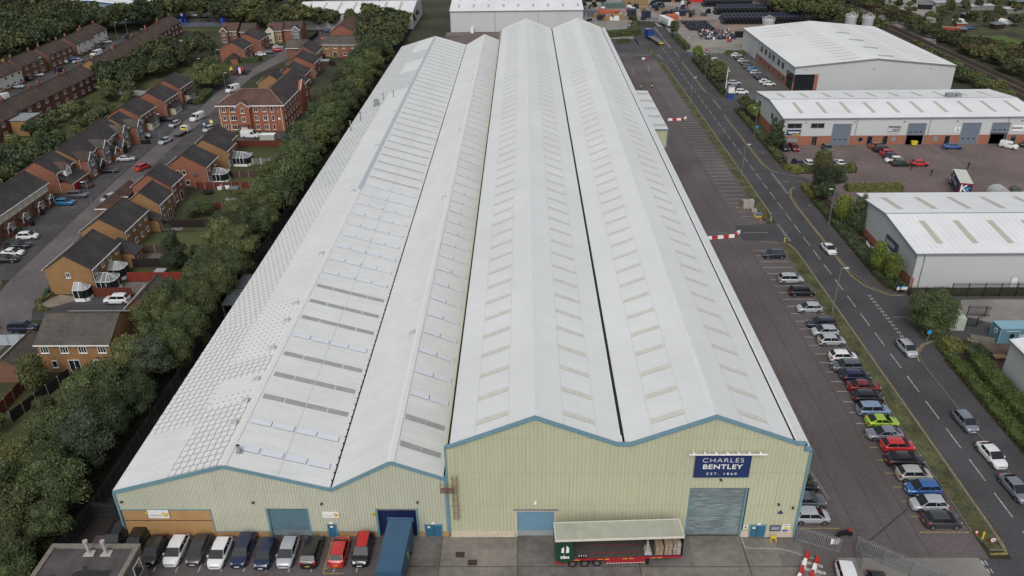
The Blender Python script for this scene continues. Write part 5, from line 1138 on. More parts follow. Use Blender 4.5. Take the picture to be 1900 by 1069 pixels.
# curtain lorry in the paved yard
t = thing('curtain_lorry', 'navy curtain-sided lorry with pale roof and white cab in the paved yard', 'lorry', (96.9, 167.9, .05), math.radians(73))
NV = mat('curtain_navy', (.022, .030, .085), .6, var=.1)
M().use(NV).box(-4.6, -1.27, 1.1, 4.4, 1.27, 3.85).obj('body', t); M().use(mat('pale_roof', (.52, .54, .47), .6)).box(-4.65, -1.3, 3.85, 4.45, 1.3, 3.95).obj('roof', t)
m = M().use(PAINT['white']); loft(m, [(6.6, [(1.15, .5), (1.2, 1.5), (1.12, 2.2), (0, 2.3)]), (6.2, [(1.2, .5), (1.22, 1.5), (1.05, 3.2), (0, 3.3)]), (4.7, [(1.2, .5), (1.22, 1.5), (1.1, 3.4), (0, 3.5)])]); m.obj('cab', t, smooth=30)
M().use(CGLASS).quad((6.58, -1.05, 1.7), (6.58, 1.05, 1.7), (6.3, 1.0, 2.9), (6.3, -1.0, 2.9)).box(5.3, 1.19, 1.7, 6.1, 1.235, 2.6).obj('cab_window', t)
M().use(TRED).box(-4.66, -1.3, 3.6, -4.6, 1.3, 3.9).box(-4.66, -1.3, 1.1, -4.6, -1.2, 3.6).box(-4.66, 1.2, 1.1, -4.6, 1.3, 3.6).obj('rear_frame', t)
text(t, 'K', (-4.7, .35, 2.6), 2.3, WHITE, rot=(PI / 2, 0, -PI / 2), bold=.05); text(t, 'K', (-4.7, -.5, 2.4), 1.6, mat('sky_lettering', (.1, .35, .6), .5), rot=(PI / 2, 0, -PI / 2), bold=.04)
text(t, 'K', (2.6, 1.29, 2.6), 1.8, WHITE, rot=(PI / 2, 0, PI), bold=.04); text(t, 'Kinetic', (-.3, 1.29, 2.4), 1.1, WHITE, rot=(PI / 2, 0, PI))
M().use(BLACK).box(-4.4, -.5, .6, 6.2, .5, 1.1).obj('chassis', t); wheels(t, (-3.0, 5.6), 1.25)
# flat trailer lorry on the far road
t = thing('flatbed_lorry', 'bright blue lorry with empty flat trailer and side posts on the far road', 'lorry', (53.8, 339.5, .05), math.radians(100))
M().use(mat('deck_timber', (.17, .15, .14), .8, var=.2)).box(-9.5, -1.25, 1.2, 4.0, 1.25, 1.4).obj('trailer_deck', t)
m = M().use(PAINT['lorryblue']); loft(m, [(9.2, [(1.15, .5), (1.2, 1.5), (1.15, 2.4), (0, 2.5)]), (8.8, [(1.2, .5), (1.22, 1.5), (1.15, 3.6), (0, 3.7)]), (6.9, [(1.2, .5), (1.22, 1.5), (1.15, 3.6), (0, 3.7)])]); m.obj('cab', t, smooth=30)
m = M().use(PAINT['lorryblue']); m.box(4.0, -1.25, 1.2, 4.2, 1.25, 3.8); m.obj('headboard', t)
for k in range(6): M().use(PAINT['lorryblue']).box(-7.5 + 2.1 * k, -1.3, 1.3, -7.35 + 2.1 * k, -1.18, 3.5).obj('side_post', t)
M().use(CGLASS).box(6.85, -.9, 2.4, 6.9, .9, 3.2).obj('cab_window', t); M().use(BLACK).box(-9, -.5, .7, 8.8, .5, 1.2).obj('chassis', t)
M().use(LEM).box(-9.55, -.6, .7, -9.5, .6, 1.25).obj('warning_board', t); M().use(ORA).box(-9.56, -1.25, .9, -9.5, -.7, 1.2).box(-9.56, .7, .9, -9.5, 1.25, 1.2).obj('tail_light', t)
wheels(t, (-8, -6.6, -5.2, 5.2, 8.2), 1.25)
t = thing('box_trailer', 'white box trailer parked against the dark fence by the far yard', 'trailer', (64.0, 373.3, .05), math.radians(-78)); M().use(PAINT['white']).box(-6, -1.25, 1.1, 6, 1.25, 3.9).obj('body', t); M().use(BLACK).box(-5.5, -.5, .6, 5.5, .5, 1.1).obj('chassis', t); wheels(t, (-4.4, -3.1), 1.25)
# recovery truck
t = thing('tow_truck', 'white recovery truck with grey flat bed driving up the street', 'truck', (-95.8, 216.2, .05), math.radians(80))
M().use(mat('grey_bed', (.10, .11, .12), .6)).box(-3.4, -1.1, .85, .9, 1.1, 1.0).obj('bed', t); m = M().use(PAINT['white']); loft(m, [(3.1, [(.95, .4), (1.0, 1.0), (.9, 1.2), (0, 1.25)]), (2.3, [(1, .4), (1.02, 1.1), (.9, 2.0), (0, 2.1)]), (1.0, [(1, .4), (1.02, 1.1), (.9, 2.1), (0, 2.2)])]); m.obj('cab', t, smooth=30)
M().use(LEM).box(.6, -.6, 1.0, .95, .6, 1.5).box(1.5, -.6, 2.15, 1.7, .6, 2.3).obj('light_bar', t); M().use(CGLASS).box(.985, -.7, 1.3, 1.0, .7, 1.9).obj('rear_window', t)
for x in (2.2, -1.8):
    for s in (-1, 1): link('wheel', WHEEL, t, (x, s * .95, .325))
t = thing('horse_box', 'pale green box trailer on the drive behind the white van', 'trailer', (-69.4, 208.6, .05)); M().use(mat('pale_green_box', (.36, .41, .36), .6)).hexa([(-2, -1, .5), (2, -1, .5), (2, 1, .5), (-2, 1, .5)], [(-1.9, -1, 2.2), (2, -1, 2.2), (2, 1, 2.2), (-1.9, 1, 2.2)]).obj('body', t); M().use(WHITE).box(-2.0, -1.05, 2.2, 2.05, 1.05, 2.28).obj('roof', t)
for s in (-1, 1): link('wheel', WHEEL, t, (0, s * .95, .325))
M().use(BLACK).box(2, -.05, .5, 3.2, .05, .6).obj('tow_bar', t)
t = thing('motorbike', 'dark motorbike with red tail parked behind the open palisade gate', 'motorbike', (35.2, 65.2, .05), math.radians(8))
m = M().use(TYRE); m.tube((-.7, -.05, .3), (-.7, .05, .3), .3, n=16); m.tube((.7, -.05, .3), (.7, .05, .3), .3, n=16); m.obj('wheels', t); m = M().use(BLACK); m.hexa([(-.5, -.15, .35), (.4, -.15, .35), (.4, .15, .35), (-.5, .15, .35)], [(-.75, -.1, .85), (.35, -.12, .95), (.35, .12, .95), (-.75, .1, .85)]); m.tube((.7, 0, .3), (.4, 0, 1.0), .04, n=6); m.tube((.4, -.35, 1.05), (.4, .35, 1.05), .02, n=6); m.obj('frame', t); M().use(RED).box(.3, -.12, .85, .6, .12, 1.05).obj('tank', t)
t = thing('locomotive', 'maroon and yellow goods locomotive on the railway at the top edge', 'locomotive', (155.3, 436, .35), math.radians(90))
M().use(mat('loco_maroon', (.14, .025, .05), .5)).box(-9, -1.3, .9, 9, 1.3, 3.6).obj('body', t); M().use(LEM).box(-9.4, -1.3, .9, -9, 1.3, 3.0).box(9, -1.3, .9, 9.4, 1.3, 3.0).box(-9, -1.32, 1.3, 9, -1.3, 1.6).obj('cab_end', t); M().use(GREYM).box(-8.8, -1.1, 3.6, 8.8, 1.1, 3.8).obj('roof', t); M().use(CGLASS).box(-9.42, -1, 2.2, -9.4, 1, 2.8).obj('cab_window', t); M().use(BLACK).box(-7.5, -1, 0, -4, 1, .9).box(4, -1, 0, 7.5, 1, .9).obj('bogie', t)
# ------------------------------------------------------------------ houses
WCACHE = {}
def win(parent, pos, face, w, h, n=2, door=False, col=None):
    """window part (white frame) with a glass sub-part; face: e, w, s, n = direction it looks"""
    key = (round(w, 2), round(h, 2), n, door)
    if key not in WCACHE:
        f = M().use(WHITE); t = .07
        f.box(-w / 2, -.05, -h / 2, w / 2, .03, -h / 2 + t); f.box(-w / 2, -.05, h / 2 - t, w / 2, .03, h / 2)
        for k in range(n + 1): x = -w / 2 + (w - t) * k / n; f.box(x, -.05, -h / 2 + t, x + t, .03, h / 2 - t)
        if not door: f.box(-w / 2 - .06, -.12, -h / 2 - .08, w / 2 + .06, .03, -h / 2 - .002)
        g = M().use(GLASS).box(-w / 2 + .05, -.02, -h / 2 + .05, w / 2 - .05, .02, h / 2 - .05)
        WCACHE[key] = (f.mesh('window'), g.mesh('glass'))
    rz = dict(s=0, e=PI / 2, n=PI, w=-PI / 2)[face]
    o = link('door' if door else 'window', WCACHE[key][0], parent, pos, rz); link('glass', WCACHE[key][1], o)
    return o
def house(name, label, x, y0, y1, wl_, wr, zr, ze, brick, roof, east=None, west=None, near=None, far=None, rot=0, group=None, gut=True, chim=None, floors=2, cat='house'):
    """gabled house: ridge at x running from y0 to y1 (turned by rot about its near ridge end); wl_/wr = eave distances left/right"""
    t = thing(name, label, cat, (x, y0, 0), rot, group); L_ = y1 - y0; B = HB.get(brick, brick) if isinstance(brick, str) else brick
    R_ = HR[roof] if isinstance(roof, str) else roof
    m = M().use(B); m.profile([(-wl_ + .3, 0), (wr - .3, 0), (wr - .3, ze - .05), (0, zr - .12), (-wl_ + .3, ze - .05)], 0, L_); m.obj('wall', t)
    m = M().use(R_)
    for s, w in ((-1, wl_), (1, wr)):
        e = (s * (w + .05), ze - .12); a = [(0, zr), (e[0], e[1]), (e[0], e[1] - .12), (0, zr - .14)]
        m.profile(a, -.18, L_ + .18)
    m.obj('roof', t)
    m = M().use(mat('ridge_tile', (.075, .055, .045), .9, var=.3, scale=4)).beam((0, -.2, zr + .02), (0, L_ + .2, zr + .02), .26, .12); m.obj('ridge_tiles', t)
    if gut:
        for s, w in ((-1, wl_), (1, wr)): M().use(WHITE).box(s * (w + .06), -.18, ze - .30, s * (w + .16), L_ + .18, ze - .14).obj('gutter', t)
        m = M().use(WHITE); m.tube((wr - .22, .25, 0), (wr - .22, .25, ze - .1), .05, n=6); m.obj('downpipe', t)
    H = ze / floors
    def side(spec, face):
        for (f, fl, w, h, *r) in spec:
            n = r[0] if r else 2
            dr = len(r) > 1
            z = H * fl + (h / 2 + .05 if dr else H * .55)
            if face == 'e': win(t, (wr - .27, L_ * f, z), 'e', w, h, n, dr)
            elif face == 'w': win(t, (-wl_ + .27, L_ * f, z), 'w', w, h, n, dr)
            elif face == 's': win(t, (f, -.03, z), 's', w, h, n, dr)
            else: win(t, (f, L_ + .03, z), 'n', w, h, n, dr)
    for spec, fc in ((east, 'e'), (west, 'w'), (near, 's'), (far, 'n')): side(spec or [], fc)
    if chim:
        for c in chim: M().use(B).box(-.35, L_ * c - .3, zr - .6, .35, L_ * c + .3, zr + .9).use(mat('chimney_pot', (.3, .12, .07), .8)).box(-.22, L_ * c - .15, zr + .9, .22, L_ * c + .15, zr + 1.2).obj('chimney', t)
    return t
def std(n, w=1.15, h=1.15, dr=None, n2=2):
    r = []
    for i in range(n):
        f = (i + .5) / n
        r.append((f, 1, w, h, n2))
        r.append((f, 0, 1.0, 2.05, 1, 1) if (dr is not None and i == dr) else (f, 0, w * 1.1, h, n2))
    return r
def wing(t, x0, x1, yc, w, ze, zr, mt, roof, bay=True, front=True, label=None, glassw=1.4, upper=None, name='gable_wing', fl=2, door=None):
    """small gable pointing +x, from wall x0 out to x1, centred on yc; children hang from the wing's wall"""
    m = M().use(mt if not upper else HB['red']).profile([(yc - w / 2, 0), (yc + w / 2, 0), (yc + w / 2, ze), (yc - w / 2, ze)] if upper else [(yc - w / 2, 0), (yc + w / 2, 0), (yc + w / 2, ze), (yc, zr), (yc - w / 2, ze)], x0, x1, 'x')
    o = m.obj(name, t)
    m = M().use(roof); xb = x0 - (zr - ze) * 1.0
    for s in (-1, 1): m.profile([(yc, zr + .1), (yc + s * (w / 2 + .2), ze - .08), (yc + s * (w / 2 + .2), ze - .2), (yc, zr - .02)], xb - 1.0, x1 + .22, 'x')
    m.obj('roof', o)
    m = M().use(WHITE)
    for s in (-1, 1): m.beam((x1 + .27, yc, zr + .02), (x1 + .27, yc + s * (w / 2 + .22), ze - .16), .08, .22)
    m.obj('bargeboard', o)
    if upper: M().use(upper).profile([(yc - w / 2 - .02, 2.0), (yc + w / 2 + .02, 2.0), (yc + w / 2 + .02, ze), (yc, zr), (yc - w / 2 - .02, ze)], x1 - .3, x1 + .06, 'x').obj('upper_panel', o)
    xw = x1 + (.08 if upper else .03)
    if fl == 2: win(o, (xw, yc, ze - 1.05), 'e', min(glassw, w * .7), 1.25, 3)
    if door: M().use(door).box(x1 + .01, yc - w * .38, 0, x1 + .06, yc + w * .38, 2.1).obj('garage_door', o)
    elif front: win(o, (xw if not upper else x1 + .03, yc, 1.25), 'e', min(glassw, w * .7), 1.25, 3)
    return o
def conserv(t, x, y, w, d, white_roof=False, hip=True):
    """white framed conservatory against x (wall), going +x by d, centred y, width w along y"""
    m = M().use(WHITE)
    def fr(a, b): m.beam(a, b, .07, .07)
    x1 = x + d; H = 2.2
    cs = [(x, y - w / 2), (x1 - .6, y - w / 2), (x1, y - w / 4), (x1, y + w / 4), (x1 - .6, y + w / 2), (x, y + w / 2)]
    apx = [(x, y, 3.2), (x + d * .5, y, 3.2)]
    for a, b in zip(cs, cs[1:]):
        n = max(1, int(math.dist(a, b) / .8))
        for k in range(n + 1): p = (a[0] + (b[0] - a[0]) * k / n, a[1] + (b[1] - a[1]) * k / n); fr((*p, .0), (*p, H)); q = apx[1] if p[0] > x + d * .5 else (p[0], y, 3.2); fr((*p, H), q)
        fr((*a, H), (*b, H)); fr((*a, .6), (*b, .6)); fr((*a, .05), (*b, .05))
    fr(apx[0], apx[1]); o = m.obj('conservatory', t)
    g = M().use(mat('conservatory_roof', (.30, .32, .32) if white_roof else (.13, .15, .16), .3, var=.1) if white_roof else mat('conservatory_glass_roof', (.16, .18, .19), .15, spec=.8))
    g.quad((x, y - w / 2, H - .04), (x1 - .6, y - w / 2, H - .04), (x + d * .5, y, 3.15), (x, y, 3.15)); g.quad((x, y + w / 2, H - .04), (x, y, 3.15), (x + d * .5, y, 3.15), (x1 - .6, y + w / 2, H - .04))
    for a, b in ((1, 2), (2, 3), (3, 4)): g.quad((*cs[a], H - .04), (*cs[b], H - .04), (x + d * .5, y, 3.15))
    g.obj('roof_glass', o)
    g = M().use(GLASS)
    for a, b in zip(cs, cs[1:]): g.quad((*a, .62), (*b, .62), (*b, H - .05), (*a, H - .05))
    g.obj('glass', o); M().use(WHITE).prism([(c[0], c[1]) for c in cs], .0, .55).obj('base', o)
EG = 'houses backing on to the tree belt'
h = house('brick_house', 'orange brick semi with dark roof and two white conservatories by the red fence', -79.5, 122.6, 133.4, 4.3, 4.3, 7.7, 5.0, 'orange', 'slate', east=std(4, .95, 1.0), near=[(-.2, .95, .75, 1.0)], group=EG)
conserv(h, 4.05, 2.0, 3.4, 3.2); conserv(h, 4.05, 6.6, 3.2, 2.6, True); conserv(h, 1.5, -1.6, 2.4, 2.4, True)
m = M().use(HB['orange']).box(-.0, 11.0, 0, 6.3, 14.6, 2.4); g = m.obj('side_extension', h); M().use(HR['slate']).profile([(2.0, 4.3), (6.6, 2.3), (6.6, 2.15), (2.0, 4.1)], 10.9, 14.8).obj('roof', g); win(g, (6.33, 12.8, 1.2), 'e', .9, 1.9, 1, True)
h = house('brick_house', 'orange brick semi with dark roof and paved back yard, second up the street', -81.0, 138.6, 149.2, 4.3, 4.5, 7.7, 5.0, 'orange', 'slate', east=std(4, .9, 1.0), near=[], group=EG)
m = M().use(HB['orange']).box(0, 10.8, 0, 6.0, 13.4, 2.4); g = m.obj('side_extension', h); M().use(HR['slate']).profile([(2.0, 4.2), (6.3, 2.3), (6.3, 2.15), (2.0, 4.0)], 10.7, 13.6).obj('roof', g); win(g, (6.03, 12.1, 1.2), 'e', .9, 1.9, 1, True)
h = house('brick_house', 'small orange brick house with white patio doors, third up the street', -79.0, 152.2, 158.9, 3.9, 3.7, 7.7, 5.0, 'orange', 'slate', east=[(.25, 1, 1.1, 1.1), (.75, 1, .6, .8, 1), (.22, 0, 1.0, 1.3), (.62, 0, 1.8, 2.05, 2, 1)], near=[(-.4, .95, .7, 1.0)], group=EG)
h = house('brick_house', 'red brick house with white back doors between the two orange ones', -81.7, 162.6, 169.4, 4.2, 4.8, 7.8, 5.0, 'red', 'slate', east=[(.25, 1, 1.2, 1.1), (.75, 1, .9, .9, 1), (.25, 0, 1.3, 1.3), (.68, 0, 1.3, 2.05, 1, 1)], near=[], group=EG)
for yo, zz, lab in ((0, 1, 0), (-7.0, 0, 0)):
    m = M().use(HB['brown']).box(-9.6, 1.0 + yo, 0, -6.0, 7.0 + yo - (1 if yo else 0), 2.3); g = m.obj('garage', h); M().use(HR['redbrown']).profile([(-9.9, 2.3), (-7.8, 3.9), (-5.7, 2.3), (-5.7, 2.15), (-9.9, 2.15)], .8 + yo, 7.2 + yo - (1 if yo else 0)).obj('garage_roof', g); M().use(WHITE).box(-9.9, .72 + yo, 2.1, -5.7, .8 + yo, 2.3).obj('fascia', g)
h = house('brick_house', 'red brick house with big blank gable and white conservatory frame', -78.9, 175.0, 182.6, 4.6, 5.3, 7.9, 5.0, 'red', 'slate', east=[(.25, 1, 1.0, 1.1), (.8, 1, 1.2, 1.1), (.2, 0, .9, 1.2)], near=[(-1.6, .9, .75, 1.1, 1), (-.2, .9, .75, 1.1, 1), (0.2, -.1, .9, 1.1, 1)], group=EG)
conserv(h, 5.2, 4.2, 3.8, 3.3)
M().use(GREYM).tube((2.4, -.4, 3.2), (2.4, -.28, 3.25), .55, .45, n=16).obj('satellite_dish', h)
h = house('brick_house', 'orange brick house with dark-roofed sun room at the back', -78.2, 186.6, 193.0, 4.4, 5.6, 7.9, 5.0, 'orange', 'slate', east=[(.2, 1, .9, 1.1), (.75, 1, 1.2, 1.1), (.2, 0, .9, 1.2)], near=[], group=EG)
conserv(h, 5.5, 4.6, 4.2, 4.2); h.name = 'brick_house'
h = house('brick_house', 'small house with plain dark roof tucked behind the sun room house', -78.9, 194.0, 199.4, 4.0, 4.6, 7.8, 5.0, 'orange', 'slate', east=[(.5, 1, 1.0, 1.1)], group=EG)
h = house('brick_house', 'wide brick house seen from behind, grey-brown mossy roof facing the camera beside the trees', -71.2, 102.4, 112.6, 5.3, 3.6, 7.5, 5.0, 'orange', 'grey', rot=0, group=EG) if False else None
h = house('brick_house', 'wide brick house seen from behind, mossy brown roof facing the camera beside the trees', -60.8, 103.2, 114.0, 5.2, 5.2, 7.5, 5.0, 'orange', 'grey', west=None, rot=PI / 2, group=EG,
          west_=None) if False else house('brick_house', 'wide brick house seen from behind, mossy brown roof facing the camera beside the trees', -61.0, 103.0, 113.9, 5.0, 5.0, 7.5, 5.0, 'orange', 'grey', west=[(.90, 1, 1.2, 1.1, 3), (.63, 1, 1.2, 1.1, 3), (.38, 1, 1.2, 1.1, 3), (.12, 1, 1.2, 1.1, 3), (.82, 0, .8, 1.2, 1), (.55, 0, 1.7, 2.05, 2, 1), (.2, 0, 1.7, 2.05, 2, 1)], rot=PI / 2, group=EG)
h = house('garage', 'low brick garage with steep tiled roof beside the white four-by-four', -63.4, 113.5, 121.5, 2.6, 2.4, 4.4, 2.4, 'brown', 'grey', group=None, floors=1, cat='garage')
h = house('garage', 'low grey-roofed garage behind the pale blue fence', -75.5, 95.5, 103.5, 2.6, 2.4, 4.2, 2.4, 'brown', 'grey', floors=1, cat='garage')
h = house('brick_house', 'orange brick end gable poking out above the apartment block roof', -80.9, 254.8, 262, 4.6, 3.6, 7.6, 5.0, 'orange', 'slate', group=EG)
h = house('brick_house', 'red brick house with small dormers above the apartment block, dark roof', -78.0, 265.0, 273.5, 4.2, 5.6, 7.6, 5.0, 'red', 'slate', east=std(2), group=EG)
h = house('brick_house', 'red brick house with white window on its far corner, middle of the stepped far row', -79.3, 281.5, 292, 3.6, 6.0, 7.7, 5.0, 'red', 'slate', east=std(2), group=EG)
h = house('brick_house', 'tall red gabled house with grey dormered roof at the end of the stepped far row', -81.3, 299, 309.5, 3.6, 4.8, 7.7, 5.0, 'red', 'slate', east=std(3), group=EG)
h = house('brick_house', 'low mossy-roofed house at the bend of the far street', -83.5, 316.5, 324.5, 4, 4, 6.6, 4.2, 'brown', 'grey', rot=PI / 2, group=EG)
# houses facing the camera at the far end
h = house('brick_house', 'orange brick house with white french doors at the back of the far gardens', -71.4, 319, 325.5, 4.5, 4.5, 7.5, 5.0, 'orange', 'grey', west=[(.75, 1, 1.2, 1.1, 2), (.25, 1, 1.3, 1.1, 3), (.7, 0, 1, .9), (.28, 0, 1.4, 2.05, 2, 1)], rot=PI / 2, group='far houses')
h = house('brick_house', 'red brick house beside the tree belt at the back of the far gardens', -64, 318.5, 326, 4.5, 4.5, 7.5, 5.0, 'red', 'grey', west=[(.75, 1, 1.1, 1.1, 2), (.25, 1, 1.2, 1.1, 3), (.7, 0, 1.3, 1.2)], rot=PI / 2, group='far houses')
h = house('brick_house', 'long stepped red brick house at the top of the far cul-de-sac', -75.8, 341.5, 372, 4.8, 5.2, 7.6, 5.0, 'red', 'redbrown', east=std(6), group='far houses')
for i, (xa, xb, yy, br, lab, g) in enumerate([(-127.5, -120.6, 349.5, 'brown', 'far house with brick gabled bay at the left of the row facing the camera', HB['brown']), (-118.8, -112.8, 348, 'red', 'plain far house with red gable in the row facing the camera', None), (-107.8, -101.8, 349.5, 'orange', 'far house with white rendered gable bay in the row facing the camera', CREAMR), (-101.6, -94.0, 351.5, 'red', 'far house with dark gabled bay at the right of the row facing the camera', TILEHUNG)]):
    h = house('brick_house', lab, xb, yy, yy + xb - xa, 5.2, 4.6, 7.6, 5.0, br, 'redbrown' if i % 2 == 0 else 'brown', west=std(3) if not g else [(.15, 1, 1.3, 1.1, 3), (.5, 1, 1.0, 1.1), (.15, 0, 1.3, 1.2)], rot=PI / 2, group='far houses')
    if g:
        k = (xb - xa) * .75 if i < 3 else (xb - xa) * .25
        # bay towards the camera: local -x after the turn
        m = M().use(g).profile([(k - 1.6, 0), (k + 1.6, 0), (k + 1.6, 4.9), (k, 6.5), (k - 1.6, 4.9)], -6.4, -4.8, 'x'); o = m.obj('gable_bay', h)
        m = M().use(WHITE)
        for s in (-1, 1): m.beam((-6.5, k, 6.55), (-6.5, k + s * 1.8, 4.75), .08, .2)
        m.obj('bargeboard', o); m = M().use(HR['brown'])
        for s in (-1, 1): m.profile([(k, 6.62), (k + s * 1.8, 4.85), (k + s * 1.8, 4.73), (k, 6.5)], -6.45, -2.0, 'x')
        m.obj('roof', o); win(o, (-6.43, k, 3.9), 'w', 1.4, 1.2, 3); win(o, (-6.43, k, 1.3), 'w', 1.4, 1.3, 3)
h = house('brick_house', 'red gabled house turned sideways with attached garage beside the playground', -110.4, 307.5, 318, 5.2, 4.4, 7.6, 5.0, 'red', 'slate', east=std(2), group='far houses')
m = M().use(HB['red']).profile([(-1.6, 0), (2.4, 0), (2.4, 2.2), (.4, 3.6), (-1.6, 2.2)], -3.2, -.02); g = m.obj('garage', h); M().use(HR['slate']).profile([(-1.8, 2.15), (.4, 3.75), (2.6, 2.15), (2.6, 2.0), (-1.8, 2.0)], -3.4, -.02).obj('roof', g)
h = house('brick_house', 'red gabled house with bay and porch just right of a small dark-roofed one', -111.0, 325, 337, 4.2, 6.2, 7.6, 5.0, 'red', 'slate', east=std(2), group='far houses')
# west side of the near street
WG = 'houses along the west side of the street'
PANE = []
h = house('terraced_house', 'long terrace with cream upper strip and small white gabled porches at the left edge', -110.0, 131, 165.4, 4.6, 4.4, 7.7, 5.0, 'brown', 'slate', east=[(f / 14 + .02, 1, .8, 1.0, 1 + f % 2) for f in range(0, 14)], group=WG)
M().use(CREAMR).box(4.06, .2, 3.05, 4.16, 34.2, 4.75).obj('render_strip', h)
for k, yy in enumerate((3.5, 9.5, 16.5, 22.0, 28.0, 32.5)):
    o = M().use(HB['dark']).box(4.15, yy - .9, 0, 5.3, yy + .9, .9).obj('porch', h)
    m = M().use(WHITE); [m.box(5.2, yy + s * .85 - .05, 0, 5.3, yy + s * .85 + .05, 2.1) for s in (-1, 1)]; [m.beam((5.45, yy, 2.95), (5.45, yy + s * 1.1, 2.0), .08, .2) for s in (-1, 1)]; m.box(5.2, yy - .9, 1.95, 5.3, yy + .9, 2.1); m.obj('porch_frame', o)
    m = M().use(HR['brown']); [m.profile([(yy, 3.0), (yy + s * 1.15, 2.05), (yy + s * 1.15, 1.95), (yy, 2.88)], 4.16, 5.5, 'x') for s in (-1, 1)]; m.obj('porch_roof', o)
    if k < 5: win(h, (4.13, yy + 2.6, 1.3), 'e', 1.5, 1.3, 3)
h = house('brick_house', 'house with white gabled dormer over red garage doors', -111.2, 171.4, 179.2, 4.9, 4.4, 7.8, 5.0, 'red', 'slate', east=[(.85, 1, 1.0, 1.0)], group=WG)
o = M().use(HB['red']).box(4.12, 0.3, 0, 7.0, 7.6, 2.3).obj('garage', h); M().use(HR['slate']).profile([(4.1, 3.9), (7.3, 2.3), (7.3, 2.15), (4.1, 3.75)], .1, 7.8).obj('garage_roof', o)
GR = mat('red_garage_door', (.34, .015, .025), .5); M().use(GR).box(7.01, .9, 0, 7.06, 3.3, 2.0).box(7.01, 3.9, 0, 7.06, 4.7, 2.0).obj('garage_door', o); M().use(WHITE).box(7.25, .1, 2.1, 7.35, 7.8, 2.28).box(7.0, .6, 0, 7.06, .85, 2.05).obj('fascia', o)
m = M().use(RENDERW).profile([(2.3, 3.2), (4.7, 3.2), (4.7, 5.0), (3.5, 6.3), (2.3, 5.0)], 3.0, 5.2, 'x'); o = m.obj('dormer', h); m = M().use(HR['redbrown'])
for s in (-1, 1): m.profile([(3.5, 6.45), (3.5 + s * 1.4, 5.0), (3.5 + s * 1.4, 4.88), (3.5, 6.3)], 1.2, 5.3, 'x')
m.obj('roof', o); win(o, (5.23, 3.5, 4.4), 'e', .8, 1.1, 2)
h = house('brick_house', 'orange brick gabled house with grey bay and open dark garage', -110.6, 180.2, 188.0, 4.9, 4.6, 7.9, 5.0, 'orange', 'slate', east=[(.85, 1, .9, .9)], group=WG)
wing(h, 4.2, 6.6, 1.9, 3.3, 4.9, 6.4, HB['orange'], HR['brown'], upper=TILEHUNG); wing(h, 4.2, 6.9, 5.6, 3.0, 2.2, 3.5, HB['brown'], HR['slate'], fl=1, door=DARK, name='garage')
h = house('brick_house', 'red brick gabled house with tall grey bay and brick garage gable', -111.2, 189.2, 198.0, 4.8, 4.8, 7.9, 5.0, 'red', 'slate', east=[(.9, 1, .9, .9)], group=WG)
wing(h, 4.4, 6.4, 2.2, 3.2, 4.9, 6.4, HB['red'], HR['grey'], upper=TILEHUNG); wing(h, 4.4, 6.9, 5.8, 3.0, 2.2, 3.5, HB['red'], HR['slate'], fl=1, name='front_room')
h = house('brick_house', 'house with plain dark roof between two grey-bayed neighbours', -111.8, 198.8, 206.0, 4.6, 4.8, 7.9, 5.0, 'orange', 'slate', east=[(.2, 1, .9, .9)], group=WG)
wing(h, 4.4, 6.2, 5.3, 3.2, 4.9, 6.4, HB['orange'], HR['grey'], upper=TILEHUNG); wing(h, 4.4, 7.0, 1.6, 2.8, 2.2, 3.6, HB['orange'], HR['slate'], fl=1, door=DARK, name='garage')
h = house('brick_house', 'house with two-storey grey bay nearest the low black fence', -110.2, 206.6, 212.6, 4.6, 4.2, 7.7, 5.0, 'orange', 'slate', group=WG)
wing(h, 3.9, 6.3, 2.6, 3.4, 4.9, 6.4, HB['orange'], HR['grey'], upper=TILEHUNG)
for k, (x, ya, yb, lab) in enumerate(((-112.0, 217.6, 228.2, 'dark-roofed red house with long white porch, first above the bay-windowed group'), (-111.4, 233.2, 243.6, 'dark-roofed red house with white-columned porch, second above the bay-windowed group'), (-112.6, 248.4, 258.6, 'topmost dark-roofed red house on the west side of the street'))):
    h = house('brick_house', lab, x, ya, yb, 5.0, 4.8, 7.7, 5.0, 'red', 'slate', east=[(.12, 1, .9, 1.1, 1), (.38, 1, .7, .9, 1), (.62, 1, .7, .9, 1), (.88, 1, .9, 1.1, 1)], group=WG)
    o = M().use(CREAMR).box(4.5, 3.0, 0, 6.0, 8.2, 2.0).obj('porch', h); M().use(HR['slate']).profile([(4.4, 3.2), (6.3, 2.2), (6.3, 2.05), (4.4, 3.05)], 2.6, 8.6).obj('porch_roof', o)
    for q in range(4): win(o, (6.03, 3.7 + 1.3 * q, 1.1), 'e', .8, 1.5, 1)
# terraces further west
def step_terrace(xr, ys, label, wl_=4.6, wr=4.4, brick='dark', roof='brown', zs=7.7, near_b='red', grp=None, ren=None):
    for i, (a, b, dx) in enumerate(ys):
        h = house('terraced_house', label.format(o=ORD[i]), xr + dx, a, b - .02, wl_, wr, zs + .0 * i, 5.1, brick if i else near_b, roof, east=std(max(2, int((b - a) / 4)), 1.5, 1.1, n2=3), group=grp, chim=(.12, .88), gut=False)
        if ren and i in ren: M().use(RENDERW).box(wr - .33, .4, 1.0, wr - .285, b - a - .4, 4.6).obj('rendered_front', h)
step_terrace(-149.2, [(222, 241, 0), (241.3, 257, .2), (257.3, 270, .3)], 'brown-roofed terrace block behind the gardens, {o} from the near end', grp='terrace behind the gardens', near_b='dark')
step_terrace(-150.5, [(278.5, 299, 0), (299.2, 318, -1.5), (318.2, 335, -3.0), (335.2, 352, -5.0), (352.2, 369, -7.0)], 'block of the long stepped brown-roofed terrace, {o} from its orange gable', near_b='orange', grp='long stepped terrace')
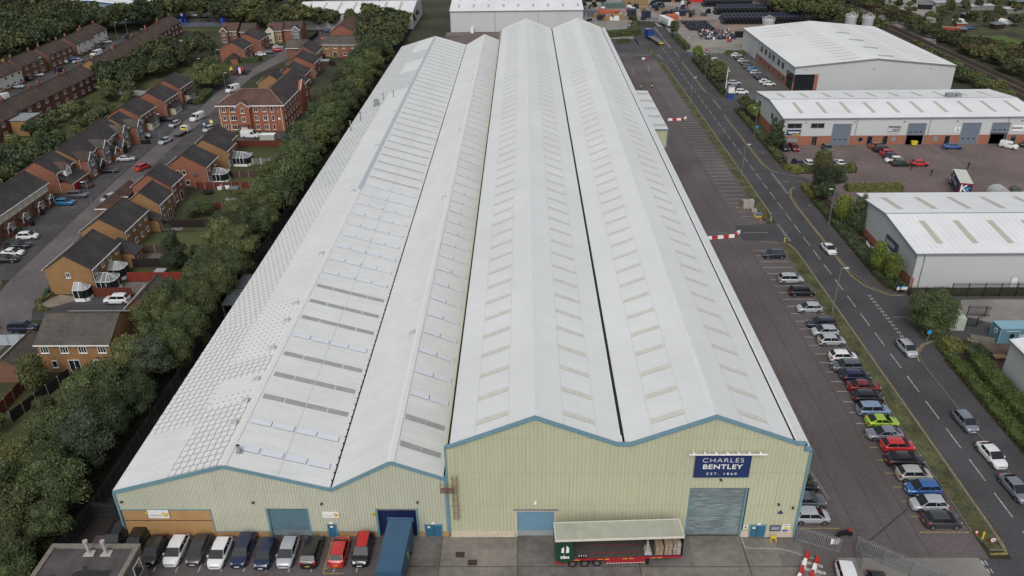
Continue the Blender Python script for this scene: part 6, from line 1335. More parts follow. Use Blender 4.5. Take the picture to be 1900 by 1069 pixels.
step_terrace(-180.3, [(262, 278, 1.5), (281, 296, 0), (299, 316, 0), (320, 334, -.5), (337, 352, -3)], 'semi-detached pair on the far-left street, {o} from the left edge', brick='brown', near_b='orange', grp='semis on the far-left street', ren=(0, 3, 4))
house('terraced_house', 'end block of the terrace with flat grey dormer at the left edge', -148, 196, 221, 4.6, 4.4, 7.7, 5.1, 'dark', 'brown', east=std(5, 1.5, 1.1, n2=3), chim=(.5,), gut=False, group='terrace behind the gardens')
t = thing('scaffold_extension', 'orange and grey flat-roofed extension on the back of the brown terrace', 'extension', (-141.3, 216, 0)); M().use(HB['orange']).box(-2.2, 0, 0, 2.5, 7, 4.4).obj('wall', t); M().use(mat('lead_roof', (.22, .24, .26), .6)).box(-2.5, -.3, 4.4, 2.8, 7.3, 4.6).obj('roof', t); win(t, (2.53, 1.8, 3.2), 'e', 1.4, 1.1, 3); win(t, (2.53, 5, 3.2), 'e', 1.4, 1.1, 3)
t = thing('sun_room', 'white framed sun room and awning behind the stepped terrace', 'extension', (-142.2, 330, 0)); M().use(WHITE).box(-3, 0, 0, 3.5, 9, .8).box(-3.2, -.2, 2.3, 3.7, 9.2, 2.5).obj('frame', t); M().use(GLASS).box(-2.9, .1, .8, 3.4, 8.9, 2.3).obj('glass', t)
for x, y, lab in ((-139.5, 305, 'long grey lean-to roof behind the stepped terrace'), (-141, 317, 'brick outhouse behind the stepped terrace')):
    t = thing('outhouse', lab, 'shed', (x, y, 0)); M().use(HB['red']).box(-2, -1.5, 0, 3, 2.5, 2.2).obj('wall', t); M().use(mat('pale_felt', (.30, .32, .33), .8)).hexa([(-2.3, -1.8, 2.2), (3.3, -1.8, 2.2), (3.3, 2.8, 2.2), (-2.3, 2.8, 2.2)], [(-2.3, -1.8, 2.5), (3.3, -1.8, 2.35), (3.3, 2.8, 2.35), (-2.3, 2.8, 2.5)]).obj('roof', t)
# apartment block: L-shaped, hipped
t = thing('apartment_block', 'three-storey red brick apartment block with hipped roof, gablet and white-framed windows', 'apartments', (-85.5, 218.5, 0))
AB = housebrick('apartment_brick', (.275, .105, .062))
W, D, Z, ZR = 18.3, 12.5, 7.5, 10.5
m = M().use(AB).prism([(0, 0), (W, 0), (W, 30), (W - 9, 30), (W - 9, D), (0, D)], 0, Z); m.obj('wall', t)
o = .45
m = M().use(HR['redbrown']); A = (-o, -o, Z); B = (W + o, -o, Z); yr = D / 2; R1 = (5.5, yr, ZR); R2 = (W - 5.0, yr, ZR)
m.quad(A, B, R2, R1); m.quad((-o, D + o, Z), A, R1); m.quad((W - 9, D + o, Z), (-o, D + o, Z), R1, R2)
m.use(tiles('apartment_dark_tiles', (.052, .040, .042)))
R3 = (W - 4.6, 29.8, ZR + .2); m.quad(B, (W + o, 30 + o, Z), R3, R2); m.quad((W - 9 - o, 30 + o, Z), (W - 9 - o, D + o, Z), R2, R3); m.quad((W + o, 30 + o, Z), (W - 9 - o, 30 + o, Z), R3)
m.obj('roof', t)
m = M().use(WHITE); m.box(-o - .1, -o - .1, Z - .22, W + o + .1, -o, Z + .02); m.box(W + o, -o, Z - .22, W + o + .1, 30 + o, Z + .02); m.box(-o - .1, -o, Z - .22, -o, D + o, Z + .02); m.obj('fascia', t)
m = M().use(mat('hip_tiles', (.20, .14, .09), .8)); m.beam((W + o, -o, Z + .08), (R2[0], R2[1], ZR + .08), .3, .16); m.beam((-o, -o, Z + .08), (R1[0], R1[1], ZR + .08), .25, .14); m.beam((R1[0], R1[1], ZR + .08), (R2[0], R2[1], ZR + .08), .25, .14); m.beam((R2[0], R2[1], ZR + .08), (R3[0], R3[1], ZR + .28), .25, .14); m.obj('hip_tiles', t)
g = M().use(AB).profile([(5.4, 0), (9.2, 0), (9.2, Z - .4), (7.3, Z + 1.0), (5.4, Z - .4)], -1.3, .0).obj('gable_bay', t)
m = M().use(WHITE); [m.beam((7.3, -1.45, Z + 1.15), (7.3 + s * 2.2, -1.45, Z - .45), .1, .25) for s in (-1, 1)]; m.obj('bargeboard', g)
m = M().use(HR['redbrown']); [m.profile([(7.3, Z + 1.2), (7.3 + s * 2.25, Z - .42), (7.3 + s * 2.25, Z - .55), (7.3, Z + 1.05)], -1.5, 2.6) for s in (-1, 1)]; m.obj('roof', g)
for z in (1.3, 3.9, 6.3):
    for x, w, n in ((1.6, 1.0, 2), (4.3, 1.9, 3), (10.6, 1.1, 2), (13.0, 1.1, 2), (15.2, .7, 1)): win(t, (x, -.03, z), 's', w, 1.35 if n > 1 else 1.5, n)
    if z > 2: win(g, (7.3, -1.34, z), 's', 1.0, 1.4, 2)
    for k in range(6): win(t, (W + .03, 1.8 + 2.9 * k, z), 'e', .8 if k % 2 else 1.1, 1.35, 1 if k % 2 else 2)
    for k in range(3): win(t, (W + .03, 20.5 + 3 * k, z), 'e', 1.0, 1.35, 2)
m = M().use(WHITE); m.box(6.2, -1.42, 0, 8.0, -1.32, 2.1); m.obj('entrance', g); M().use(HR['redbrown']).box(5.6, -2.2, 2.2, 8.8, -1.3, 2.4).obj('canopy', g)
for x in (.5, 3.0, 13.8, 17.7): M().use(WHITE).tube((x, -.12, .2), (x, -.12, Z - .2 if x in (.5, 17.7) else 5.0), .07, n=6).obj('downpipe', t)
M().use(GREYM).tube((16.9, -.3, 5.6), (16.9, -.2, 5.6), .35, n=14).obj('satellite_dish', t); M().use(WHITE).box(16.6, -.1, 3.4, 17.2, -.02, 3.9).obj('vent_panel', t)
g = M().use(AB).profile([(17.0, 0), (22.5, 0), (22.5, Z), (19.75, Z + 2.2), (17.0, Z)], W, W + .8, 'x').obj('side_gable', t)
m = M().use(WHITE); [m.beam((W + .9, 19.75, Z + 2.35), (W + .9, 19.75 + s * 3, Z - .05), .1, .22) for s in (-1, 1)]; m.obj('bargeboard', g)
# ------------------------------------------------------------------ garden fences
def fence(label, pts, h, m_, post=WHITE, group=None, name='garden_fence', step=2.0, posts=True, cat='fence'):
    pts = [(-57.6 if -67.6 < p[0] < -60 and 110 < p[1] < 215 else p[0], p[1]) for p in pts]
    t = thing(name, label, cat, (pts[0][0], pts[0][1], 0), 0, group); x0, y0 = pts[0]
    pn = M().use(m_); 
    for a, b in zip(pts, pts[1:]):
        pn.beam((a[0] - x0, a[1] - y0, h / 2), (b[0] - x0, b[1] - y0, h / 2), .06, h)
        L_ = math.dist(a, b); n = max(1, int(L_ / step))
        if posts:
            for k in range(n + 1):
                p = (a[0] - x0 + (b[0] - a[0]) * k / n, a[1] - y0 + (b[1] - a[1]) * k / n)
                M().use(post).box(p[0] - .06, p[1] - .06, 0, p[0] + .06, p[1] + .06, h + .08).obj('post', t)
    pn.obj('panel', t)
    return t
GP = mat('concrete_post', (.24, .22, .20), .9)
FG = 'garden fences'
fence('long deep red fence between conservatory garden and the driveway', [(-77.2, 121.6), (-68.8, 121.6)], 1.8, FENCER, FENCER, FG)
fence('bright red fence behind the two conservatories', [(-72.0, 127.4), (-66.2, 127.4), (-64.4, 127.4)], 1.8, mat('bright_red_fence', (.20, .030, .022), .8, var=.2), FENCER, FG)
fence('dark brown fence behind the garage extension garden', [(-73.5, 133.0), (-66.5, 133.3)], 1.8, FENCED, FENCED, FG)
fence('grey-brown fence beside the dark conifer', [(-74.5, 139.4), (-69.5, 139.4)], 1.6, FENCEB, GP, FG)
fence('black fence above the dark conifer', [(-75.5, 151.4), (-64.5, 151.6)], 1.7, FENCED, FENCED, FG)
fence('brown fence with pale posts below the washing line', [(-76.4, 173.6), (-64.5, 173.6)], 1.7, FENCER, GP, FG)
fence('bright red-brown fence beside the climbing frame', [(-72.3, 160.8), (-66.5, 161.2)], 1.7, FENCER, GP, FG)
fence('mixed brown and grey fence under the hipped conservatory', [(-73, 181.2), (-64, 181.4)], 1.6, FENCEB, GP, FG)
fence('grey fence beside the sun room', [(-72.5, 190.5), (-64.5, 190.6)], 1.6, FENCEG, WHITE, FG)
fence('long brown fence behind the white panel van', [(-77.2, 204.6), (-65.0, 204.6)], 1.8, FENCER, FENCER, FG)
fence('low black fence beside a driveway on the west side', [(-106.0, 207.6), (-101.2, 207.6)], 1.2, BLACK, BLACK, FG)
fence('pale blue panel fence at the left edge', [(-90, 105.6), (-73.0, 106.0)], 1.9, FENCEBL, GP, FG)
fence('dark fence running up from the bottom house corner', [(-72.6, 97.3), (-72.2, 87.0)], 1.8, FENCER, GP, FG)
fence('black slatted fence running to the bottom house', [(-67.0, 96.5), (-69.8, 86.0)], 1.8, FENCED, GP, FG)
fence('red fence at the left edge below the blue-grey bush', [(-86, 88.4), (-72.6, 89.0)], 1.6, FENCER, FENCER, FG)
fence('bright red fence at the far left edge bottom', [(-78, 78.5), (-71.8, 79.0)], 1.8, MATS['bright_red_fence'], FENCER, FG)
fence('dark red fence enclosing the small garden left of the red garage house', [(-117.0, 171.0), (-116.8, 182.0), (-121, 183)], 1.6, FENCER, FENCER, FG)
fence('brown fence above the willow-green garden tree', [(-119.5, 206), (-128, 206)], 1.6, FENCEB, GP, FG)
fence('dark brown fence above the far french doors', [(-77, 313.5), (-76.6, 302), (-70, 299.5)], 1.8, FENCED, FENCED, FG)
fence('dark panel fence below the far cream-gabled houses', [(-90.6, 335.5), (-90.2, 360)], 1.8, FENCED, FENCED, FG)
fence('long low wall and fence above the lower terrace gardens', [(-138, 262), (-122, 258)], 1.8, mat('pale_garden_wall', (.28, .28, .27), .9), GP, FG)
fence('brown fence running behind the west gardens', [(-117.6, 232), (-117.6, 262)], 1.7, FENCEB, GP, FG)
def pales(label, pts, h, m_, name='palisade_fence', step=.17, w=.07, group=None, cat='fence'):
    t = thing(name, label, cat, (pts[0][0], pts[0][1], 0), 0, group); x0, y0 = pts[0]
    p, r = M().use(m_), M().use(m_)
    for a, b in zip(pts, pts[1:]):
        L_ = math.dist(a, b); n = int(L_ / step); ux, uy = (b[0] - a[0]) / L_, (b[1] - a[1]) / L_
        for k in range(n): 
            cx, cy = a[0] - x0 + ux * step * k, a[1] - y0 + uy * step * k
            p.quad((cx, cy, .05), (cx + ux * w, cy + uy * w, .05), (cx + ux * w, cy + uy * w, h), (cx + ux * w / 2, cy + uy * w / 2, h + .08), (cx, cy, h))
        for z in (.35, h - .35): r.beam((a[0] - x0 + uy * .04, a[1] - y0 - ux * .04, z), (b[0] - x0 + uy * .04, b[1] - y0 - ux * .04, z), .05, .06)
        for k in range(int(L_ / 2.75) + 1):
            c = (a[0] - x0 + ux * 2.75 * k + uy * .1, a[1] - y0 + uy * 2.75 * k - ux * .1); r.box(c[0] - .05, c[1] - .05, 0, c[0] + .05, c[1] + .05, h)
    p.obj('pales', t); r.obj('rails', t); return t
pales('open steel palisade gate leaf swung out at the tall warehouse corner', [(29.7, 64.6), (33.9, 62.7)], 2.3, STEEL, name='palisade_gate', cat='gate')
M().use(WHITE).box(0, 0, 0, .9, .02, .8).obj('notice', bpy.data.objects['palisade_gate'], (3.1, -1.5, 1.1))
pales('long steel palisade fence crossing the car park at the bottom', [(35.7, 63.0), (42.5, 58.0), (50, 52.4)], 2.4, STEEL)
pales('short steel palisade gate leaf turned inwards below the motorbike', [(35.7, 63.0), (35.2, 60.3)], 2.3, STEEL, name='palisade_gate', cat='gate')
pales('dark palisade fence along the tree belt and the warehouse alley', [(-51.0, 58), (-50.0, 70), (-50.3, 120), (-50.3, 180)], 2.4, mat('dull_steel', (.055, .06, .065), .6, metal=.4), step=.2, w=.09)
pales('short palisade gate across the alley beside the brick corner', [(-49.9, 68.4), (-45.0, 68.0)], 2.2, MATS['dull_steel'], name='palisade_gate', cat='gate')
BM = mat('black_mesh_fence', (.012, .013, .013), .6)
def mesh_fence(label, pts, h, step=.12, cat='fence'): return pales(label, pts, h, BM, name='mesh_fence', step=step, w=.045, cat=cat)
mesh_fence('black mesh fence along the end wall of the nearest unit', [(65.5, 120.3), (72.4, 120.2)], 1.9); mesh_fence('tall black mesh fence and gate running right from the unit corner', [(72.6, 120.2), (120, 120.4)], 2.6)
mesh_fence('black mesh roadside fence under the trees of the nearest unit', [(64.3, 121), (66.3, 151), (63.6, 168)], 2.0, .18); mesh_fence('black mesh fence round the corner of the paved yard entrance', [(63.6, 168), (66.6, 173.4), (70, 173.6)], 2.0, .16)
mesh_fence('black mesh gate standing open in the gravel yard', [(72.2, 113.6), (75.8, 113.2)], 2.0, .14, 'gate'); mesh_fence('black mesh fence with thin posts round the gravel yard', [(69.3, 110.3), (71.8, 110.0), (73.5, 111.2)], 1.9, .25)
mesh_fence('black roadside fence of the far car park', [(63.4, 252), (63.6, 301)], 1.9, .2); mesh_fence('black fence beside the far box trailer', [(61.6, 382), (63.2, 366)], 2.4, .2); mesh_fence('fence across the far end of the road', [(50, 377.5), (61.5, 382.5)], 2.2, .3)
mesh_fence('black fence at the far unit entrance hedge', [(63.5, 322), (63.6, 350)], 1.9, .25); mesh_fence('black fence round the planted island', [(78.6, 180.6), (79.9, 185.8)], 1.6, .25); mesh_fence('black fence end of the middle unit', [(65.2, 238), (64.9, 218)], 1.6, .25); mesh_fence('short black roadside fence before the middle unit conifer', [(65.0, 205), (64.6, 188)], 1.6, .2)
# ball court
t = thing('ball_court', 'fenced grey-blue ball court with blue goal ends at the far top left', 'ball court', (-161, 384, 0))
M().use(mat('court_surface', (.085, .095, .14), .9)).box(0, 0, .02, 19, 12, .08).obj('surface', t); m = M().use(mat('court_fence', (.17, .18, .20), .6))
for k in range(26): m.box(.7 * k + .4, -.05, 0, .7 * k + .5, .05, 1.6); m.box(.7 * k + .4, 11.95, 0, .7 * k + .5, 12.05, 1.6)
m.box(0, -.05, 1.5, 19, .05, 1.6); m.box(0, -.05, .7, 19, .05, .75); m.box(0, 11.95, 1.5, 19, 12.05, 1.6); m.obj('fence', t)
for x in (-.6, 18.8): m = M().use(mat('court_blue', (.02, .07, .42), .5)); m.box(x, 3, 0, x + 1.2, 3.3, 4.2); m.box(x, 8.4, 0, x + 1.2, 8.7, 4.2); m.box(x, 3, 3.4, x + 1.2, 8.7, 4.2); m.use(WHITE).box(x + .3, 5.4, 4.2, x + .6, 6.4, 5.2); m.obj('goal_frame', t)
# playground
t = thing('climbing_frame', 'red, blue and white play unit on dark matting beside the street', 'playground unit', (-102.6, 290, 0)); M().use(BLACK).prism([(-6, -3.5), (3.6, -4), (3, 4), (-5, 4)], .04, .07).obj('matting', t)
m = M().use(RED).box(-1.5, -1, 0, -1.2, 1, 2.6).box(.6, -1.2, .9, 1.6, 0, 2.0); m.use(PAINT['blue']).box(-1.2, -.9, 1.1, .6, .9, 1.3).box(-1.3, -1, 1.3, -.4, -.9, 2.3).box(.7, .2, 0, 1.5, .5, 1.7); m.use(WHITE).box(-.3, -1.02, .1, .5, -.95, 2.2); m.use(LEM).hexa([(-3.8, -.5, 1.2), (-2.6, -.5, 1.2), (-2.6, .5, 1.2), (-3.8, .5, 1.2)], [(-3.25, -.05, 2.4), (-3.15, -.05, 2.4), (-3.15, .05, 2.4), (-3.25, .05, 2.4)]).box(-3.7, -.4, 0, -3.55, -.3, 1.2).box(-2.8, .3, 0, -2.65, .4, 1.2)
m.obj('frame', t)
# ------------------------------------------------------------------ leaves, trees, hedges
def leafmesh(name, blobs, n, size, seed, m_, core=.72, flat=.95, squash=1.0):
    """leaf clumps: n small leaf faces over and inside the blobs [(x,y,z,r,rz)], plus a lumpy inner mass of the same leaves"""
    rg = np.random.default_rng(seed); B = np.array(blobs, float); wgt = B[:, 3] ** 2; idx = rg.choice(len(B), n, p=wgt / wgt.sum())
    d = rg.normal(size=(n, 3)); d /= np.linalg.norm(d, axis=1)[:, None]; d[:, 2] = np.where(d[:, 2] < -.45, -d[:, 2], d[:, 2])
    rad = B[idx, 3] * (1 - .42 * rg.random(n) ** 2.2) * (1 + .10 * rg.normal(size=n))
    c = B[idx, :3] + d * rad[:, None] * np.stack([np.ones(n), np.ones(n), B[idx, 4] / B[idx, 3]], 1)
    nr = d + rg.normal(size=(n, 3)) * flat; nr /= np.linalg.norm(nr, axis=1)[:, None]
    a = np.cross(nr, rg.normal(size=(n, 3))); a /= np.linalg.norm(a, axis=1)[:, None]; b = np.cross(nr, a)
    s = size * (.6 + .8 * rg.random(n))[:, None]; a = a * s * .5; b = b * s * .36
    bend = nr * s * .12
    V = np.stack([c - a, c - b * 1.0 + bend, c + a, c + b * 1.0 + bend], 1).reshape(-1, 3)
    F = np.arange(n * 4).reshape(n, 4)
    verts = V; faces = [tuple(f) for f in F.tolist()]
    vs = verts.tolist(); base = len(vs)
    if core:
        for (x, y, z, r, rz) in blobs:
            k0 = len(vs); ns, nt_ = 8, 5
            for i in range(nt_ + 1):
                th = PI * i / nt_
                for j in range(ns):
                    ph = 2 * PI * j / ns; rr = core * (.85 + .3 * rg.random()); vs.append((x + r * rr * math.sin(th) * math.cos(ph), y + r * rr * math.sin(th) * math.sin(ph), z + rz * rr * math.cos(th)))
            for i in range(nt_):
                for j in range(ns): faces.append((k0 + i * ns + j, k0 + (i + 1) * ns + j, k0 + (i + 1) * ns + (j + 1) % ns, k0 + i * ns + (j + 1) % ns))
    me = bpy.data.meshes.new(name); me.from_pydata(vs, [], faces); me.update(); me.materials.append(m_)
    return me
def trunkmesh(h, r, spread, seed):
    rr = random.Random(seed); m = M().use(BARK); m.tube((0, 0, 0), (.1, .05, h * .45), r, r * .7, 8)
    for k in range(5):
        a = 2 * PI * k / 5 + rr.random(); p = (.1 + math.cos(a) * spread * .55, .05 + math.sin(a) * spread * .55, h * (.62 + .2 * rr.random())); m.tube((.1, .05, h * (.32 + .05 * k / 2)), p, r * .42, r * .12, 6)
    m.tube((.1, .05, h * .44), (0, 0, h * .9), r * .62, r * .1, 6); return m.mesh('trunk')
def crownblobs(R, H, seed, n=13, low=.30):
    rr = random.Random(seed); b = [(0, 0, H * .62, R * .66, H * .30)]
    for k in range(n):
        a = 2 * PI * k / n * 1.618 + rr.random(); q = R * (.38 + .36 * rr.random()); z = H * (low + .14 + (.90 - low - .16) * rr.random()); s = R * (.30 + .2 * rr.random())
        if z > H * .75: q *= .6
        b.append((math.cos(a) * q, math.sin(a) * q, z, s, s * .9))
    b.append((rr.uniform(-.2, .2) * R, rr.uniform(-.2, .2) * R, H - R * .38, R * .36, R * .36)); return b
VAR = {}
def tvar(kind, leaf, R, H, seed, n, size):
    key = (kind, leaf, seed)
    if key in VAR: return VAR[key]
    if 'conifer' in kind:
        rr = random.Random(seed); bl = [(rr.gauss(0, .16) * R, rr.gauss(0, .16) * R, H * (.14 + .78 * i / 9), R * (.86 - .62 * (i / 9) ** 1.3), H * .11) for i in range(10)] + [(math.cos(a) * R * q, math.sin(a) * R * q, H * z, R * .32, R * .3) for a, q, z in [(rr.uniform(0, 6.28), .62 * (1.1 - zz), zz) for zz in (.2, .25, .3, .4, .45, .55, .6, .7)]]
    elif kind == 'narrow': bl = [(random.uniform(-.2, .2), random.uniform(-.2, .2), H * (.25 + .65 * i / 6), R * (.55 + .42 * math.sin(PI * (i + .8) / 8)), H * .13) for i in range(7)]
    elif kind in ('n', 'f'): bl = crownblobs(R, H, seed, 17, -.02)
    else: bl = crownblobs(R, H, seed)
    VAR[key] = (leafmesh('crown', bl, n, size, seed, LEAF[leaf], core=.66), trunkmesh(H, .04 * R + .08, R, seed))
    return VAR[key]
def tree(x, y, kind, leaf, R, H, seed, label, group, s=1.0, n=2600, size=.5, name='broadleaf_tree', cat='tree'):
    TREES.append((x, y, kind, leaf, R, H, seed, label, group, s, n, size, name, cat, random.uniform(0, 6.28), s * random.uniform(.93, 1.07), s * random.uniform(.93, 1.07)))
TREES = []
def seen(x, y, z=4, mg=.06):
    v = mw.inverted() @ Vector((x, y, z)); k = 1478 / 950 / -v.z
    return abs(v.x * k) < 1 + mg and abs(v.y * k) < (534.5 / 950) * (1 + mg * 1.6)
def build_trees(limit):
    # the nearest stand alone; whatever is left beyond them is one far wood
    T = [q for q in TREES if seen(q[0], q[1])]; T.sort(key=lambda q: (q[8] is not None and not q[12].startswith(('con', 'gard')), math.hypot(q[0], q[1])))
    Vs, Fs, Ms, base = [], [], [], 0; mats = []
    for i, (x, y, kind, leaf, R, H, seed, label, group, s, n, size, name, cat, rz, sx, sy) in enumerate(T):
        if i < limit:
            c, tk = tvar(kind, leaf, R, H, seed, n, size)
            t = thing(name, label, cat, (x, y, 0), rz, group); t.scale = (sx, sy, s); link('trunk', tk, t); link('crown', c, t); continue
        c, _ = tvar('m' + kind, leaf, R, H, seed, 1300, .95)
        v = np.empty(len(c.vertices) * 3, 'f'); c.vertices.foreach_get('co', v); v = v.reshape(-1, 3) * (sx, sy, s)
        ca, sa = math.cos(rz), math.sin(rz); v = np.stack([v[:, 0] * ca - v[:, 1] * sa + x, v[:, 0] * sa + v[:, 1] * ca + y, v[:, 2]], 1)
        f = np.empty(len(c.polygons) * 4, 'i'); c.polygons.foreach_get('vertices', f); Fs.append(f + base); base += len(v); Vs.append(v)
        m_ = c.materials[0]
        if m_ not in mats: mats.append(m_)
        Ms.append(np.full(len(f) // 4, mats.index(m_), 'i'))
    print('trees', len(T), 'things', min(limit, len(T)))
    if Vs:
        V = np.concatenate(Vs); F = np.concatenate(Fs); me = bpy.data.meshes.new('far_wood'); me.vertices.add(len(V)); me.vertices.foreach_set('co', V.astype('f').ravel())
        me.loops.add(len(F)); me.loops.foreach_set('vertex_index', F); me.polygons.add(len(F) // 4); me.polygons.foreach_set('loop_start', np.arange(0, len(F), 4, dtype='i'))
        for m_ in mats: me.materials.append(m_)
        me.polygons.foreach_set('material_index', np.concatenate(Ms)); me.update(); me.validate()
        tag(link('far_wood', me), 'far-off woods and tree masses along the top of the picture', 'woodland', kind='stuff')
def inpoly(x, y, P):
    r = False; n = len(P)
    for i in range(n):
        (xa, ya), (xb, yb) = P[i], P[(i + 1) % n]
        if (ya > y) != (yb > y) and x < (xb - xa) * (y - ya) / (yb - ya) + xa: r = not r
    return r
def scatter(P, step, jit, fn, near=None):
    xs = [p[0] for p in P]; ys = [p[1] for p in P]; y = min(ys); r = 0
    while y < max(ys):
        x = min(xs) + (step / 2 if r % 2 else 0)
        while x < max(xs):
            a, b = x + random.uniform(-jit, jit), y + random.uniform(-jit, jit)
            if inpoly(a, b, P): fn(a, b)
            x += step
        y += step * .87; r += 1
BELT = [(-51.3, 96), (-51.2, 120), (-51.2, 300), (-51, 395), (-76, 402), (-68, 345), (-61, 300), (-58.6, 230), (-58.9, 190), (-56.6, 150), (-57.4, 128), (-57.6, 112), (-56.5, 98)]
def belt(x, y):
    near = y < 150; r = random.random(); leaf = 'green' if r < .55 else ('dark' if r < .80 else ('olive' if r < .94 else 'blue')); sd = random.randint(1, 3)
    lab = {'green': 'mid-green leafy tree in the dense belt beside the warehouse', 'dark': 'dark green tree in the dense belt beside the warehouse', 'olive': 'yellowish green tree in the dense belt beside the warehouse', 'blue': 'grey-green willowy tree in the dense belt beside the warehouse'}[leaf]
    tree(x, y, 'n' if near else 'f', leaf, 3.3, 8.2, sd, lab, lab.replace('tree', 'trees', 1), random.uniform(.72, 1.12), 11000 if near else 3600, .21 if near else .38)
scatter(BELT, 3.7, 1.2, belt)
scatter([(-51.5, 54), (-51.3, 97), (-56.5, 97), (-59, 88), (-61.5, 79), (-67, 73), (-80, 67), (-80, 54)], 3.6, 1.2, belt)
def woods(lab, g, R=5, H=11, lo=.75, hi=1.15, pal=('green', 'dark', 'olive', 'dark'), nm='broadleaf_tree', cat='tree', n=2200, size=.75):
    def f(x, y):
        leaf = random.choice(pal)
        w = {'green': 'mid-green', 'dark': 'dark green', 'olive': 'yellow-green', 'russet': 'reddish brown', 'bright': 'bright green', 'conifer': 'blackish green'}[leaf]
        tree(x, y, 'w' + nm + str(R), leaf, R, H, random.randint(1, 3), w + ' ' + lab, w + ' ' + g, random.uniform(lo, hi), n, size, name=nm, cat=cat)
    return f
scatter([(-192, 268), (-190, 300), (-190, 335), (-192, 362), (-176, 372), (-172, 392), (-245, 395), (-262, 400), (-210, 330)], 7.2, 2, woods('tree in the wood behind the far-left houses', 'trees in the wood behind the far-left houses', pal=('dark', 'dark', 'green')))
scatter([(-170, 374), (-160, 400), (-110, 362), (-100, 366), (-52, 366), (-52, 372), (-112, 378), (-118, 400), (-178, 412), (-178, 392)], 7.5, 2, woods('tree along the top of the housing estate', 'trees along the top of the housing estate'))
scatter([(-300, 455), (-240, 425), (-180, 428), (-100, 410), (-100, 425), (-170, 470), (-290, 500)], 10, 3, woods('tree at the top left edge of the picture', 'trees at the top left edge of the picture', 6.5, 13))
scatter([(-138, 196), (-137, 262), (-131, 262), (-122, 255), (-121, 196), (-122, 175), (-134, 172)], 6.4, 2, woods('garden tree between terrace and street houses', 'garden trees between terrace and street houses', 3.0, 5.2, .45, 1.0, ('green', 'dark', 'green', 'olive')))
scatter([(-143, 262), (-134, 262), (-126, 290), (-127, 312), (-141, 318), (-143, 290)], 6.2, 1.6, woods('tall tree beside the orange gable of the stepped terrace', 'tall trees beside the orange gable of the stepped terrace', 3.8, 7.5, .75, 1.15, ('green', 'dark', 'dark')))
scatter([(-122, 318), (-140, 322), (-140, 350), (-126, 335)], 6.2, 1.6, woods('dark tree behind the far gabled houses', 'dark trees behind the far gabled houses', 3.2, 6, .6, 1.0, ('green', 'dark')))
scatter([(-118, 160), (-137, 160), (-125, 195), (-118, 190)], 5, 1.5, woods('shrubby tree at the left edge', 'shrubby trees at the left edge', 3.4, 6.5, .7, 1.1, ('dark', 'conifer', 'green')))
scatter([(-102, 265), (-112, 262), (-113, 292), (-104, 280)], 5.0, 1.2, woods('tree beside the playground', 'trees beside the playground', 3.4, 6, .6, 1.0, ('green', 'green', 'olive')))
scatter([(166, 232), (166, 300), (165, 380), (163, 450), (178, 450), (176, 380), (174, 330), (200, 300), (215, 260), (200, 225)], 4.6, 1.5, woods('bush on the bank beside the railway', 'bushes on the bank beside the railway', 4.2, 7.0, .4, .72, ('green', 'dark', 'olive', 'russet'), 'bushy_tree'))
scatter([(141, 262), (150, 240), (150, 255), (150, 320), (141, 320)], 5.5, 1.5, woods('bush between the far unit and the tracks', 'bushes between the far unit and the tracks', 3.2, 5.0, .5, .9, ('green', 'olive', 'dark'), 'bushy_tree'))
scatter([(117, 402), (128, 378), (147, 335), (149, 380), (150, 450), (120, 450)], 6.5, 2, woods('tree behind the pipe stacks', 'trees behind the pipe stacks', 4.4, 8.5, .7, 1.1, ('green', 'olive', 'green')))
scatter([(185, 250), (235, 270), (260, 320), (212, 325), (196, 300)], 7, 2, woods('tree in the dark clump at the right edge', 'trees in the dark clump at the right edge', 5, 10, .8, 1.2, ('dark', 'dark', 'conifer')))
scatter([(180, 362), (280, 352), (300, 450), (170, 460)], 12, 5, woods('small tree among the allotments', 'small trees among the allotments', 3.2, 5.0, .45, .8, ('green', 'dark', 'olive')))
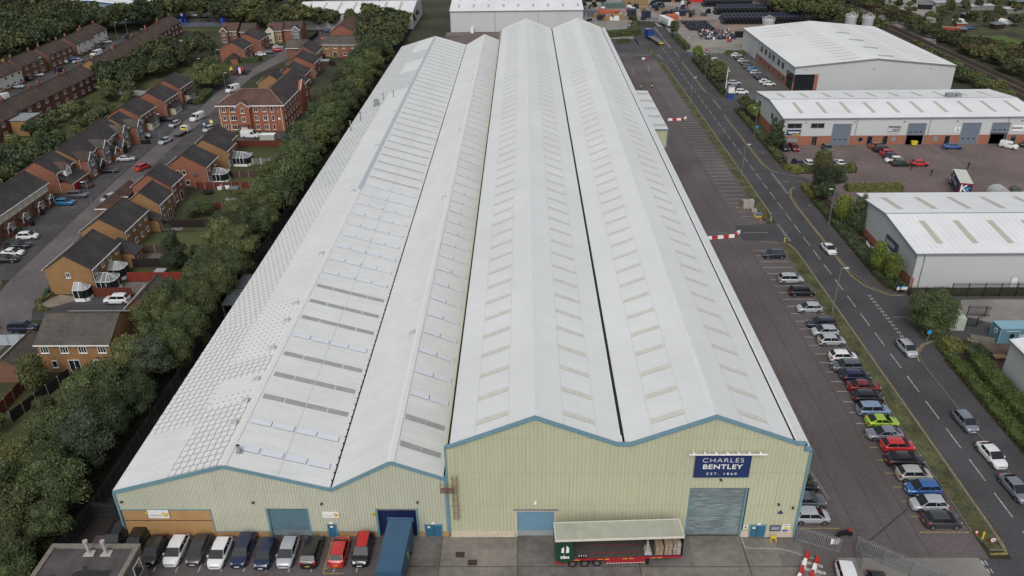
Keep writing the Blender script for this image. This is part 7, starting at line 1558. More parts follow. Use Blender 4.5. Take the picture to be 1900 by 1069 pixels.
# individual trees
for x, y, kd, lf, R, H, s, lab, nm in [(-65.0, 132.5, 'conifer', 'conifer', 2.6, 8.5, 1, 'dark conical conifer in the back garden beside the belt', 'conifer'), (-70.5, 156.5, 'g', 'blue', 2.2, 3.6, 1, 'rounded bluish bush behind the small orange brick house', 'garden_bush'), (-68.3, 157.2, 'g', 'green', 1.9, 3.2, 1, 'fresh green rounded bush next to the bluish one', 'garden_bush'),
    (-82.5, 92.5, 'g', 'blue', 2.6, 4.4, 1, 'big grey-blue bush above the red fence at the left edge', 'garden_bush'), (-70.5, 93.6, 'narrow', 'olive', 1.9, 5.6, 1, 'thin yellowish tree against the bottom brick house wall', 'broadleaf_tree'), (-120.6, 188.5, 'g', 'olive', 2.7, 5.0, 1, 'bright yellow-green rounded garden tree', 'broadleaf_tree'), (-131, 173, 'conifer', 'conifer', 2.8, 8.0, 1, 'tall dark conifer behind the left houses', 'conifer'),
    (-104.5, 264, 'g', 'olive', 3.6, 6.2, 1, 'large pale green bush tree by the street bend', 'broadleaf_tree'), (-86.5, 279, 'g', 'russet', 2.0, 4.0, 1, 'russet young tree on the street corner', 'broadleaf_tree'),
    (65.0, 201.0, 'conifer', 'conifer', 2.9, 7.6, 1, 'dark spreading conifer at the corner of the long unit', 'conifer'), (70.6, 180.8, 'narrow', 'olive', 2.2, 5.8, 1, 'olive tree standing in the planted island', 'broadleaf_tree'), (67.6, 173.0, 'narrow', 'russet', 2.0, 5.6, 1, 'brownish narrow tree by the yard entrance', 'broadleaf_tree'), (66.6, 165.0, 'g', 'conifer', 3.4, 7.4, 1, 'large dark pine beside the yellow hedge', 'conifer'), (64.9, 162.4, 'g', 'dark', 2.4, 5.0, 1, 'low dark tree beside the large pine', 'broadleaf_tree'),
    (65.1, 151.5, 'narrow', 'bright', 1.8, 6.0, 1, 'bright green tree beside the street lamp', 'broadleaf_tree'), (66.2, 146.5, 'conifer', 'dark', 2.6, 8.0, 1, 'dark tree at the rear corner of the nearest unit', 'broadleaf_tree'), (63.7, 129.6, 'narrow', 'bright', 1.5, 6.0, .95, 'light green young tree below the navy gable sign', 'broadleaf_tree'), (64.7, 125.6, 'narrow', 'bright', 1.5, 5.8, .92, 'light green young tree nearest the road junction', 'broadleaf_tree'),
    (64.6, 109.2, 'f', 'green', 4.0, 6.4, 1.0, 'huge rounded dark green bush at the side road corner', 'broadleaf_tree'),
    (64.8, 304, 'g', 'bright', 2.2, 5, 1, 'bright green tree by the far car park gate', 'broadleaf_tree'), (64.7, 289, 'g', 'green', 2.4, 5.2, 1, 'first green tree along the far car park fence', 'broadleaf_tree'), (65.0, 276.5, 'g', 'green', 3.0, 6, 1, 'second green tree along the far car park fence', 'broadleaf_tree'), (65.0, 268, 'g', 'green', 3.0, 6.4, 1, 'third green tree along the far car park fence', 'broadleaf_tree'), (64.6, 261.5, 'g', 'dark', 2.2, 5.5, 1, 'dark narrow tree above the flagpoles', 'broadleaf_tree'),
    (64.9, 231.5, 'g', 'green', 2.4, 5.0, 1, 'green tree at the corner before the middle unit, left of a pair', 'broadleaf_tree'), (65.9, 225.5, 'g', 'bright', 2.2, 4.6, 1, 'light green tree at the corner before the middle unit, right of a pair', 'broadleaf_tree'), (64.3, 352, 'narrow', 'dark', 2.0, 6, 1, 'dark upright tree beside the far lamp posts', 'broadleaf_tree'), (49.8, 379.5, 'g', 'dark', 2.2, 4.2, 1, 'dark bush at the end of the far hedge', 'garden_bush')]:
    near = y < 200
    tree(x, y, kd, lf, R, H, int(abs(x * 7 + y)), lab, None, s, (22000 if 'huge' in lab else 8500) if near else 2200, .22 if near else .42, name=nm, cat='bush' if nm == 'garden_bush' else 'tree')
def hedge(name, label, pts, h, leaf, size=.22, dens=60, group=None, cat='hedge', lump=.25):
    """clipped hedge: leaf faces over a solid leafy body of outline pts"""
    t = thing(name, label, cat, (pts[0][0], pts[0][1], 0), 0, group); P = [(p[0] - pts[0][0], p[1] - pts[0][1]) for p in pts]
    xs = [p[0] for p in P]; ys = [p[1] for p in P]; rr = random.Random(len(label)); c = []; nr = []
    area = (max(xs) - min(xs)) * (max(ys) - min(ys)); k = 0
    while k < area * dens:
        x, y = rr.uniform(min(xs), max(xs)), rr.uniform(min(ys), max(ys)); k += 1
        if inpoly(x, y, P): c.append((x, y, h + lump * math.sin(x * 1.7 + 1) * math.cos(y * 1.3) * .6 + rr.gauss(0, .05))); nr.append((0, 0, 1))
    n = len(P)
    for i in range(n):
        a, b = P[i], P[(i + 1) % n]; L_ = math.dist(a, b)
        for _ in range(int(L_ * h * dens)):
            q = rr.random(); z = rr.uniform(.05, h); g = rr.gauss(0, .07); nx, ny = (b[1] - a[1]) / L_, -(b[0] - a[0]) / L_
            c.append((a[0] + (b[0] - a[0]) * q + nx * g, a[1] + (b[1] - a[1]) * q + ny * g, z)); nr.append((nx, ny, 0))
    c, nr = np.array(c), np.array(nr, float); rg = np.random.default_rng(3); N = len(c)
    nr += rg.normal(size=(N, 3)) * .6; nr /= np.linalg.norm(nr, axis=1)[:, None]; a = np.cross(nr, rg.normal(size=(N, 3))); a /= np.linalg.norm(a, axis=1)[:, None]; b = np.cross(nr, a)
    s = size * (.6 + .8 * rg.random(N))[:, None]; V = np.stack([c - a * s * .5, c - b * s * .4, c + a * s * .5, c + b * s * .4], 1).reshape(-1, 3)
    me = bpy.data.meshes.new('foliage'); me.from_pydata(V.tolist(), [], np.arange(N * 4).reshape(N, 4).tolist()); me.update(); me.materials.append(LEAF[leaf]); link('foliage', me, t)
    cx, cy = sum(xs) / n, sum(ys) / n; M().use(LEAF[leaf]).prism([(cx + (p[0] - cx) * .93, cy + (p[1] - cy) * .93) for p in P], 0, h - .12).obj('inner_foliage', t)
    return t
HG = None
hedge('hedge', 'big clipped bright green hedge in front of the grey unit corner', [(65.3, 99.4), (67.8, 99.9), (67.6, 93.5), (67.6, 84), (67.4, 62), (65.4, 62), (65.2, 84), (64.9, 93)], 1.8, 'hedge', .2, 75)
hedge('hedge', 'lower mid-green hedge between the footpath and the big clipped one', [(62.9, 104.5), (64.8, 99.5), (65.0, 84), (64.9, 62), (63.0, 62), (62.7, 84)], .75, 'hedge', .2, 70, lump=.7)
hedge('shrub', 'yellow shrub beside the blue round sign', [(63.6, 106.4), (66.2, 105.8), (66.6, 102.2), (64.2, 102.4)], 1.1, 'yellowhedge', .22, 60, cat='shrub', lump=.8)
hedge('shrub', 'dark spreading shrubs at the edge of the gravel yard', [(66.4, 104.4), (69.0, 104), (69.6, 100.6), (66.2, 100.2)], 1.1, 'dark', .22, 60, cat='shrub', lump=.8)
hedge('hedge', 'yellow-green clipped hedge along the paved yard', [(72.6, 171.3), (85.0, 171.3), (85.0, 168.9), (72.6, 168.9)], 1.3, 'yellowhedge', .3, 30)
hedge('hedge', 'yellow-green rounded hedge at the yard corner by the road', [(62.9, 184.8), (66.0, 184.6), (66.6, 181.2), (64.2, 180.9)], 1.1, 'yellowhedge', .3, 30)
hedge('hedge', 'dark green hedge across the planted island', [(66.6, 184.4), (78.0, 184.4), (78.2, 181.4), (66.6, 181.2)], 1.1, 'green', .3, 30)
hedge('hedge', 'small yellowish hedge end of the planted island', [(78.2, 184.4), (79.6, 186.2), (79.4, 182), (78.2, 181.4)], 1.2, 'yellowhedge', .3, 40)
hedge('hedge', 'yellow-green hedge round the fence corner below the pine', [(62.9, 171.8), (65.4, 172.4), (64.4, 164.5), (62.9, 165.5)], 1.1, 'yellowhedge', .3, 30)
hedge('hedge', 'dark shrubs along the fence of the nearest unit', [(62.9, 163), (64.6, 162), (66.2, 140), (66.2, 121.8), (63.9, 122.2), (62.8, 127)], .8, 'dark', .26, 34, lump=1.2)
hedge('hedge', 'long roadside hedge before the middle unit', [(62.9, 233), (64.4, 233), (64.6, 190), (62.8, 188)], 1.0, 'green', .35, 22, lump=.9)
hedge('hedge', 'dark hedge along the far car park fence', [(63.0, 303), (64.6, 303), (64.4, 254), (62.9, 254)], 1.7, 'dark', .4, 18, lump=.9)
hedge('hedge', 'hedge beside the far road before the lorry yard', [(62.9, 352), (64.6, 352), (65.6, 322), (63.6, 321)], 1.8, 'green', .4, 18)
hedge('hedge', 'dark curved hedge at the far end of the tall warehouse', [(31, 346), (50, 352), (50.6, 372), (48.5, 372), (47.5, 356), (31, 349.5)], 2.4, 'green', .5, 12)
hedge('hedge', 'low round shrub between the far car parks', [(38.5, 336), (43.5, 337), (43.5, 340), (38.5, 339)], 1.2, 'dark', .4, 20)
hedge('hedge', 'rounded shrub bed beside the zebra crossing', [(77.5, 312), (84.5, 311), (84.5, 314.5), (78, 315)], 1.2, 'green', .4, 20)
hedge('hedge', 'long street hedge above the playground', [(-113, 303.5), (-101, 307.5), (-100.5, 310.5), (-113, 307)], 1.7, 'green', .4, 20)
hedge('hedge', 'dark hedge along the street bend', [(-103, 262), (-101.6, 248), (-103.6, 246), (-106, 262)], 1.4, 'green', .4, 20)
hedge('shrub', 'low clipped shrubs before the apartment entrance', [(-80.8, 214.6), (-77.2, 214.8), (-77.2, 217.6), (-80.2, 217.4)], .9, 'green', .3, 30, cat='shrub')
GSH = [(-62.5, 136.5), (-60, 143), (-59.5, 147.5), (-61, 163.5), (-60.2, 171.5), (-60, 178), (-59.8, 186), (-60.5, 194), (-62, 201), (-60, 128.5), (-75, 85.5), (-70.5, 84), (-66, 88), (-64.5, 94.5)]
for k, (x, y) in enumerate(GSH): tree(x, y, 'g', ('green', 'dark', 'bright', 'olive')[k % 4], 1.6, 2.6, 40 + k % 3, 'small bush at the end of a back garden beside the belt', 'small garden bushes', 1.0, 2500, .24, name='garden_bush', cat='bush')
build_trees(290)
hedge('shrub', 'dry brown shrub edging the corner gravel patch', [(-84.8, 119.4), (-83.9, 122.8), (-83.2, 122.6), (-83.8, 118.6), (-81, 116.6), (-82, 116)], .5, 'olive', .25, 40, cat='shrub')
# ------------------------------------------------------------------ street lamps, signs, barriers
def lamp(x, y, h, a, label, double=False):
    t = thing('street_lamp', label, 'street lamp', (x, y, 0), math.radians(a), 'street lamps'); m = M().use(STEEL); m.tube((0, 0, 0), (0, 0, 1.4), .10, .09, 8); m.tube((0, 0, 1.4), (0, 0, h), .07, .045, 8); m.tube((0, 0, h), (.7, 0, h + .1), .035, n=6); m.obj('post', t)
    M().use(mat('lamp_head', (.50, .51, .52), .4)).hexa([(.5, -.14, h + .02), (1.2, -.12, h + .06), (1.2, .12, h + .06), (.5, .14, h + .02)], [(.5, -.1, h + .16), (1.15, -.08, h + .2), (1.15, .08, h + .2), (.5, .1, h + .16)]).obj('lamp_head', t)
for x, y, h, a, lab in [(50.7, 114.6, 8.3, 0, 'tall street lamp in the verge nearest the parked cars'), (50.9, 177.7, 8.3, 0, 'tall street lamp halfway along the verge'), (50.9, 242.2, 8.3, 0, 'tall street lamp in the far part of the verge'), (62.2, 150.6, 7.8, 180, 'street lamp by the dark trees of the nearest unit'), (62.2, 210.1, 7.8, 180, 'street lamp on the footpath before the middle unit'), (62.3, 276.1, 7.8, 180, 'street lamp before the far car park trees'), (62.3, 306, 7.8, 180, 'street lamp by the far car park gate'), (63.0, 342, 7.8, 180, 'left of two far poles by the lorry yard hedge'), (64.5, 346, 7.8, 0, 'right of two far poles by the lorry yard hedge'),
    (-94.6, 161.1, 6.5, 180, 'street lamp behind the nearest garage roofs'), (-101.1, 213.6, 6.5, 0, 'street lamp beside the tarmac drive with low fence'), (-94.9, 126.5, 6.0, 180, 'street lamp at the left edge near the dark cars'), (-99.2, 263.9, 6.0, 0, 'street lamp at the hedge by the apartment block'), (-112.9, 296.5, 7.0, 0, 'street lamp on the green by the playground'), (-83.9, 338.3, 7, 180, 'street lamp in the far cul-de-sac'), (-178.7, 358.8, 6.5, 0, 'left lamp at the bend of the far-left street'), (-175.6, 362.5, 7, 0, 'right lamp at the bend of the far-left street'), (-175.6, 291, 6, 0, 'street lamp among the far-left drives'), (-116.1, 286.1, 6, 0, 'street lamp on the grass behind the playground'), (-164.8, 419.8, 8, 0, 'tall lamp by the far top-left road'), (118, 400, 9, 0, 'lamp on a tall mast behind the pipe stacks'), (-161.5, 345, 6, 0, 'lamp between terrace and far-left street')]:
    lamp(x, y, h, a, lab)
def rsign(x, y, z, label, m_, r=.3, word=None, ring=None):
    t = thing('road_sign', label, 'road sign', (x, y, 0)); M().use(STEEL).tube((0, 0, 0), (0, 0, z), .035, n=6).obj('post', t); m = M()
    if ring: m.use(RED).tube((0, -.04, z - r), (0, -.06, z - r), r, n=20)
    m.use(m_).tube((0, -.05, z - r), (0, -.075, z - r), r * (.78 if ring else 1), n=20); m.obj('disc', t)
    if word: text(t, word, (0, -.09, z - r), r * .8, BLACK, bold=.01)
SB = mat('cycle_blue', (.03, .25, .62), .5)
rsign(61.9, 105.1, 2.5, 'round blue sign on a post by the shrub bed', SB, .36); rsign(63.2, 211.7, 2.5, 'round blue sign by the lamp before the middle unit', SB, .36); rsign(62.7, 305, 2.4, 'round blue sign by the far car park gate', SB, .36); rsign(63.4, 347, 2.4, 'round blue sign beside the far hedge', SB, .36); rsign(69.6, 311, 2.6, 'round red no-entry sign at the far car park', RED, .45); rsign(66.2, 252, 2.0, 'white disc sign beside the blue gate hut', WHITE, .4, ring=True)
rsign(50.9, 64.2, 1.0, 'round 10 speed sign with red ring at the verge tip', WHITE, .34, '10', True)
t = thing('sign_post', 'fallen grey post leaning in the verge tip', 'post', (51.3, 64.6, .1)); M().use(STEEL).beam((0, 0, 0), (.3, -1.0, .9), .06, .06).obj('post', t)
t = thing('traffic_cone', 'toppled red and white cone at the verge tip', 'cone', (49.9, 65.6, .1)); m = M().use(RED).tube((0, 0, 0), (0, 0, .25), .2, .14, 10); m.use(WHITE).tube((0, 0, .25), (0, 0, .45), .14, .08, 10); m.use(RED).tube((0, 0, .45), (0, 0, .7), .08, .03, 10); m.obj('cone', t)
for x, y, lab in ((50.2, 64.9, 'yellow marker post at the verge tip'), (51.0, 152.6, 'yellow marker post above the middle car park entrance'), (50.8, 142.3, 'yellow marker post below the middle car park entrance'), (50.9, 309, 'yellow hydrant post near the far red and white barrier'), (49.5, 316, 'yellow post at the far bay end')):
    t = thing('marker_post', lab, 'post', (x, y, .08)); M().use(LEM).box(-.08, -.08, 0, .08, .08, 1.0).obj('post', t)
t = thing('traffic_cone', 'orange cone beside the kerb above the middle entrance', 'cone', (48.9, 152.9, .06)); M().use(mat('orange_plastic', (.6, .10, .03), .5)).tube((0, 0, 0), (0, 0, .7), .2, .03, 10).obj('cone', t)
def barrier(x, y, a, col, label, grp):
    t = thing('water_barrier', label, 'barrier', (x, y, .05), a, grp); M().use(col).profile([(-.24, 0), (.24, 0), (.24, .18), (.17, .25), (.17, .6), (-.17, .6), (-.17, .25), (-.24, .18)], -.615, .615).obj('block', t)
def barrun(pts, lab, g):
    i = 0
    for a, b in zip(pts, pts[1:]):
        L_ = math.dist(a, b); n = max(1, round(L_ / 1.25)); an = math.atan2(b[1] - a[1], b[0] - a[0]) - PI / 2
        for k in range(n):
            c = ((a[0] + (b[0] - a[0]) * (k + .5) / n), (a[1] + (b[1] - a[1]) * (k + .5) / n)); barrier(c[0], c[1], an, RED if i % 2 else WHITE, f'{"red" if i % 2 else "white"} barrier block, {ORD[i]} from the left in {lab}', g); i += 1
barrun([(35.9, 143.9), (41.6, 144.9), (43.2, 147.0)], 'the middle car park barrier', 'barrier blocks in the middle of the car park'); barrun([(41.4, 225.6), (45.2, 225.8), (47.0, 227.4)], 'the upper car park barrier', 'barrier blocks in the upper car park'); barrun([(44.4, 305.7), (46.9, 306.4)], 'the far barrier by the top entrance', 'barrier blocks at the top entrance')
barrun([(28.0, 58.6), (30.4, 62.6)], 'the left run beside the bottom zebra marks', 'barrier blocks beside the zebra marks'); barrun([(28.9, 58.0), (31.2, 61.9)], 'the right run beside the bottom zebra marks', 'barrier blocks beside the zebra marks')
t = thing('grit_trolley', 'small yellow wheeled frame standing by the blue double doors', 'trolley', (27.2, 64.6, .05)); m = M().use(LEM)
for s in (-.3, .3): m.box(s - .05, -.25, 0, s + .05, .25, .1); m.beam((s, -.2, 0), (s * .8, 0, .9), .06, .06); m.beam((s, .2, 0), (s * .8, 0, .9), .06, .06)
m.box(-.3, -.05, .4, .3, .05, .75); m.obj('frame', t)
t = thing('street_sign', 'white and blue street name board at the side road corner', 'sign', (64.9, 121.6, 0)); M().use(GREYM).box(-.7, 0, 0, -.6, .06, .9).box(.6, 0, 0, .7, .06, .9).obj('posts', t); M().use(WHITE).box(-.9, -.06, .6, .9, 0, 1.15).use(SB).box(-.9, -.07, 1.15, .3, 0, 1.35).obj('board', t)
t = thing('gate_hut', 'blue and white gate box at the far car park entrance', 'kiosk', (64.6, 248.8, 0)); M().use(mat('hut_blue', (.03, .06, .24), .5)).box(-.9, -.8, 0, .9, .8, 2.0).obj('base', t); M().use(WHITE).box(-.9, -.8, 2.0, .9, .8, 3.9).obj('upper', t); M().use(GREYM).box(-1, -.9, 3.9, 1, .9, 4.0).obj('roof', t)
for i, (x, y) in enumerate(((64.3, 254.8), (65.0, 257.2), (65.8, 259.8))): t = thing('flagpole', f'white flagpole by the gate box, {ORD[i]} from the left', 'flagpole', (x, y, 0), 0, 'flagpoles'); M().use(WHITE).tube((0, 0, 0), (0, 0, 7.5), .07, .04, 8).obj('pole', t)
# goods on pallets in the bays
t = thing('goods_stack', 'heap of wrapped grey-brown goods on pallets in the upper bays', 'goods', (48.1, 160.5, .05)); m = M().use(WRAP).box(-1.2, -1.2, .15, -.1, 0, 1.7).box(0, -1, .15, 1.1, .2, 1.8).use(CARD).box(-1.3, .2, .15, -.2, 1.2, 1.4).box(.2, .4, .1, 1.2, 1.3, 1.2); m.obj('goods', t); M().use(WOOD).box(-1.3, -1.2, 0, 1.2, 1.3, .14).obj('pallet', t)
t = thing('pallet', 'single low wrapped pallet beside the heap in the upper bays', 'pallet load', (48.8, 157.8, .05)); M().use(WOOD).box(-.6, -.5, 0, .6, .5, .14).obj('pallet', t); M().use(WRAP).box(-.55, -.45, .15, .55, .45, .6).obj('goods', t)
t = thing('pallet', 'blue-topped yellow pallet cage near the middle entrance kerb', 'pallet load', (49.0, 155.2, .05)); m = M().use(LEM); m.box(-.7, -.5, 0, .7, .5, .1); [m.box(a, b, 0, a + .08, b + .08, .8) for a in (-.7, .62) for b in (-.5, .42)]; m.obj('frame', t); M().use(PAINT['blue']).box(-.6, -.4, .5, .6, .4, .75).obj('goods', t)
# gravel yard
CB = stripes(mat('container_blue', (.13, .25, .33), .55, var=.15, scale=1), 'X', .3, .6, .04, .1)
t = thing('shipping_container', 'light blue shipping container with white lettering behind the grey unit', 'container', (72.6, 104.9, .1), math.radians(0)); M().use(CB).box(0, 0, 0, 12.2, 2.44, 2.6).obj('body', t); M().use(mat('container_light_blue', (.21, .37, .46), .5, var=.1)).box(-.03, -.03, 2.6, 12.23, 2.47, 2.68).obj('roof', t); m = M().use(MATS['container_light_blue']); [m.box(a, b, 0, a + .14, b + .1, 2.6) for a in (-.02, 12.08) for b in (-.03, 2.37)]; m.obj('corner_post', t)
text(t, 'HANJIN', (4.9, -.03, 1.35), 1.0, WHITE, bold=.03, space=1.15); m = M().use(BLACK).tube((1.9, -.01, 1.4), (1.9, -.04, 1.4), .38, n=16); m.obj('emblem', t); M().use(WHITE).box(.9, -.02, 2.2, 3.0, -.005, 2.3).obj('marking', t); m = M().use(WHITE).tube((-.01, 1.2, 1.7), (-.04, 1.2, 1.7), .45, n=16).use(CB).tube((-.03, 1.2, 1.7), (-.06, 1.2, 1.7), .28, n=16); m.obj('end_emblem', t)
t = thing('timber_stack', 'stack of grey weathered planks in the gravel yard', 'timber', (70.6, 105.8, .05), math.radians(-20)); m = M().use(FENCEG); [m.box(-1.6 + .1 * (k % 3), -.6 + .26 * (k % 5), .12 * (k // 5), 1.5 + .15 * (k % 4), -.4 + .26 * (k % 5), .12 * (k // 5) + .1) for k in range(25)]; m.obj('planks', t)
t = thing('timber_stack', 'pale board lying left of the grey plank stack', 'timber', (69.2, 105.6, .05), math.radians(-20)); M().use(CARD).box(-.7, -.7, 0, .7, .7, .25).obj('boards', t)
t = thing('timber_stack', 'yellow timber bench-like stack near the grey unit wall', 'timber', (70.8, 100.8, .05)); M().use(WOOD).box(-.9, -.5, .25, .9, .5, .5).box(-.8, -.4, 0, -.6, .4, .25).box(.6, -.4, 0, .8, .4, .25).obj('boards', t)
t = thing('storage_box', 'pale green steel box partly hidden by the huge rounded bush', 'container', (68.3, 110.9, .05)); M().use(mat('pale_green_steel', (.38, .43, .36), .6)).hexa([(-1.2, -2, 0), (1.2, -2, 0), (1.2, 2, 0), (-1.2, 2, 0)], [(-1.2, -2, 2.2), (1.2, -2, 2.2), (1.2, 2, 2.5), (-1.2, 2, 2.5)]).obj('body', t)
t = thing('bin_row', 'white drums and bags against the unit brickwork under the gable sign', 'bin', (66.0, 137.2, 0)); m = M().use(WHITE); [m.tube((0, k * .9, 0), (.0, k * .9, .9), .35, n=10) for k in range(5)]; m.obj('drums', t)
t = thing('skip_container', 'yellow wheeled skip inside the half-open shutter', 'bin', (101.2, 201.3, .05)); M().use(LEM).hexa([(-.6, -.4, .2), (.6, -.4, .2), (.6, .4, .2), (-.6, .4, .2)], [(-.8, -.5, 1.2), (.8, -.5, 1.2), (.8, .5, 1.2), (-.8, .5, 1.2)]).obj('body', t)
t = thing('half_tank', 'pale grey half-round tank lying behind the curtain lorry', 'tank', (104.2, 165.5, .05)); pr = [(-2, 0)] + [(-2 + 4 * (1 - math.cos(PI * k / 12)) / 2, 3.2 * math.sin(PI * k / 12) ** .7) for k in range(1, 12)] + [(2, 0)]; M().use(mat('tank_grey', (.38, .385, .39), .5)).profile([(a * 1.0, b * .75) for a, b in pr], -1.5, 1.5).obj('shell', t)
t = thing('cable_drum', 'dark tangled drum next to the half-round tank', 'drum', (108.3, 166.5, .05)); m = M().use(mat('drum_grey', (.10, .11, .10), .8, var=.4)).tube((0, -.8, 1.0), (0, .8, 1.0), 1.0, n=18); m.obj('drum', t)
# ------------------------------------------------------------------ far yards
PIPEM = mat('blue_black_pipe', (.022, .028, .050), .5, var=.2); pp = M().use(PIPEM); n = 14
def pipe_mesh(L_, r, ribs=True):
    m = M().use(PIPEM); m.tube((0, -L_ / 2, r), (0, L_ / 2, r), r * .93, n=n, caps=False); 
    for k in range(int(L_ / 1.0) + 1): m.tube((0, -L_ / 2 + k * 1.0 - .08, r), (0, -L_ / 2 + k * 1.0 + .08, r), r, n=n, caps=False)
    m.use(DARK).tube((0, -L_ / 2 + .15, r), (0, -L_ / 2 + .17, r), r * .85, n=n); return m.mesh('pipe', 40)
PM = pipe_mesh(6.0, .85)
def pipes(x0, x1, y, rows, label, dx=1.75):
    for r in range(rows):
        x = x0 + r * dx / 2; i = 0
        while x < x1 - r * dx / 2:
            o = link('drainage_pipe', PM, None, (x, y, r * 1.45)); tag(o, label, 'pipe', 'stacked ' + label); x += dx
for y, xa, xb, rr in ((378.5, 91.0, 128, 2), (386, 92, 128, 2), (394.5, 95, 124, 1), (404, 93, 119, 2), (411.5, 95, 122, 2), (428, 92, 112, 2), (436, 98, 118, 1)):
    pipes(xa, xb, y, rr, f'blue-black drainage pipe in the stack row {["nearest the far unit", "just behind the front row", "in the middle of the stacks", "behind the middle gap", "past the middle gap", "near the red container", "at the far end"][[378.5, 386, 394.5, 404, 411.5, 428, 436].index(y)]}')
SP = pipe_mesh(3.0, .45)
rr = random.Random(11)
for k0 in range(150):
    k = k0; kk_ = rr.choice((0, 1, 1, 1, 2, 2, 4, 4, 3))
    x, y = 74 + (k % 15) * .95 + rr.random() * .5 + (k // 15) * .2, 341.5 + (k // 15) * 1.9 + rr.random() * 1.1
    o = link('drum', M().use([WHITE, PIPEM, PIPEM, mat('orange_drum', (.35, .10, .05), .6), GREYM][kk_]).tube((0, 0, 0), (0, 0, 1.0), .38, n=10).mesh('drum'), None, (x, y, .04)); o['kind'] = 'thing'
    tag(o, ['white', 'blue-black', 'blue-black', 'orange', 'grey'][kk_] + ' drum in the crowded far yard store', 'drum', ['white', 'blue-black', 'blue-black', 'orange', 'grey'][kk_] + ' drums in the far yard store')
for k in range(60):
    x, y = 73 + (k % 10) * 1.15 + rr.random() * .5, 362.5 + (k // 10) * 3.6 + rr.random()
    o = link('plastic_pipe', SP, None, (x, y, .04), rr.uniform(-.3, .3)); tag(o, 'short dark pipe piled in the crowded far yard store', 'pipe', 'short pipes in the far yard store')
def crate(x, y, w, d, h, m_, label, nm='crate_stack', cat='crates'):
    t = thing(nm, label, cat, (x, y, .03)); m = M().use(m_)
    k = 0
    while k * .8 < h: 
        for i in range(max(1, int(w / 1.3))): m.box(-w / 2 + i * 1.3, -d / 2, k * .8, -w / 2 + i * 1.3 + 1.2, d / 2, k * .8 + .72)
        k += 1
    m.obj('crates', t)
ORC = mat('orange_crate', (.42, .12, .06), .7, var=.2)
crate(69, 384.5, 5.5, 4, 3.2, ORC, 'stack of orange crates by the far yard road'); crate(45, 392, 6, 4, 2.4, WOOD, 'yellow timber crates in the far depot yard'); crate(30, 401, 12, 4, 2.6, mat('grey_tank', (.12, .14, .17), .6, var=.2), 'long grey-blue stack in the far depot yard'); crate(52, 396, 5, 5, 3.6, PIPEM, 'dark blue tanks in the far depot yard', 'tank_stack', 'tanks'); crate(59, 396, 5, 4, 2.6, PIPEM, 'dark blue tanks right of the goods rack', 'tank_stack', 'tanks')
crate(42, 409, 12, 4, 1.6, ORC, 'long heap of orange pipes in the far depot yard'); crate(26.5, 403, 3, 6, 3, mat('dark_green_tank', (.06, .09, .10), .6), 'dark green tank beside the rear warehouse', 'tank_stack', 'tanks'); crate(37, 391, 4.5, 3, 2.2, PIPEM, 'navy tank on a flat trailer in the depot yard', 'tank_stack', 'tanks'); crate(92.5, 346.5, 7, 2.4, 2.0, BLACK, 'row of black drums beside the far unit corner'); crate(98, 347.5, 4, 3, 1.6, WHITE, 'white bags beside the far unit corner', 'bag_stack', 'bags'); crate(76, 402, 10, 6, 2.0, PIPEM, 'dark pipes along the far yard road')
crate(82, 444, 26, 5, 2.2, BLACK, 'long black pipe bundle at the top edge'); crate(31, 447, 26, 4, 2.2, BLACK, 'dark pipe bundle at the top edge above the rear warehouse'); crate(58, 432, 14, 5, 2.6, WOOD, 'mixed timber goods at the top edge'); crate(46, 425, 12, 4, 2.2, mat('teal_goods', (.10, .14, .13), .7), 'greenish goods near the top edge')
for x, y, c, lab, L_ in ((90.5, 441, 'red', 'red container at the top edge beyond the pipe stacks', 9), (102, 443, 'blue', 'blue container at the top edge beyond the pipe stacks', 13)):
    t = thing('shipping_container', lab, 'container', (x, y, .03)); M().use(PAINT[c]).box(-L_ / 2, -1.2, 0, L_ / 2, 1.2, 2.6).obj('body', t); M().use(PAINT[c]).box(-L_ / 2 - .05, -1.25, 2.6, L_ / 2 + .05, 1.25, 2.7).obj('roof', t)
t = thing('shipping_container', 'rusty red container on the allotment grass', 'container', (181.5, 349, .03), math.radians(-20)); M().use(mat('rusty_red', (.28, .05, .035), .7, var=.25)).box(-5.2, -1.2, 0, 1.8, 1.2, 2.6).obj('body', t); M().use(CARD).box(-5.2, -1.2, 2.6, 1.8, 1.2, 2.68).obj('roof', t)
t = thing('forklift', 'red forklift with raised mast in the far lorry yard', 'forklift', (84.5, 337.5, .03), math.radians(70)); M().use(RED).hexa([(-1.3, -.6, .3), (.9, -.6, .3), (.9, .6, .3), (-1.3, .6, .3)], [(-1.2, -.5, 1.3), (.2, -.5, 1.0), (.2, .5, 1.0), (-1.2, .5, 1.3)]).obj('body', t)
m = M().use(BLACK); [m.beam((1.0, s * .4, .1), (1.1, s * .4, 3.6), .12, .12) for s in (-1, 1)]; m.box(.95, -.4, 3.2, 1.1, .4, 3.35); m.box(1.1, -.35, .1, 2.1, -.2, .18); m.box(1.1, .2, .1, 2.1, .35, .18); m.obj('mast', t); m = M().use(BLACK); [m.tube((a, b, 1.0), (a, b, 2.2), .04, n=6) for a in (-.9, .6) for b in (-.5, .5)]; m.box(-1.0, -.6, 2.2, .7, .6, 2.28); m.obj('cage', t)
for x, y in ((.6, .6), (.6, -.6), (-.9, .6), (-.9, -.6)): link('wheel', WHEEL, t, (x, y, .325))
ym = M().use(YLINE2)
for bx, by in ((68, 327), (75, 327), (86, 329)):
    for k in range(5): line(ym, bx, by + 2.2 * k, bx + 6 - (k * .1), by + 2.2 * k + .4, .25, .05)
for k in range(6): line(ym if k % 2 else ym, 71 + 1.6 * k, 318.5, 72 + 1.6 * k, 318.5, .5, .05)
struct('yard_markings', ym)
zb = M().use(WLINE)
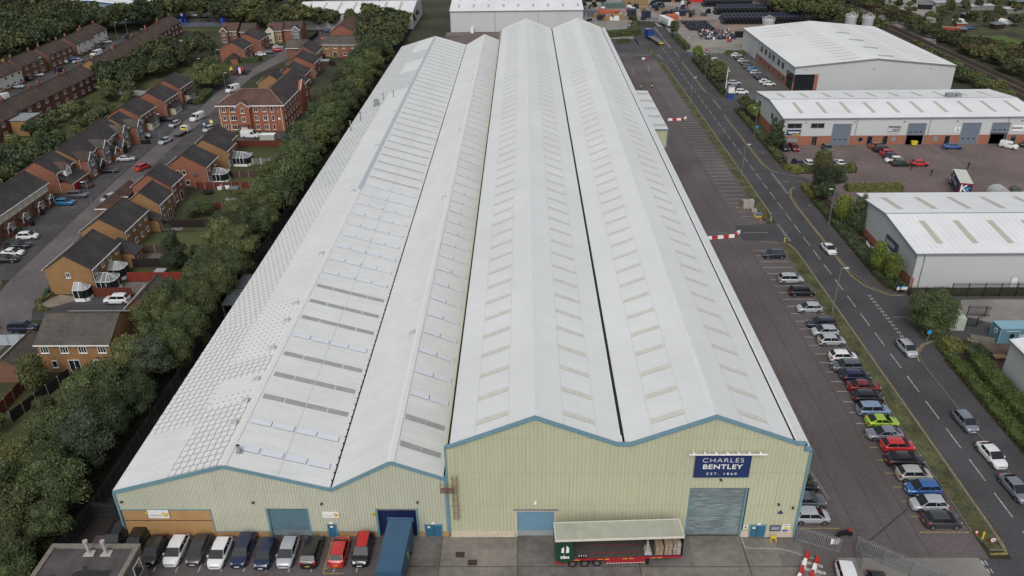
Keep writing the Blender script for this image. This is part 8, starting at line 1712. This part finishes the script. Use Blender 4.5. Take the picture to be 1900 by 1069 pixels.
for k in range(5): line(zb, 71 + 1.9 * k, 317.2, 72 + 1.9 * k, 317.2, 1.0, .05); line(zb, 71.9 + 1.9 * k, 315.6, 72.9 + 1.9 * k, 315.6, .8, .05)
struct('zebra_crossing', zb)
CLT = [PIPEM, BLACK, ORC, WOOD, PAINT['navy'], GREYM, WHITE, mat('dark_green_goods', (.05, .07, .06), .8)]; CLN = ['navy', 'black', 'orange', 'timber', 'blue', 'grey', 'white', 'dark green']
CLM = [M().use(c).box(-.9, -.8, 0, .9, .8, .75).box(-.8, -.7, .78, .75, .7, 1.4).box(-.5, -.7, 1.42, .8, .5, 1.9).mesh('goods_stack') for c in CLT]
rr = random.Random(21)
for k in range(95):
    x, y = (rr.uniform(29, 60), rr.uniform(386, 442)) if k < 62 else (rr.uniform(66, 90), rr.uniform(392, 440))
    if 47 < x < 51 and y > 400: continue
    c = rr.choice((0, 0, 1, 1, 2, 3, 3, 4, 5, 6, 7)); w = 'left' if k < 62 else 'right'; o = link('goods_stack', CLM[c], None, (x, y, .03), rr.uniform(0, 3)); o.scale = (rr.uniform(.7, 1.9), rr.uniform(.7, 1.3), rr.uniform(.6, 1.2))
    tag(o, f'{CLN[c]} stack of goods in the crowded far yard, {w} of its concrete lane', 'goods', f'{CLN[c]} goods in the far yard {w} of the lane')
SIL = mat('silo_steel', (.42, .43, .44), .4, metal=.3, var=.08)
for i, (x, y, r, h, lab) in enumerate(((134.5, 342, 2.2, 8.5, 'left of two pale silos behind the large far unit'), (140.3, 339, 2.2, 8.5, 'right of two pale silos behind the large far unit'), (100.5, 341, 2.4, 7.6, 'low pale silo with hooped rail above the far unit corner'))):
    t = thing('silo', lab, 'silo', (x, y, 0)); M().use(SIL).tube((0, 0, 0), (0, 0, h), r, n=28).tube((0, 0, h), (0, 0, h + .6), r, .3, n=28).obj('tank', t, smooth=40)
    m = M().use(WHITE)
    for z in (h + .5, h + 1.1):
        for k in range(20): a, b = 2 * PI * k / 20, 2 * PI * (k + 1) / 20; m.tube((r * 1.05 * math.cos(a), r * 1.05 * math.sin(a), z), (r * 1.05 * math.cos(b), r * 1.05 * math.sin(b), z), .05, n=4)
    for k in range(10): a = 2 * PI * k / 10; m.tube((r * 1.05 * math.cos(a), r * 1.05 * math.sin(a), h), (r * 1.05 * math.cos(a), r * 1.05 * math.sin(a), h + 1.1), .05, n=4)
    for k in range(8): a, b = PI * k / 8, PI * (k + 1) / 8; m.tube((1.2 * math.cos(a), -.5, h + .8 + 1.3 * math.sin(a)), (1.2 * math.cos(b), -.5, h + .8 + 1.3 * math.sin(b)), .07, n=4)
    m.obj('handrail', t); lad = M().use(WHITE); [lad.tube((s, -r - .1, 0), (s, -r - .1, h + 1), .04, n=4) for s in (-.25, .25)]; lad.obj('ladder', t)
# allotments
AL = [('shed', 'small dark shed'), ('shed', 'pale felt-roofed shed'), ('greenhouse', 'white-framed polytunnel')]
rr = random.Random(5)
spots = [(205, 385, 0, 6, 2.2), (232, 398, 1, 9, 2.4), (215, 372, 2, 6, 2), (196, 376, 2, 5, 1.8), (222, 408, 1, 12, 2.2), (240, 376, 0, 8, 2.4), (251, 366, 1, 6, 2.2), (190, 362, 3, 4, 2.4), (205, 360, 0, 5, 2.2), (232, 356, 2, 6, 1.6), (180, 398, 1, 5, 2), (197, 412, 0, 6, 2.5), (212, 420, 1, 14, 2.2), (228, 424, 1, 8, 3.0), (246, 418, 0, 9, 2.4), (262, 392, 1, 6, 2), (270, 372, 2, 6, 1.6), (186, 352, 0, 3, 1.8), (255, 350, 1, 7, 2.2), (236, 438, 3, 9, 3.0), (190, 430, 1, 6, 2), (262, 432, 3, 8, 2.6), (205, 446, 1, 9, 2.4), (168, 440, 1, 8, 2.4), (243, 388, 4, 5, 2.2)]
for i, (x, y, k, w, h) in enumerate(spots):
    c = [FENCED, mat('shed_pale', (.20, .20, .19), .8, var=.3), WHITE, mat('shed_red', (.26, .06, .04), .8), mat('shed_blue', (.03, .08, .25), .7)][k]; cn = ['dark timber shed', 'grey shed', 'white polytunnel', 'red-walled shed', 'blue-walled shed'][k]
    pos = f'{["lower", "middle", "upper"][0 if y < 375 else (1 if y < 410 else 2)]} allotments, {ORD[i % 25]} plot building from the railway fence' 
    t = thing('polytunnel' if k == 2 else 'garden_shed', f'{cn}, {pos}', 'shed', (x, y, 0), rr.uniform(-.3, .3), 'allotment buildings')
    if k == 2:
        m = M().use(c).profile([(-1.4, 0)] + [(-1.4 * math.cos(PI * q / 8), 1.8 * math.sin(PI * q / 8)) for q in range(1, 8)] + [(1.4, 0)], -w / 2, w / 2); m.obj('cover', t)
    else:
        M().use(c).box(-w / 2, -1.6, 0, w / 2, 1.6, h - .3).obj('wall', t); M().use([mat('grey_felt', (.13, .15, .17), .8), mat('tin_roof', (.36, .38, .40), .6), WHITE, mat('tin_roof', (.36, .38, .4), .6), GREYM][k]).hexa([(-w / 2 - .2, -1.9, h - .3), (w / 2 + .2, -1.9, h - .3), (w / 2 + .2, 1.9, h - .3), (-w / 2 - .2, 1.9, h - .3)], [(-w / 2 - .2, -1.9, h - .2), (w / 2 + .2, -1.9, h - .2), (w / 2 + .2, 1.9, h + .3), (-w / 2 - .2, 1.9, h + .3)]).obj('roof', t)
t = thing('screen_fence', 'grey sheet fence beside the rusty red container', 'fence', (170.5, 352, 0)); M().use(mat('sheet_grey', (.20, .22, .23), .7)).box(0, 0, 0, 7.5, .1, 2).obj('panel', t)
# garden things
for x, y, lab, c in ((-76.3, 156.2, 'blue water butt at the patio of the small orange house', PAINT['blue']), (-84.0, 122.2, 'green wheelie bin at the conservatory gable', mat('bin_green', (.02, .06, .03), .6)), (-103.6, 152.9, 'black wheelie bin beside the terrace porches', BLACK), (-104.3, 149.4, 'dark green wheelie bin beside the terrace porches', MATS['bin_green'] if 'bin_green' in MATS else BLACK), (-104.6, 158.6, 'black wheelie bin at the terrace end', BLACK), (-118.6, 178.9, 'small red playhouse in the left back garden', RED)):
    t = thing('wheelie_bin', lab, 'bin', (x, y, 0)); M().use(c).hexa([(-.25, -.3, 0), (.25, -.3, 0), (.25, .3, 0), (-.25, .3, 0)], [(-.32, -.38, 1.05), (.32, -.38, 1.05), (.32, .38, 1.05), (-.32, .38, 1.05)]).obj('body', t); M().use(c).box(-.34, -.4, 1.05, .34, .42, 1.12).obj('lid', t)
t = thing('trampoline', 'dark round trampoline on the lawn by the washing line', 'trampoline', (-72.6, 170.6, 0)); M().use(BLACK).tube((0, 0, .5), (0, 0, .58), 1.3, n=20).obj('bed', t); m = M().use(GREYM); [m.tube((1.2 * math.cos(a), 1.2 * math.sin(a), 0), (1.2 * math.cos(a), 1.2 * math.sin(a), .5), .03, n=5) for a in (0, 1.57, 3.14, 4.71)]; m.obj('legs', t)
t = thing('washing_line', 'rotary line hung with pale washing on the middle back lawn', 'washing line', (-68.9, 170.8, 0)); M().use(STEEL).tube((0, 0, 0), (0, 0, 2), .03, n=6).obj('pole', t)
for k in range(5): a = 2 * PI * k / 5; m = M().use([WHITE, PAINT['lightblue'], mat('pink_cloth', (.5, .2, .3), .8)][k % 3]).add([(.3 * math.cos(a), .3 * math.sin(a), 1.9), (1.4 * math.cos(a), 1.4 * math.sin(a), 2.0), (1.3 * math.cos(a), 1.35 * math.sin(a), 1.1), (.5 * math.cos(a), .45 * math.sin(a), 1.0)], [(0, 1, 2, 3)]); m.obj('washing', t)
t = thing('play_frame', 'small wooden climbing frame with grey roof beside the belt', 'climbing frame', (-65.6, 168.4, 0)); m = M().use(FENCER); [m.beam((a * 1.2, b * .9, 0), (a * .8, b * .7, 2.2), .1, .1) for a in (-1, 1) for b in (-1, 1)]; m.obj('frame', t); M().use(mat('slate_felt', (.13, .15, .17), .8)).box(-1.1, -1, 2.2, 1.1, 1, 2.35).obj('roof', t)
t = thing('hot_tub', 'lilac-grey covered hot tub in the conservatory garden', 'hot tub', (-67.2, 130.2, 0)); M().use(mat('tub_lilac', (.27, .25, .30), .6)).box(-.9, -.7, 0, .9, .7, .75).use(mat('tub_lid', (.36, .34, .39), .6)).box(-.95, -.75, .75, .95, .75, .85).obj('body', t)
for x, y, w, lab in ((-63.9, 161.5, 2.2, 'grey felt-roofed shed beside the belt below the climbing frame'), (-122, 184, 2.6, 'small grey shed in the left back gardens'), (-121.5, 196.8, 2.8, 'pale felt shed behind the bay-windowed houses'), (-119, 240.5, 3.0, 'left of two pale shed roofs behind the dark-roofed houses'), (-116.2, 246, 3.0, 'right of two pale shed roofs behind the dark-roofed houses'), (-74.0, 300.6, 3.4, 'pale green garden shed at the far dark fence')):
    t = thing('garden_shed', lab, 'shed', (x, y, 0)); M().use(FENCEB).box(-w / 2, -1.2, 0, w / 2, 1.2, 1.9).obj('wall', t); M().use(mat('pale_shed_roof', (.22, .25, .26), .8, var=.1)).profile([(-1.35, 1.85), (0, 2.35), (1.35, 1.85), (1.35, 1.95), (0, 2.45), (-1.35, 1.95)], -w / 2 - .1, w / 2 + .1, 'x').obj('roof', t)
t = thing('roof_shelter', 'grey ribbed canopy half hidden between the tree belt and the warehouse', 'canopy', (-48.9, 113, 0)); M().use(stripes(mat('shelter_roof', (.075, .085, .095), .6, var=.2), 'Y', .6, .5, .02, .35)).box(-.9, 0, 2.9, 2.6, 5.6, 3.05).box(-.6, 6.0, 2.9, 2.6, 11, 3.05).obj('roof', t); m = M().use(GREYM); [m.box(-1.1, 1 + 4 * k, 0, -.95, 1.15 + 4 * k, 2.9) for k in range(4)]; m.obj('post', t)
for x, y, lab, c in ((-90.6, 219.6, 'blue and white estate agent board on the apartment grass', PAINT['blue']), (-89.2, 221.6, 'yellow-topped board beside the blue and white one', LEM)):
    t = thing('sale_board', lab, 'sign', (x, y, 0)); M().use(WHITE).box(-.05, -.05, 0, .05, .05, 2.6).obj('post', t); M().use(c).box(-.5, -.1, 1.6, .5, -.05, 2.6).use(WHITE).box(-.3, -.12, 1.8, .3, -.1, 2.2).obj('board', t)
# ------------------------------------------------------------------ people
SKIN = mat('skin', (.42, .24, .17), .6); HAIR = mat('hair', (.03, .02, .015), .8)
def person(x, y, a, top, leg, label, stride=.28, arm=.2, bend=0):
    t = thing('person', label, 'person', (x, y, .05), a)
    J = [(0, 0, .95, .15, .12), (0, 0, 1.15, .14, .11), (0, 0, 1.38, .19, .11), (0, 0, 1.50, .06, .06), (.02, 0, 1.62, .085, .10), (.02, 0, 1.72, .07, .08),
         (stride * .5, .10, .52, .075, .075), (stride, .10, .08, .05, .05), (stride + .14, .10, .04, .04, .035), (-stride * .4, -.10, .52, .075, .075), (-stride, -.10, .10, .05, .05), (-stride + .12, -.10, .04, .04, .035),
         (0, .21, 1.40, .06, .06), (-arm, .25, 1.14, .045, .045), (-arm + .12, .24, .92, .03, .035), (0, -.21, 1.40, .06, .06), (arm, -.25, 1.14, .045, .045), (arm + .12, -.24, .94, .03, .035),
         (0, .09, .90, .09, .09), (0, -.09, .90, .09, .09)]
    E = [(0, 1), (1, 2), (2, 3), (3, 4), (4, 5), (0, 18), (18, 6), (6, 7), (7, 8), (0, 19), (19, 9), (9, 10), (10, 11), (2, 12), (12, 13), (13, 14), (2, 15), (15, 16), (16, 17)]
    # fingers
    for hnd, s in ((14, 1), (17, -1)):
        hx, hy, hz = J[hnd][:3]
        for k in range(5): J.append((hx + (.02 - .018 * k if k else .05), hy + .0 * s, hz - .09 + (.0 if k else .05), .010, .010)); E.append((hnd, len(J) - 1))
    me = bpy.data.meshes.new('body'); me.from_pydata([j[:3] for j in J], E, []); o = link('body', me, t)
    sk = o.modifiers.new('skin', 'SKIN'); o.modifiers.new('sub', 'SUBSURF').render_levels = 1; o.modifiers['sub'].levels = 1
    for i, j in enumerate(J): me.skin_vertices[0].data[i].radius = (j[3], j[4])
    me.skin_vertices[0].data[0].use_root = True
    bpy.context.view_layer.update(); dg = bpy.context.evaluated_depsgraph_get(); nm = bpy.data.meshes.new_from_object(o.evaluated_get(dg)); o.modifiers.clear(); o.data = nm
    nm.materials.clear(); [nm.materials.append(q) for q in (SKIN, top, leg, BLACK, HAIR)]
    for p in nm.polygons:
        c = p.center; p.material_index = 1
        if c.z > 1.52: p.material_index = 4 if (c.z > 1.66 or c.x < -.01) else 0
        elif c.z < .08: p.material_index = 3
        elif c.z < .93 and abs(c.y) < .2: p.material_index = 2
        elif abs(c.y) > .2 and c.z < 1.0: p.material_index = 0
    nm.shade_smooth()
    return t
JBLK = mat('black_jacket', (.015, .015, .018), .8); JEAN = mat('dark_trousers', (.02, .022, .03), .8); HIV = mat('hi_vis', (.42, .55, .10), .6)
person(95.5, 178.6, math.radians(200), JBLK, JEAN, 'person in black walking across the paved yard'); person(92.8, 183.0, math.radians(90), JBLK, JEAN, 'person in black standing by the end of the dark green car', .05, .05); person(106.4, 183.3, math.radians(90), JBLK, JEAN, 'person in black at the tip of the long kerb strip', .05, .05); person(38.2, 260.4, math.radians(90), HIV, JEAN, 'person in yellow hi-vis jacket standing in the upper car park', .06, .06)
t = thing('motorbike', 'motorbike ridden in the upper car park near the hi-vis person', 'motorbike', (42.1, 263.4, .05), math.radians(100)); m = M().use(TYRE); m.tube((-.7, -.06, .32), (-.7, .06, .32), .32, n=16); m.tube((.7, -.06, .32), (.7, .06, .32), .32, n=16); m.obj('wheels', t); M().use(PAINT['white']).hexa([(-.6, -.18, .4), (.5, -.2, .4), (.5, .2, .4), (-.6, .18, .4)], [(-.9, -.12, .85), (.4, -.2, 1.1), (.4, .2, 1.1), (-.9, .12, .85)]).obj('fairing', t)
person(42.1, 263.3, math.radians(100), JBLK, JEAN, 'person in black with dark helmet sitting on the motorbike in the upper car park', .2, .25)
# litter on the alley and a few drain covers for scale
for x, y in ((54.2, 205), (60.5, 196), (61.2, 160.5), (61, 171.5), (56.6, 176)): sheet('manhole_cover', rect(x, y, x + .8, y + .8), .125 if x > 59 else .056, MATS['rusty_iron'] if x < 59 else KERB)
